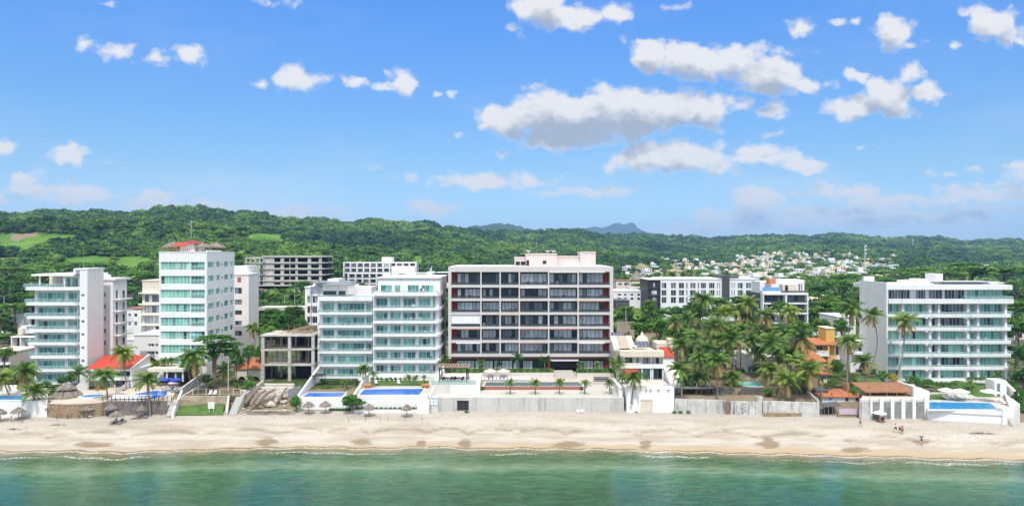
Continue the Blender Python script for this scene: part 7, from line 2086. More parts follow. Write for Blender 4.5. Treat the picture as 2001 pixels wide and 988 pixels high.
    b = MB(); thatch_cone(b, x, y, Z(778,y), Z(755,y)+0.6, 3.75, 32, 77); b.build('lower_roof','thatch',t)
    b = MB(); thatch_cone(b, x, y, Z(758,y), Z(747.5,y), 2.1, 22, 78); b.build('upper_roof','thatch',t)
    for k in range(8):
        a = k*math.pi/4; b = MB(); b.cyl(x+2.9*math.cos(a), y+2.9*math.sin(a), z, Z(775,y)+0.35, 0.12, 7); b.build('post','timber',t)
    b = MB(); b.lathe(x, y, [(1.7,z),(1.7,z+1.0),(2.1,z+1.02),(2.1,z+1.1),(0.02,z+1.1)], 20); b.build('counter','dark_panel',t)
    # blue parasols by the tower portico
    for i, (p, q) in enumerate(((321,741),(333,742),(345,741),(340,747))):
        y = 160.5+i%2*1.2-(1.5 if i == 3 else 0); parasol(X(p,y), y, zt3, 1.35, ['deep blue parasol on the crescent pool terrace' ,'pale blue grey parasol in front of the deep blue ones'][i == 3], 'blue_cloth' if i < 3 else 'mauve_cloth', 'deep blue parasols by the tower portico' if i < 3 else None, h=(zt3 and Z(q-2,y)-zt3))
    r = random.Random(8)
    for i in range(8): lounger(X(318+i*5,157)+r.uniform(-.2,.2), 157.5+0.4*(i%2), zt3, r.uniform(-.3,.3), 'grey lounger on the terrace right of the crescent pool', 'grey loungers right of the crescent pool', 'grey_metal')
    for i in range(12): lounger(X(219+i*6.6,ym3+1.8), ym3+1.9, zt3, r.uniform(-.1,.1), 'white lounger in the row along the edge of the crescent pool terrace', 'white loungers along the stone wall')
    for p in (735, 779): 
        y = 164.5; lounger(X(p,y), y, z2+0.04, 0.3, 'white lounger on the lawn behind the wide blue pool', 'white loungers behind the wide blue pool')
    for p, q in ((719,760),(831,756)):
        y = 160.3; b = MB(); b.lathe(X(p,y), y, [(0.02,z2),(0.75,z2),(1.0,z2+0.7),(0.85,z2+0.75),(0.02,z2+0.6)], 14); one('planter_pot', b, 'terracotta_pot', 'big ochre planter pot beside the wide blue pool', 'pot', (X(p,y),y,z2), 'ochre pots beside the wide blue pool')
    b = MB(); y = 164; b.box(X(608,y), X(630,y), y, y+3, z1+2.6, z1+2.75)
    for p in (609,629): b.box(X(p,y)-0.08, X(p,y)+0.08, y+0.1, y+0.26, z1, z1+2.59); b.box(X(p,y)-0.08, X(p,y)+0.08, y+2.7, y+2.86, z1, z1+2.59)
    one('cabana', b, 'dark_panel', 'dark flat roofed cabana at the left end of the narrow royal blue pool', 'cabana', (X(619,y),y,z1))
GRAFFITI = [[(1439.5,792),(1444.5,791.5)],[(1439.5,792),(1439.8,803),(1445,803.5)],[(1447,793),(1447.5,803)],[(1447,793),(1451,796),(1447.5,798.5)],[(1452,792),(1452.5,802),(1456,802)],[(1456,792.5),(1456,800),(1459,801),(1460,793)],[(1461,793),(1466,792)],[(1463.5,793),(1464,801)],[(1467,792.5),(1468.5,801),(1471,793),(1474,800)],[(1470.5,790),(1477,788.5),(1476,796),(1471,798),(1477.5,803)],[(1440,805),(1452,804),(1464,803.8),(1475,804.6)],[(1449,789),(1456,787.6),(1463,788.5)]]
front()

# ================================================================== vegetation
def rdir(r, up=0.0):
    while True:
        v = Vector((r.uniform(-1,1), r.uniform(-1,1), r.uniform(-1,1)))
        if 0.05 < v.length < 1: break
    v.normalize(); v.z += up; return v.normalized()
def leaf_quad(mb, c, n, size, r, m, t):
    a = n.cross(rdir(r))
    if a.length < 1e-3: a = Vector((1,0,0))
    a.normalize(); b = n.cross(a)
    l, w = size*r.uniform(0.75,1.25), size*r.uniform(0.45,0.75)
    mb.face([tuple(c-a*l), tuple(c+b*w+a*l*0.1), tuple(c+a*l), tuple(c-b*w)], m, t)
def crown_mesh(name, mat, seed, clumps=30, per=46, size=0.085, shape='dome', core=0.0, crad=0.30):
    """unit crown: leaf sprays gathered in uneven clumps, gaps between them"""
    r = random.Random(seed); b = MB()
    for k in range(clumps):
        d = rdir(r, 0.35)
        if shape == 'dome':
            rad = r.uniform(0.45, 0.85); c = Vector((d.x*rad, d.y*rad, d.z*rad*0.75))
            if c.z < -0.15: c.z *= 0.3
        elif shape == 'umbrella':
            a = r.uniform(0, 6.283); q = math.sqrt(r.uniform(0.02, 1))*0.88
            c = Vector((q*math.cos(a), q*math.sin(a), 0.36*(1-q*q)+r.uniform(-0.12,0.12)))
        else:
            c = Vector((d.x*r.uniform(.3,.75), d.y*r.uniform(.3,.75), d.z*r.uniform(.3,.8)))
        cr = crad*r.uniform(0.7, 1.25); tone = min(1, max(0, r.gauss(0.5, 0.22)))
        flat = 0.55 if shape != 'bush' else 0.85
        for i in range(per):
            u = rdir(r, 0.25); rr = cr*r.uniform(0.55, 1.0)
            p = c+Vector((u.x*rr, u.y*rr, u.z*rr*flat))
            n = (u*0.8+rdir(r)*0.7+Vector((0,0,0.35))).normalized()
            leaf_quad(b, p, n, size, r, 0, min(1, max(0, tone+r.uniform(-0.2,0.2))))
    if core:
        n1, n2 = 12, 8; base = len(b.v)
        for a in range(n2+1):
            th = math.pi*a/n2
            for k in range(n1):
                ph = 2*math.pi*k/n1
                d = Vector((math.sin(th)*math.cos(ph), math.sin(th)*math.sin(ph), math.cos(th)))
                f = core*(1+0.45*mnoise.noise(d*1.8+Vector((seed*3.1,0,0))))
                b.v.append((d.x*f, d.y*f, max(-0.2, d.z)*f*0.8))
        for a in range(n2):
            for k in range(n1):
                k2 = (k+1) % n1
                b.f.append((base+a*n1+k, base+(a+1)*n1+k, base+(a+1)*n1+k2, base+a*n1+k2)); b.m.append(0); b.t.append(0.35)
    return b.mesh(name, mat)
CROWN = {}
for k in range(4):
    CROWN['dome', k] = crown_mesh('crown', 'leaf_tree', 10+k, 34, 50, 0.085)
    CROWN['umbrella', k] = crown_mesh('crown', 'leaf_tree', 30+k, 30, 48, 0.075, 'umbrella', crad=0.24)
    CROWN['bush', k] = crown_mesh('foliage', 'leaf_hedge', 50+k, 20, 34, 0.10, 'bush', 0.45, crad=0.34)
CROWN['layered', 0] = crown_mesh('crown', 'leaf_bright', 81, 34, 56, 0.07, 'umbrella', crad=0.22)
CROWN['almond', 0] = crown_mesh('crown', 'leaf_bright', 71, 40, 60, 0.085, 'dome', 0.45)
CROWN['flower', 0] = crown_mesh('foliage', 'leaf_flower', 72, 20, 30, 0.10, 'bush', crad=0.34)
CROWN['ochre', 0] = crown_mesh('foliage', 'leaf_ochre', 73, 20, 30, 0.10, 'bush', 0.4, crad=0.34)
CROWN['darkbush', 0] = crown_mesh('foliage', 'leaf_tree', 74, 20, 34, 0.10, 'bush', 0.45, crad=0.34)

rv = random.Random(99)
def tree(px, py, Y, rx, rz, label, group=None, kind='dome', base=None, stems=1, name='broadleaf_tree', var=None, bark='bark', lean=0.0, cat='tree'):
    """crown centre at the photo point, rx/rz its half width/height in photo pixels"""
    x, zc = X(px, Y), Z(py, Y); s = Y/F
    zb = base if base is not None else gz(x, Y)
    if zc - rz*s*0.3 < zb+0.8: zc = zb+0.8+rz*s*0.3
    t = empty(name, (x, Y, zb), label, cat, group)
    keys = [k for k in CROWN if k[0] == kind]
    me = CROWN[keys[var if var is not None else rv.randrange(len(keys))]]
    o = bpy.data.objects.new('crown', me); COL.objects.link(o); o.parent = t
    o.location = (0, 0, zc-zb); o.scale = (rx*s, rx*s*rv.uniform(0.85,1.1), rz*s*1.25); o.rotation_euler = (0, 0, rv.uniform(0, 6.28))
    b = MB(); R_ = rx*s
    for k in range(stems):
        a = rv.uniform(0, 6.28); top = Vector((x+lean, Y, zc-0.1*rz*s))
        j = Vector((x+0.3*math.cos(a)*(stems > 1), Y+0.3*math.sin(a)*(stems > 1), zb-0.3))
        mid = j.lerp(top, 0.5)+Vector((rv.uniform(-.3,.3), rv.uniform(-.3,.3), 0))
        r0 = 0.10+R_*0.045
        b.tube([j, mid, top], [r0*1.3, r0, r0*0.6], 7)
        for q in range(4):
            a = rv.uniform(0, 6.28); e = mid.lerp(top, rv.uniform(0, 0.7))
            f = Vector((x+R_*0.6*math.cos(a), Y+R_*0.6*math.sin(a), zc+rz*s*rv.uniform(0.0,0.4)))
            b.tube([e, e.lerp(f, 0.5)+Vector((0,0,0.1*R_)), f], [r0*0.6, r0*0.42, r0*0.15], 5)
    b.build('trunk', bark, t)
    return t
def bush(px, py, Y, rx, rz, label, group=None, kind='bush', z=None, name='bush'):
    x, s = X(px, Y), Y/F
    keys = [k for k in CROWN if k[0] == kind]
    o = bpy.data.objects.new(name, CROWN[keys[rv.randrange(len(keys))]]); COL.objects.link(o)
    o.location = (x, Y, Z(py, Y) if z is None else z+rz*s*0.75); o.scale = (rx*s, rx*s*0.9, rz*s); o.rotation_euler = (0, 0, rv.uniform(0, 6.28))
    return setp(o, label, 'bush', group)

# coconut palms
def palm_crown(seed, n=24, dry=0.12, mat='leaf_palm', droop=1.0, name='crown'):
    r = random.Random(seed); b = MB()
    for k in range(n):
        f = k/n
        az = k*2.39996+r.uniform(-.25,.25)
        el = 1.35-1.75*f**0.85+r.uniform(-.12,.12)
        L = r.uniform(0.85, 1.12)*(0.8 if f < 0.12 else 1.0)
        isdry = f > 1-dry*1.6 and r.random() < 0.75
        if isdry: el -= 0.45
        tone = min(1, max(0, r.gauss(0.5, 0.2))); m = 1 if isdry else 0
        pts = []; p = Vector((0,0,0)); N = 11
        bend = r.uniform(0.9, 1.5)*droop
        ax = r.uniform(-0.35, 0.35)
        for i in range(N):
            t = i/(N-1); e = el-bend*t**1.25; a2 = az+ax*t
            pts.append(p.copy()); p = p+Vector((math.cos(a2)*math.cos(e), math.sin(a2)*math.cos(e), math.sin(e)))*(L/(N-1))
        b.tube(pts, [0.016*(1-0.8*i/(N-1)) for i in range(N)], 3, m, tone)
        M_ = 22
        for i in range(1, M_):
            t = 0.10+0.9*i/M_; q = t*(N-1); i0 = min(int(q), N-2); w = q-i0
            c = pts[i0].lerp(pts[i0+1], w); d = (pts[i0+1]-pts[i0]).normalized()
            s = d.cross(Vector((0,0,1)))
            if s.length < 0.05: s = Vector((math.sin(az),-math.cos(az),0))
            s.normalize()
            ll = 0.30*math.sin(math.pi*(0.13+0.80*t))**0.7*r.uniform(0.85,1.1)
            for sg in (-1, 1):
                g = (s*sg*0.85+d*0.55+Vector((0,0,-0.42 if not isdry else -0.9))+rdir(r)*0.14).normalized()
                wd = d*0.020
                e1 = c+g*ll*0.55+Vector((0,0,-0.0)); e2 = c+g*ll+Vector((0,0,-0.10*ll))
                tt = min(1, max(0, tone+r.uniform(-.15,.15)))
                b.face([tuple(c-wd), tuple(e1-wd*0.9), tuple(e2), tuple(e1+wd*0.9), tuple(c+wd)], m, tt)
    return b.mesh(name, [mat, 'leaf_palm_dry'])
PALMS = [palm_crown(200+k, 22+3*(k % 3), (0.05,0.14,0.22,0.30)[k % 4], 'leaf_palm', 0.9+0.15*(k % 3)) for k in range(8)]
DPALMS = [palm_crown(300+k, 16, 0.0, 'leaf_dark_palm', 0.8) for k in range(2)]
YPALMS = [palm_crown(320+k, 16, 0.0, 'leaf_palm', 0.8) for k in range(3)]
def palm(px, py, r, pbx, pby, Y, label, group=None, base=None, set_=None, thick=1.0, name='coconut_palm', bend=0.0, nuts=True):
    s = Y/F
    x, z = X(px, Y), Z(py, Y)
    if base is None: base = Z(pby, Y)
    xb = X(pbx, Y)
    t = empty(name, (xb, Y, base), label, 'palm tree', group)
    ms = set_ or PALMS
    o = bpy.data.objects.new('crown', ms[rv.randrange(len(ms))]); COL.objects.link(o); o.parent = t
    o.location = (x-xb, 0, z-base); q = r*s*1.08; o.scale = (q, q, q*rv.uniform(0.85,1.25)); o.rotation_euler = (rv.uniform(-.22,.22), rv.uniform(-.22,.22), rv.uniform(0, 6.28))
    b = MB(); n = 9; pts = []; rad = []
    y2 = rv.uniform(-0.4, 0.4)
    for i in range(n):
        f = i/(n-1); k = f*f*(3-2*f)
        pts.append((xb+(x-xb)*(f**1.35 if bend == 0 else f)+bend*math.sin(math.pi*f), Y+y2*math.sin(math.pi*f), base-0.3+(z-base+0.3)*f))
        rad.append((0.20-0.085*f+(0.10 if i == 0 else 0))*thick)
    b.tube(pts, rad, 8); b.build('trunk', 'palm_bark', t)
    if nuts and r*s > 2.4:
        b = MB()
        for k in range(7):
            a = k*0.9; cx_, cy_, cz_ = x+0.28*math.cos(a), Y+0.28*math.sin(a), z-0.22-0.08*(k % 2)
            b.lathe(cx_, cy_, [(0.01,cz_-0.14),(0.10,cz_-0.05),(0.10,cz_+0.05),(0.01,cz_+0.13)], 6, 0, rv.random())
        b.build('coconuts', 'leaf_palm_dry' if rv.random() < 0.5 else 'leaf_hedge', t)
    return t

def plant_all():
    g = 'coconut palms in the dense grove'
    P = palm
    # left beach
    P(4,738,27,31,802,149.5,'leaning palm whose curved trunk tips over the left white wall')
    P(49,726,28,56,806,150,'tall palm on the sand at the left, the upper of two overlapping crowns')
    P(66,765,29,70,816,146,'lower palm on the sand at the left, overlapped by a taller one')
    P(104,768,15,104,786,155,'small palm beside the big thatched bar', nuts=False)
    P(155,727,22,156,757,160,'dark leaved palm at the foot of the blank stair tower', set_=DPALMS, name='palm')
    P(203,734,31,211,799,150,'palm with drooping yellow fronds in front of the wide red roof')
    P(241,690,26,247,760,160.5,'tall palm standing before the wide red roof')
    P(288,743,29,294,814,147,'palm on the sand in front of the crescent pool')
    for i, (a, c) in enumerate(((303,709),(320,706),(335,703))): P(a,c,13,a+2,742,166.5,'slender palm at the portico of the tallest tower','slender palms at the tower portico', nuts=False)
    P(380,697,31,389,788,153.5,'big palm rising from the small lawn, hanging brown fronds below its crown')
    P(438,722,23,437,752,164,'round headed palm in front of the flank of the tallest tower')
    P(495,641,17,499,676,190,'palm above the trees right of the pinkish block')
    P(488,738,10,487,757,160,'young palm before the arcade with the orange roof', nuts=False)
    t = tree(418,664,161,37,17,'tall forked broadleaf tree with layered branches beside the tallest tower',kind='layered',stems=3,base=5.0,var=0)
    for dx, dz, rx, rz in ((-2.6,-3.9,3.4,1.6),(2.6,-3.2,3.3,1.5),(0.6,-1.9,4.4,1.9),(4.2,-1.2,2.6,1.1)):
        o = bpy.data.objects.new('crown', CROWN['layered', 0]); COL.objects.link(o); o.parent = t; o.location = (dx, rv.uniform(-1,1), Z(664,161)-5.0+dz); o.scale = (rx, rx, rz*1.3)
    P(710,721,18,710,742,163,'palm on the lawn between the two condominium pools')
    P(673,745,9,673,758,160,'tiny palm on the lawn behind the narrow royal blue pool', set_=YPALMS, nuts=False)
    P(730,731,11,731,754,161,'small palm by the party wall of the wide blue pool', set_=YPALMS, nuts=False)
    for a in (798,813,829): P(a,737,9,a,757,163,'small palm on the lawn behind the wide blue pool','small palms behind the wide blue pool', set_=YPALMS, nuts=False)
    P(869,706,15,868,733,172,'palm in the gap between the wider condominium and the red block', set_=DPALMS)
    for a, c in ((940,709),(976,711),(1198,706)): P(a,c,11,a,728,174.5,'small palm on the lawn under the red and pale block','small palms under the red and pale block', base=6.9, set_=YPALMS+DPALMS, nuts=False)
    P(1012,700,15,1011,728,174,'fuller dark palm on the lawn left of the entrance steps', base=6.9, set_=DPALMS, nuts=False)
    P(1065,704,15,1064,728,174,'fuller dark palm on the lawn beside the entrance steps', base=6.9, set_=DPALMS, nuts=False)
    for a in (1137,1168): P(a,712,10,a,729,174,'small palm on the lawn right of the entrance steps','small palms right of the entrance', base=6.9, set_=YPALMS, nuts=False)
    for a in (997,1046,1093,1143,1191): P(a,748,13,a,770,154.5,'young palm in the row along the top of the grey seawall','young palms along the grey seawall', set_=YPALMS, nuts=False, thick=0.8)
    P(1209,712,20,1211,745,161,'bushy palm between the red and pale block and the cream villa', set_=YPALMS+DPALMS)
    P(1216,736,15,1217,762,157,'bushy palm at the right end of the grey seawall terrace', set_=YPALMS, nuts=False)
    P(1240,737,24,1234,785,149.5,'palm with drooping dry fronds before the white boathouse')
    # grove, near rank
    P(1327,722,27,1333,781,151,'yellowing palm behind the old wall right of the boathouse')
    P(1368,700,24,1363,762,158,'coconut palm in the dense grove', g); P(1401,706,30,1402,779,152,'full palm rising behind the dark gate post of the old walls')
    P(1538,742,31,1536,786,150.5,'low spreading palm behind the longest old wall')
    P(1584,722,37,1581,786,150.5,'broad palm with dry hanging fronds by the strut of the longest old wall')
    grove = [(1343,622,24,178),(1374,597,26,184),(1331,672,25,168),(1356,655,24,174),(1396,634,27,176),(1381,678,24,166),(1418,697,23,163),(1431,662,28,168),(1416,622,25,182),(1438,616,24,186),(1460,603,27,188),(1447,642,26,176),(1471,668,24,172),(1497,628,28,184),(1510,668,30,165),(1484,690,24,170),(1544,622,25,188),(1566,660,32,166),(1530,648,26,178),(1361,628,22,187),(1460,632,24,190),(1522,690,24,172),(1404,662,25,172),(1365,738,26,157),(1432,738,25,158),(1503,722,27,158),(1556,704,30,160),(1340,745,22,158),(1566,745,24,156),(1320,640,20,185),(1546,690,24,170)]
    for a, c, r_, Y in grove: P(a,c-(12 if Y > 180 else 0),r_*rv.uniform(0.92,1.15),a+rv.uniform(-6,6),0,Y,'coconut palm in the dense grove',g, base=min(gz(X(a,Y),Y), 5.2))
    P(1664,604,27,1660,742,165,'tall palm whose crown touches the blank white gable behind the yellow villa', bend=-0.8)
    P(1704,615,23,1699,722,166,'slender bent palm against the blank flank of the broad condominium', bend=1.5)
    P(1660,666,30,1656,770,156,'tall palm rising from the terracotta roof terrace')
    P(1689,706,24,1690,744,162,'short palm on the lawn below the white flank wall', nuts=False)
    P(1769,628,28,1753,738,163.5,'leaning palm standing before the broad condominium', bend=0.6)
    P(1950,733,12,1950,752,161,'small palm at the right end of the broad condominium', set_=YPALMS, nuts=False); P(1895,748,10,1895,760,158.5,'tiny palm beside the dark cellar door of the broad condominium', set_=YPALMS, nuts=False)
    for a, c in ((8,640),(24,648)): P(a,c,15,a,668,235,'palm by the beach road at the left edge','palms by the road at the left edge', base=gz(X(a,235),235))
    for a, c, Y in ((1214,612,270),(1300,545,380),(1312,536,400),(1348,534,420),(1222,545,390),(1270,543,400),(1335,540,410),(1392,540,400),(1770,580,330),(1806,552,420),(1720,560,360),(1650,566,330),(1205,600,300)):
        P(a,c,14,a,c+18,Y,'distant palm standing among the houses behind the front row','distant palms among the houses', nuts=False, base=gz(X(a,Y),Y)-1)
    # single trees and bushes near the beach
    tree(688,785,149.5,24,17,'round bright green almond tree on the sand between the palapas',kind='almond',base=2.1,cat='tree')
    tree(372,712,166,22,24,'dense dark tree between the tower portico and the forked tree',base=5.0)
    tree(462,700,172,16,26,'upright tree beside the flank of the tallest tower',base=5.0)
    tree(140,738,164,12,16,'small tree at the foot of the blank stair tower',base=5.0)
    tree(578,787,150,15,16,'scrubby palm like shrub at the right end of the boulders',kind='bush',base=2.4)
    for a, c, Y, rx, rz in ((520,655,178,24,24),(548,632,196,26,24),(575,610,215,22,18),(590,640,205,16,24),(530,615,230,22,16),(566,572,330,26,12),(605,622,225,14,18),(510,690,174,14,20),(486,690,168,15,22),(640,570,340,14,12)):
        tree(a,c,Y,rx,rz,'broadleaf tree in the clump behind the unfinished concrete frame','trees behind the unfinished frame')
    for a, c, Y, rx, rz in ((1250,640,215,24,16),(1290,640,210,30,24),(1320,650,200,22,24),(1225,605,260,16,12),(1270,598,262,16,16),(1240,668,190,30,9),(1300,680,186,18,16),(1560,640,200,22,22),(1600,640,205,24,22),(1620,600,240,30,16),(1645,640,200,20,20),(1590,610,240,20,14),(1402,590,240,30,14),(1360,600,235,26,14),(1285,612,270,30,16),(1325,612,275,30,16),(1365,612,272,30,16),(1405,610,270,30,16),(1445,612,275,30,18),(1475,616,260,26,20),(1440,590,250,26,12),(1525,600,215,20,14),(1480,598,240,22,12),(1380,690,190,40,30),(1450,690,195,40,34),(1530,690,195,40,30),(1410,650,200,36,24),(1490,650,200,30,24)):
        tree(a,c,Y,rx,rz,'broadleaf tree between the solar panelled villa and the yellow villa','trees around the palm grove')
    for a, c, Y, rx, rz in ((1640,560,330,40,22),(1670,545,360,40,20),(1690,580,290,26,20),(1740,535,420,40,12),(1790,530,430,44,12),(1840,540,380,50,18),(1900,530,400,60,20),(1960,535,390,50,24),(1985,560,320,30,16),(1880,520,470,40,12),(1720,550,380,40,16),(1990,640,190,26,26),(1985,600,230,24,16),(1985,690,175,24,20),(2000,740,160,24,22),(1968,655,200,14,16),(2005,700,165,20,30),(1990,775,148,14,20),(1600,565,300,22,12),(1625,585,260,22,14)):
        tree(a,c,Y,rx,rz,'spreading broadleaf tree around the broad condominium at the right','trees around the broad condominium',kind='umbrella' if Y > 300 else 'dome')
    for a, c, Y, rx, rz in ((10,560,290,40,20),(30,600,250,34,16),(10,690,180,20,14),(60,580,270,36,18),(110,575,300,40,18),(20,530,370,46,14),(80,540,350,50,16),(200,540,350,46,16),(250,570,290,34,18),(270,540,340,40,16),(260,600,260,20,14),(130,540,380,40,14),(170,520,430,50,12),(300,545,360,30,14),(230,548,320,30,14),(0,620,230,24,14),(20,660,215,24,12),(30,730,170,24,14),(60,715,182,20,12)):
        tree(a,c,Y,rx,rz,'rounded broadleaf tree behind the white block at the far left','trees behind the far left block',kind='umbrella' if rx > 33 else 'dome')
    for a, c, Y, rx, rz in ((700,560,330,22,10),(860,560,290,14,14),(868,600,240,8,16),(590,560,350,24,14),(1215,560,345,20,8),(1260,560,340,20,8),(480,560,330,18,14),(640,545,420,20,10),(470,590,250,14,14)):
        tree(a,c,Y,rx,rz,'broadleaf tree showing between the front blocks and the hills','trees between the front blocks and the hills')
    hedge = 'clipped hedge bush on the terraces behind the beach walls'
    for i in range(9): bush(630+i*8.3,754,166.5,7,5,'dark hedge bush at the foot of the narrow glass condominium','hedge at the narrow condominium','darkbush',5.2)
    for i in range(10): bush(728+i*9,748,168.5,6.5,5,'green shrub along the planter of the wider glass condominium','shrubs at the wider condominium','bush',5.4)
    for i in range(14): bush(700+i*9,794,Yw(760)-0.2,5,3.2,'low green plant in the white planting bed under the wide pool','plants in the white bed','bush',2.5)
    for i in range(8): bush(646+i*6,797,Yw(660)+0.9,5,3.5,'low dark shrub on the sand under the narrow pool wall','shrubs under the narrow pool wall','darkbush',2.0)
    for i in range(15): bush(888+i*13,724,173,5.5,3.5,'low shrub along the lawn under the red and pale block','shrubs under the red and pale block','bush',7.0)
    for i in range(7): bush(1133+i*10,725,173,5,3.5,'low shrub right of the entrance of the red and pale block','shrubs right of the entrance','bush',7.0)
    for a, c in ((942,757),(1137,757)): bush(a,c,YZ(760.5,5.1)-0.6,6,2.2,'green creeper at a corner of the long grey tiled pool','creepers at the grey tiled pool','bush')
    for i in range(9): bush(1795+i*9,757,159.5,7,5.5,'bright clipped hedge bush behind the lawn of the sky blue pool','hedge above the sky blue pool','bush',6.0)
    for i in range(8): bush(1892+i*7.5,752,161.5,7,5,'bright hedge bush on the mound behind the sky blue pool','hedge on the mound','bush',6.8)
    for i in range(14): bush(1972+2.2*i,748+i*4.0,163-i*1.35,10,7,'rough green bush on the slope at the far right','bushes on the right hand slope','bush')
    for a, c, Y in ((1340,766,162),(1360,760,166),(1380,765,163),(1405,748,170),(1430,745,172),(1500,745,170),(1525,760,163),(1550,762,165),(1575,758,168),(1450,725,178),(1400,725,178),(1540,735,172),(1345,735,175),(1365,725,180),(1512,735,176)): bush(a,c,Y,15,9,'shadowed bush under the palms of the dense grove','undergrowth bushes of the palm grove','darkbush')
    for a, c, Y, rx, rz, kd, lab in ((1725,733,162,16,12,'bush','big green bush left of the leaning palm'),(1745,737,161,13,10,'flower','yellow flowering bush at the foot of the leaning palm'),(1785,742,161,20,10,'bush','wide loose bush right of the leaning palm'),(1706,728,164,10,12,'bush','dark upright bush on the lawn below the white flank wall'),(1812,744,163,14,6,'darkbush','dark clipped bush at the foot of the broad condominium'),
        (1500,765,153.5,16,9,'bush','round bush on the mossy terrace wall by the teal pool'),(1626,745,157,12,9,'darkbush','dark bush above the terracotta roof terrace'),(1635,715,172,20,16,'darkbush','dark bush in front of the yellow villa'),(1670,745,156,7,8,'bush','small bush right of the terracotta roof terrace'),(1668,765,151,5,12,'darkbush','narrow dark shrub beside the small beach house'),
        (352,728,164,17,13,'darkbush','dark bush against the portico of the tallest tower'),(402,738,163,14,12,'darkbush','dark bush under the forked broadleaf tree'),(122,742,163,16,10,'darkbush','dark bush at the foot of the far left block'),(12,746,166,20,10,'bush','green bush behind the pool at the left edge'),(330,725,172,14,12,'darkbush','dark bush behind the slender palms of the portico'),(30,742,165,24,8,'ochre','ochre flowering bush in front of the low brown block'),(75,755,162,16,8,'bush','green bush at the foot of the white left block'),(110,757,160,14,7,'darkbush','dark bush behind the big thatched bar'),(90,750,163,12,8,'bush','green bush right of the overlapping palms'),(190,771,156,13,5,'darkbush','dark bush below the sweeping white wall'),(236,762,159,10,5,'bush','green bush behind the crescent pool'),
        (487,752,157,16,10,'bush','green bush before the orange roofed arcade'),(461,752,158,8,7,'bush','small bush by the pale post and wire fence'),(412,757,160,10,6,'darkbush','dark bush at the foot of the forked tree'),(362,735,166,12,8,'bush','bush beside the tower portico'),(1475,720,170,14,10,'darkbush','dark bush under the grove palms near the white house'),(1385,735,168,18,10,'darkbush','dark bush under the grove palms behind the steel pavilion'),(1345,745,166,16,9,'darkbush','dark bush left of the steel pavilion'),(1570,735,163,16,10,'darkbush','dark bush under the broad dry fronded palm'),(1420,735,168,14,8,'darkbush','dark bush above the mossy terrace wall')):
        bush(a,c,Y,rx,rz,lab,None,kd)
    for i, p in enumerate((1318,1330,1346,912,1242)):
        bush(p,803.5,Yw(p)-0.5,7,1.3,'low green weed at the foot of the beach walls','weeds along the beach walls','bush')
plant_all()

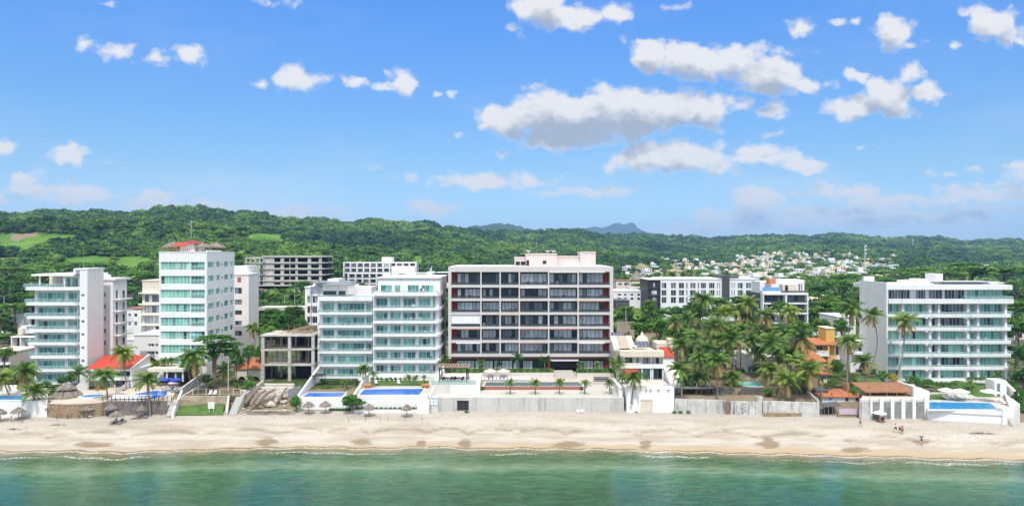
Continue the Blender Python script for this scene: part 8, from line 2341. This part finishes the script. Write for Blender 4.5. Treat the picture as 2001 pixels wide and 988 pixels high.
# ================================================================== town, road, cars, masts
def town():
    r = random.Random(44)
    kinds = []
    for k in range(8):
        wm = ['white_wall','cream_wall','white_wall','paleyellow_wall','white_wall','pale_wall','cream_wall','white_wall'][k]
        b = MB(); w, d, h = r.uniform(7,11), r.uniform(8,12), r.choice([3.2,6.2,6.2,6.8])
        b.box(-w/2,w/2,-d/2,d/2,-2,h,0); b.box(-w/2-0.1,w/2+0.1,-d/2-0.1,d/2+0.1,h+0.003,h+0.5,0)
        if k % 2 == 0: b.box(-w/2+0.5,r.uniform(-0.5,1.5),-d/2+2,d/2-1,h+0.51,h+3.2,0)
        if k % 3 == 0: b.lathe(w/4,0,[(0.7,h+0.51),(0.7,h+1.7),(0.1,h+2.0)],8,2)
        for f in range(1 if h < 4 else 2):
            n = r.choice([2,3])
            for i in range(n):
                x = -w/2+w*(i+0.5)/n; z0 = 0.9+f*3.1
                b.box(x-0.75,x+0.75,-d/2-0.06,-d/2-0.002,z0,z0+1.4,1); b.box(x-0.95,x+0.95,-d/2-0.4,-d/2-0.003,z0+1.75,z0+1.9,0)
        for s in (-1,1): b.box(s*w/2-(0.06 if s < 0 else -0.003),s*w/2+(0.06 if s > 0 else -0.003),-1,0.6,1,2.3,1)
        if k == 4: hip_roof(b,-w/2,w/2,-d/2,d/2,h+0.55,1.6,0.3,m=3)
        kinds.append(b.mesh('house',[wm,'pane_dark','pale_concrete','orange_tile']))
    pts = []
    def place(px, Y, gap):
        x = X(px, Y)
        if any(abs(x-a) < gap and abs(Y-b_) < gap*1.4 for a, b_ in pts): return False
        pts.append((x, Y)); return True
    spec = []
    for i in range(4000):
        px = r.triangular(1190, 1800, 1440); Y = r.uniform(610, 960)
        if len(spec) >= 250: break
        py = py_of(Y, gz(X(px,Y),Y))
        if px < 1290 and Y > 900: continue
        if place(px, Y, 8.5): spec.append((px, Y))
    ex = [(1575,330),(1600,350),(1590,420),(1560,440),(1640,450),(1655,480),(1720,400),(1760,380),(1700,430),(1830,420),(1795,520),(1860,900),(1925,1000),(1940,1010),(1905,820),(1985,560),(1990,250),(1212,420),(1236,450),(1204,460),(1255,470),(1870,430),(1690,520),(1780,600),(1975,420)]
    grp = 'small houses of the town on the plain'
    for i, (px, Y) in enumerate(spec+ex):
        o = bpy.data.objects.new('house', kinds[r.randrange(8)]); COL.objects.link(o)
        x = X(px, Y); o.location = (x, Y, gz(x, Y)); o.rotation_euler = (0, 0, r.uniform(-0.35,0.35)+r.choice([0,0,math.pi/2*0])); 
        s = r.uniform(0.72,1.05); o.scale = (s, s, s*r.uniform(0.9,1.1))
        setp(o, 'small pale town house on the plain below the hills', 'house', grp)
    b = MB(); n = 0
    for i in range(9000):
        px = r.triangular(1260, 1760, 1560); Y = r.uniform(960, 1420)
        if n >= 270 or (Y > 1150 and px < 1440): continue
        if not place(px, Y, 9): continue
        n += 1; x = X(px, Y); z = gz(x, Y); w, d, h = r.uniform(3,5), r.uniform(3,5), r.choice([3.4,6.4,6.6]); c = r.choice([0,0,0,1,2]); t_ = r.random()
        b.box(x-w,x+w,Y-d,Y+d,z-2,z+h,c,t_)
        if r.random() < 0.5: b.box(x-w+0.5,x+r.uniform(-1,2),Y-d+1.5,Y+d-0.5,z+h+0.01,z+h+2.7,c,t_)
        if r.random() < 0.05: hip_roof(b,x-w,x+w,Y-d,Y+d,z+h+0.3,1.6,0.3,m=4)
        for f in range(1 if h < 4 else 2):
            for k in (-0.5,0.5): b.box(x+w*k-0.8,x+w*k+0.8,Y-d-0.06,Y-d-0.003,z+0.9+f*3,z+2.4+f*3,3)
    setp(b.build('far_town',['white_wall','cream_wall','paleyellow_wall','pane_dark','orange_tile']),kind='stuff')
    # coastal road and its cars
    b = MB(); n = 60
    ring = [(-190+380*i/n, 236+4*math.sin(i*0.25)) for i in range(n+1)]
    for (xa, ya), (xb, yb) in zip(ring[:-1], ring[1:]):
        b.face([(xa,ya-4.5,gz(xa,ya-4.5)+0.12),(xb,yb-4.5,gz(xb,yb-4.5)+0.12),(xb,yb+4.5,gz(xb,yb+4.5)+0.12),(xa,ya+4.5,gz(xa,ya+4.5)+0.12)])
    setp(b.build('road','asphalt'), kind='structure')
    b = MB()
    for dy in (-0.1,):
        for (xa, ya), (xb, yb) in list(zip(ring[:-1], ring[1:]))[::2]:
            b.face([(xa,ya-0.08,gz(xa,ya)+0.13),(xb,yb-0.08,gz(xb,yb)+0.13),(xb,yb+0.08,gz(xb,yb)+0.13),(xa,ya+0.08,gz(xa,ya)+0.13)])
    setp(b.build('road_markings','white_trim'), kind='structure')
    parts = {}
    b = MB(); b.xprism([(-2.1,0.3),(2.1,0.3),(2.15,0.75),(1.3,0.92),(-1.9,0.95),(-2.15,0.8)],-0.85,0.85); parts['body'] = b
    b2 = MB(); b2.xprism([(-1.75,0.955),(0.95,0.94),(0.45,1.4),(-1.2,1.42)],-0.76,0.76); parts['cabin'] = b2
    wh = MB(); wh.tube([(-0.1,0,0),(0.1,0,0)],0.32,12)
    def car(x, y, z, rz, paint, label, group):
        t = empty('parked_car',(0,0,0),label,'car',group)
        for nm, mb, mt in (('body',parts['body'],paint),('cabin',parts['cabin'],'pane_dark')):
            o = bpy.data.objects.new(nm, mb.mesh(nm,mt)); COL.objects.link(o); o.parent = t
        for sx in (-0.8,0.8):
            for sy in (-1.3,1.35):
                o = bpy.data.objects.new('wheel', wh.mesh('wheel','rubber')); COL.objects.link(o); o.parent = t; o.location = (sx,sy,0.32)
        t.location = (x,y,z); t.rotation_euler = (0,0,rz)
    for i, (px, Y, mt, rz) in enumerate(((1213,241,'white_trim',1.6),(1228,236,'dark_grey',1.57),(1940,233,'pale_metal',1.5),(1958,236,'white_trim',1.6),(1926,238,'grey_metal',1.55),(40,233,'dark_grey',1.57),(22,196,'pale_metal',1.2),(30,238,'white_trim',1.57),(1200,233,'red_paint',1.57))):
        x = X(px,Y); car(x,Y,gz(x,Y)+0.13,rz,mt,['white car on the coastal road behind the cream villa','dark car on the coastal road behind the cream villa','silver car on the road right of the broad condominium','white car on the road right of the broad condominium','grey car on the road right of the broad condominium','dark car on the coastal road at the far left','silver car parked by the low brown block at the left edge','white car on the coastal road at the far left','red car on the coastal road beside the red and pale block'][i],'cars on the coastal road')
    t = empty('box_truck',(X(8,242),242,gz(X(8,242),242)+0.13),'white box truck on the coastal road at the left edge','truck')
    b = MB(); zz = gz(X(8,242),242)+0.13; x = X(8,242); b.box(x-3,x+2,241,243.2,zz+0.9,zz+3.4); b.build('cargo_box','white_trim',t)
    b = MB(); b.box(x+2.05,x+3.6,241.1,243.1,zz+0.5,zz+2.5); b.build('cab','pale_metal',t)
    b = MB(); b.box(x+3.605,x+3.63,241.3,242.9,zz+1.5,zz+2.3); b.build('windscreen','pane_dark',t)
    for q in (-2,2.6):
        for y_ in (241.1,243): b = MB(); b.tube([(x+q,y_-0.1,zz+0.45),(x+q,y_+0.1,zz+0.45)],0.45,12); b.build('wheel','rubber',t)
    # masts, pylon, street lamps
    for (px, pt, Y, r0, lab) in ((1690,478,460,0.35,'tall pale telecom mast rising over the trees behind the broad condominium'),):
        x = X(px,Y); zb = gz(x,Y); t = empty('telecom_mast',(x,Y,zb),lab,'mast')
        b = MB(); b.tube([(x,Y,zb-1),(x,Y,Z(pt,Y))],[r0,r0*0.7],8); b.build('pole','pale_metal',t)
        for k in range(3): b = MB(); b.box(x+0.4,x+1.2,Y-0.3,Y+0.3,Z(pt,Y)-1.5-k*2.5,Z(pt,Y)-0.2-k*2.5); b.build('antenna','pale_metal',t)
    for px, pt, Y, lab in ((232,488,700,'thin lattice pylon on the slope left of the tallest tower'),(1784,466,1900,'tiny lattice pylon on the crest at the right'),(1463,452,2100,'tiny lattice pylon on the crest beyond the town')):
        x = X(px,Y); zb = gz(x,Y); zt = Z(pt,Y); b = MB(); w = 0.9*Y/700; th = 0.09*Y/500
        for s in (-1,1): b.bar((x+s*w,Y,zb),(x+s*w*0.35,Y,zt),th)
        for k in range(6):
            z0, z1 = zb+(zt-zb)*k/6, zb+(zt-zb)*(k+1)/6; w0, w1 = w*(1-0.65*k/6), w*(1-0.65*(k+1)/6)
            b.bar((x-w0,Y,z0),(x+w1,Y,z1),th*0.7); b.bar((x+w0,Y,z0),(x-w1,Y,z1),th*0.7)
        for k in range(3): b.bar((x-w*1.6,Y,zt-1-k*(zt-zb)*0.12),(x+w*1.6,Y,zt-1-k*(zt-zb)*0.12),th)
        setp(b.build('pylon','pale_metal',None,(x,Y,zb)),lab,'pylon')
    for px, pt, Y, lab in ((8,579,262,'double armed street lamp at the left edge'),(576,562,300,'street lamp below the concrete shell, left one'),(556,577,290,'street lamp below the concrete shell, right one' if False else 'short street lamp standing by the round tree under the shell'),(446,705,158,'pale lamp post beside the round headed palm'),(1223,600,255,'street lamp on the road behind the cream villa')):
        x = X(px,Y); zb = gz(x,Y); t = empty('street_lamp',(x,Y,zb),lab,'street lamp')
        b = MB(); b.tube([(x,Y,zb-0.3),(x,Y,Z(pt,Y))],[0.11,0.07],7); b.build('pole','pale_metal',t)
        for s in ((-1,1) if px == 8 else (1,)):
            b = MB(); b.bar((x,Y,Z(pt,Y)),(x+s*1.5,Y,Z(pt,Y)+0.35),0.05); b.build('arm','pale_metal',t)
            b = MB(); b.obox((x+s*1.7,Y,Z(pt,Y)+0.37),(0.35,0,0.05),(0,0.13,0),(0,0,0.06)); b.build('lamp_head','grey_metal',t)
    x, Y = X(473*1+0,640), 640; x = X(442,640); zz = gz(x,Y)
    b = MB(); b.box(x-4,x+4,Y-3,Y+3,zz-2,zz+3); hip_roof(b,x-4,x+4,Y-3,Y+3,zz+3.2,2.2,1.0,m=1); setp(b.build('hill_cabin',['cream_wall','brown_tile'],None,(x,Y,zz)),'lone hut with a hipped roof on the wooded slope above the tallest tower','hut')
    b = MB(); Y = 245; zz = 7
    for (a, c, y_, t_, bt, mat, lab) in ((-40,60,250,612,640,'pale_concrete','long pale roadside wall at the left edge'),(1205,1240,246,628,640,'road_pale','tan roadside wall behind the cream villa'),(640,700,300,588,604,'pale_concrete','flat pale roof slab between the unfinished frame and the hillside condominium') if False else (505,596,255,600,606,'pale_concrete','long flat pale canopy over the road behind the unfinished frame')):
        b = MB(); zb2 = gz(X(a,y_),y_)-0.5 if bt > 606 else Z(bt,y_); b.box(X(a,y_),X(c,y_),y_,y_+(0.4 if bt > 606 else 8),min(zb2,Z(bt,y_)),Z(t_,y_)); setp(b.build('roadside_wall',mat,None,(X(a,y_),y_,zb2)),lab,'wall')
town()

# ================================================================== people
def person(px, py_feet, label, pose='walk', cloth='cloth_dark', top=None, facing=0.0, h=1.7, group=None, zfix=None, yfix=None):
    z = 1.2
    for _ in range(6):
        Y = YZ(py_feet, z); z = bz(X(px,Y), Y)
    if zfix is not None: z = zfix; Y = yfix
    x = X(px, Y); k = h/1.7
    t = empty('person', (x, Y, z), label, 'person', group, facing)
    if pose == 'sit':
        J = {'pelvis':(0,0,0.46),'chest':(0,0.08,0.86),'neck':(0,0.06,1.02),'head':(0,0.03,1.18),'hipL':(-.1,-.02,.46),'kneeL':(-.13,-.45,.50),'footL':(-.13,-.52,.08),'toeL':(-.13,-.66,.05),'hipR':(.1,-.02,.46),'kneeR':(.13,-.45,.50),'footR':(.13,-.50,.08),'toeR':(.13,-.64,.05),'shL':(-.2,.07,.95),'elL':(-.28,-.05,.72),'haL':(-.2,-.28,.62),'shR':(.2,.07,.95),'elR':(.28,-.05,.72),'haR':(.2,-.28,.62)}
    else:
        w = 0.24 if pose == 'walk' else 0.05
        up = 1.62 if pose == 'carry' else None
        J = {'pelvis':(0,0,.93),'chest':(0,0,1.25),'neck':(0,0,1.45),'head':(0,-.02,1.60),'hipL':(-.1,0,.90),'kneeL':(-.11,-w,.50),'footL':(-.11,-w*1.2,.08),'toeL':(-.11,-w*1.2-.16,.04),'hipR':(.1,0,.90),'kneeR':(.11,w*.4,.48),'footR':(.11,w*1.5,.10),'toeR':(.11,w*1.5-.14,.05),'shL':(-.2,0,1.40),'elL':(-.25,w*.5,1.13),'haL':(-.24,w*.2-.1,.86),'shR':(.2,0,1.40),'elR':(.27,-w*.5,1.14) if not up else (.3,-.12,1.3),'haR':(.24,-w-.1,.90) if not up else (.24,-.25,up)}
    E = [('pelvis','chest'),('chest','neck'),('neck','head'),('pelvis','hipL'),('hipL','kneeL'),('kneeL','footL'),('footL','toeL'),('pelvis','hipR'),('hipR','kneeR'),('kneeR','footR'),('footR','toeR'),('neck','shL'),('shL','elL'),('elL','haL'),('neck','shR'),('shR','elR'),('elR','haR')]
    Rr = {'pelvis':.14,'chest':.15,'neck':.06,'head':.10,'hipL':.10,'hipR':.10,'kneeL':.06,'kneeR':.06,'footL':.045,'footR':.045,'toeL':.035,'toeR':.035,'shL':.06,'shR':.06,'elL':.042,'elR':.042,'haL':.034,'haR':.034}
    names = list(J); me = bpy.data.meshes.new('body')
    me.from_pydata([tuple(c*k for c in J[n]) for n in names], [(names.index(a), names.index(b)) for a, b in E], [])
    o = bpy.data.objects.new('body', me); COL.objects.link(o); o.parent = t
    sk = o.modifiers.new('skin','SKIN'); sk.use_smooth_shade = True
    me.skin_vertices.new() if not me.skin_vertices else None
    lay = me.skin_vertices[0].data
    for i, n in enumerate(names):
        q = Rr[n]*k; lay[i].radius = (q*(1.25 if n in ('pelvis','chest') else 1), q*(0.85 if n in ('pelvis','chest') else 1)); lay[i].use_root = n == 'pelvis'
    o.modifiers.new('smooth','SUBSURF').render_levels = 1
    me.materials.append(M['skin'])
    V = lambda n: Vector(J[n])*k
    def garment(nm, chains, mat):
        b = MB()
        for pts, rad in chains: b.tube(pts, rad, 10, cap=True)
        g = bpy.data.objects.new(nm, b.mesh(nm, mat, smooth=True)); COL.objects.link(g); g.parent = t
    sh = [([V('hipL').lerp(V('kneeL'), -0.05), V('hipL').lerp(V('kneeL'), .6)], [.125*k,.10*k]), ([V('hipR').lerp(V('kneeR'), -0.05), V('hipR').lerp(V('kneeR'), .6)], [.125*k,.10*k]), ([V('pelvis')-Vector((0,0,.06))*k, V('pelvis').lerp(V('chest'), .35)], [.175*k,.165*k])]
    garment('shorts', sh, cloth)
    if top: garment('shirt', [([V('pelvis').lerp(V('chest'), .3), V('chest'), V('chest').lerp(V('neck'), .75)], [.17*k,.19*k,.12*k]), ([V('shL'), V('shL').lerp(V('elL'), .6)], [.085*k,.07*k]), ([V('shR'), V('shR').lerp(V('elR'), .6)], [.085*k,.07*k])], top)
    b = MB(); c = V('head')+Vector((0,.018,.03))*k; b.lathe(c.x, c.y, [(.118*k,c.z-.02*k),(.122*k,c.z+.03*k),(.09*k,c.z+.09*k),(.01,c.z+.125*k)], 10)
    g = bpy.data.objects.new('hair', b.mesh('hair','hair',smooth=True)); COL.objects.link(g); g.parent = t
    return t, x, Y, z
def people():
    person(1681,832,'person in dark shorts walking alone below the mauve banner','walk','cloth_dark',None,1.2)
    person(1750,850,'person in pale top and dark shorts walking left of the pair with the child','walk','cloth_dark','cloth_pale',2.0)
    person(1763,854,'tallest person of the beach group, wearing red shorts','stand','cloth_red',None,2.6)
    person(1758,851,'child in dark clothes walking between the two grown people of the beach group','walk','cloth_dark','cloth_dark',2.3,1.2)
    t, x, Y, z = person(1801,871,'person near the water carrying a grey tray of goods overhead','carry','cloth_pale','cloth_dark',1.5)
    b = MB(); b.box(x-0.45,x+0.35,Y-0.3,Y+0.3,z+1.72,z+1.8); b.box(x-0.3,x+0.2,Y-0.2,Y+0.2,z+1.802,z+1.95); setp(b.build('vendor_tray','grey_timber',None,(x,Y,z+1.72)),'grey tray of goods carried by the person near the water','tray')
    for i, (px, lab, c) in enumerate(((1717,'person in red seated under the striped white parasol','cloth_red'),(1726,'person in dark clothes seated under the striped white parasol','cloth_dark'))):
        t, x, Y, z = person(px,824,lab,'sit',c,c,0.3-0.6*i)
        b = MB(); b.box(x-0.28,x+0.28,Y-0.3,Y+0.25,z+0.33,z+0.38); b.obox((x,Y+0.3,z+0.65),(0.28,0,0),(0,0.03,0.0),(0,0.1,0.32))
        for sx in (-0.25,0.25):
            for sy in (-0.25,0.22): b.box(x+sx-0.025,x+sx+0.025,Y+sy-0.025,Y+sy+0.025,z,z+0.33)
        setp(b.build('beach_chair','cloth_red' if i else 'cloth_dark',None,(x,Y,z)),['dark folding chair holding the seated person in red','red folding chair holding the seated person in dark clothes'][i],'chair')
    Y = 146; x = X(1720.5,Y)
    for _ in range(3): Y = YZ(823, bz(x,Y)); x = X(1720.5,Y)
    parasol(x, Y+0.3, bz(x,Y), 1.35, 'white and blue beach parasol tilted over two seated people', 'white_cloth', h=2.0)
    # swimmer
    Y = YZ(921.5, 0.0); x = X(1967,Y)
    person(1967,0,'swimmer with dark hair standing chest deep in the green water','stand','cloth_dark',None,0.4,1.7,None,-1.15,Y)
    for px, py, lab in ((1925,847,'long piece of driftwood on the open sand at the right'),(1908,846,'short piece of driftwood on the open sand at the right'),(110,830,'dark clump of weed on the sand before the curved stone wall'),(28,838,'dark strip of weed on the sand at the far left'),(266,817,'small heap of weed before the purple grey wall')):
        z = 1.0
        for _ in range(4): Y = YZ(py, z); z = bz(X(px,Y),Y)
        b = MB(); r = random.Random(px)
        for k in range(14):
            a = r.gauss(0,0.5); l = r.uniform(0.4,1.3); c = Vector((X(px,Y)+r.gauss(0,0.8),Y+r.gauss(0,0.25),z+r.uniform(0.03,0.2))); d = Vector((math.cos(a),math.sin(a),r.uniform(-.1,.1)))*l/2
            b.bar(tuple(c-d),tuple(c+d),r.uniform(0.04,0.1),None,0,r.random())
        setp(b.build('driftwood','grey_timber',None,(X(px,Y),Y,z)),lab,'driftwood')
people()
def litter():
    r = random.Random(77); b = MB()
    for i in range(900):
        px = r.uniform(-20, 2020); x = X(px, 140); s = r.choice([float(cusp_s(np.array([x]))[0])+r.gauss(0,0.02), 0.86+r.gauss(0,0.05), r.uniform(0.3,1.0), 0.62+0.05*math.sin(x*0.2)+r.gauss(0,0.015)])
        y = float(water_y(x)+s*(wall_y(x)-water_y(x))); z = bz(x, y)+0.02
        l = r.uniform(0.04,0.28)*r.uniform(0.4,1.2); a = r.uniform(-1.2,1.2)
        b.bar((x-l*math.cos(a),y-l*math.sin(a),z),(x+l*math.cos(a),y+l*math.sin(a),z+r.uniform(0,0.05)),r.uniform(0.02,0.07),0.03,0,r.random())
    setp(b.build('beach_wrack','grey_timber'),kind='stuff')
litter()

# ================================================================== the wooded hills
def forest():
    src = bpy.data.collections.new('forest crowns')
    for k in range(6):
        me = crown_mesh('forest_crown', 'leaf_forest', 500+k, 20, 20, 0.15, 'dome', 0.62, crad=0.36)
        o = bpy.data.objects.new('forest_crown', me); o['kind'] = 'stuff'; src.objects.link(o)
    rs = np.random.RandomState(5)
    N = 420000
    # even spread over the land, thinned with distance as crowns are gathered into wider clumps
    u = rs.uniform(-0.83, 0.83, N); ly = rs.uniform(math.log(250), math.log(3000), N)
    y = np.exp(ly); x = u*y
    sp = np.maximum(5.6, y*0.0062)
    dens = (y*y*1.66*(math.log(3000)-math.log(250))/N)
    keep = rs.uniform(0, 1, N) < dens*1.25/(sp*sp*0.85)
    x, y, sp = x[keep], y[keep], sp[keep]
    z = ground_z(x, y); px = CX+x*F/y; py = py_of(y, z)
    yc = crest_d(px)
    ok = (y < yc*1.12) & (field_mask(px, py)+0.9*fbm(x/38, y/38, 3, 2) < 0.5)
    ok &= ~((np.abs(px-540) < 95) & (y > 330) & (y < 412)) & ~((px > 655) & (px < 880) & (y > 330) & (y < 425))
    ok &= ~((px > 1255) & (px < 1490) & (y < 330)) & ~((px > 1190) & (px < 1270) & (y > 300) & (y < 345))
    townm = (px > 1180) & (px < 1780) & (y > 560) & (y < 1430) & ~((px < 1290) & (y > 950)) & ~((y > 1160) & (px < 1440))
    ok &= ~(townm & (rs.uniform(0, 1, len(x)) < 0.74))
    ok &= ~((py > 455) & (px < 90) & (py < 490) & (rs.uniform(0, 1, len(x)) < 0.5))
    ok &= fbm(x/55, y/55, 3, 21) > -0.62
    x, y, z, sp = x[ok], y[ok], z[ok], sp[ok]
    sc_ = sp*0.78*rs.uniform(0.55, 1.0, len(x))*np.where(rs.uniform(0, 1, len(x)) < 0.18, 2.1, 1.0)
    tall = rs.uniform(0.7, 1.05, len(x))
    me = bpy.data.meshes.new('forest')
    me.vertices.add(len(x)); me.vertices.foreach_set('co', np.stack([x, y, z+sc_*0.35], -1).astype(np.float32).ravel())
    a = me.attributes.new('scl', 'FLOAT_VECTOR', 'POINT'); a.data.foreach_set('vector', np.stack([sc_, sc_, sc_*tall], -1).astype(np.float32).ravel())
    a = me.attributes.new('rot', 'FLOAT_VECTOR', 'POINT'); a.data.foreach_set('vector', np.stack([0*x, 0*x, rs.uniform(0, 6.28, len(x))], -1).astype(np.float32).ravel())
    o = bpy.data.objects.new('forest', me); COL.objects.link(o)
    setp(o, kind='stuff')
    ng = bpy.data.node_groups.new('forest', 'GeometryNodeTree')
    ng.interface.new_socket('Geometry', in_out='INPUT', socket_type='NodeSocketGeometry')
    ng.interface.new_socket('Geometry', in_out='OUTPUT', socket_type='NodeSocketGeometry')
    n = ng.nodes; gi, go = n.new('NodeGroupInput'), n.new('NodeGroupOutput')
    m2p = n.new('GeometryNodeMeshToPoints'); iop = n.new('GeometryNodeInstanceOnPoints'); ci = n.new('GeometryNodeCollectionInfo')
    ci.inputs['Collection'].default_value = src; ci.inputs['Separate Children'].default_value = True; ci.inputs['Reset Children'].default_value = True
    s1 = n.new('GeometryNodeInputNamedAttribute'); s1.data_type = 'FLOAT_VECTOR'; s1.inputs['Name'].default_value = 'scl'
    s2 = n.new('GeometryNodeInputNamedAttribute'); s2.data_type = 'FLOAT_VECTOR'; s2.inputs['Name'].default_value = 'rot'
    L = ng.links.new
    L(gi.outputs[0], m2p.inputs[0]); L(m2p.outputs[0], iop.inputs['Points']); L(ci.outputs[0], iop.inputs['Instance'])
    iop.inputs['Pick Instance'].default_value = True
    L(s2.outputs[0], iop.inputs['Rotation']); L(s1.outputs[0], iop.inputs['Scale']); L(iop.outputs[0], go.inputs[0])
    md = o.modifiers.new('crowns', 'NODES'); md.node_group = ng
    print('FOREST', len(x))
forest()

# ------------------------------------------------------------------ the air
def haze():
    m = bpy.data.materials.new('haze'); m.use_nodes = True
    nt = m.node_tree; nt.nodes.clear()
    out = nt.nodes.new('ShaderNodeOutputMaterial'); v = nt.nodes.new('ShaderNodeVolumePrincipled')
    v.inputs['Color'].default_value = (0.36, 0.62, 1.0, 1); v.inputs['Density'].default_value = 1.05e-4; v.inputs['Anisotropy'].default_value = 0.0
    nt.links.new(v.outputs[0], out.inputs['Volume'])
    M['haze'] = m
    b = MB(); b.box(-9000, 9000, -300, 9800, -24, 430)
    setp(b.build('haze', 'haze'), kind='stuff')
haze()
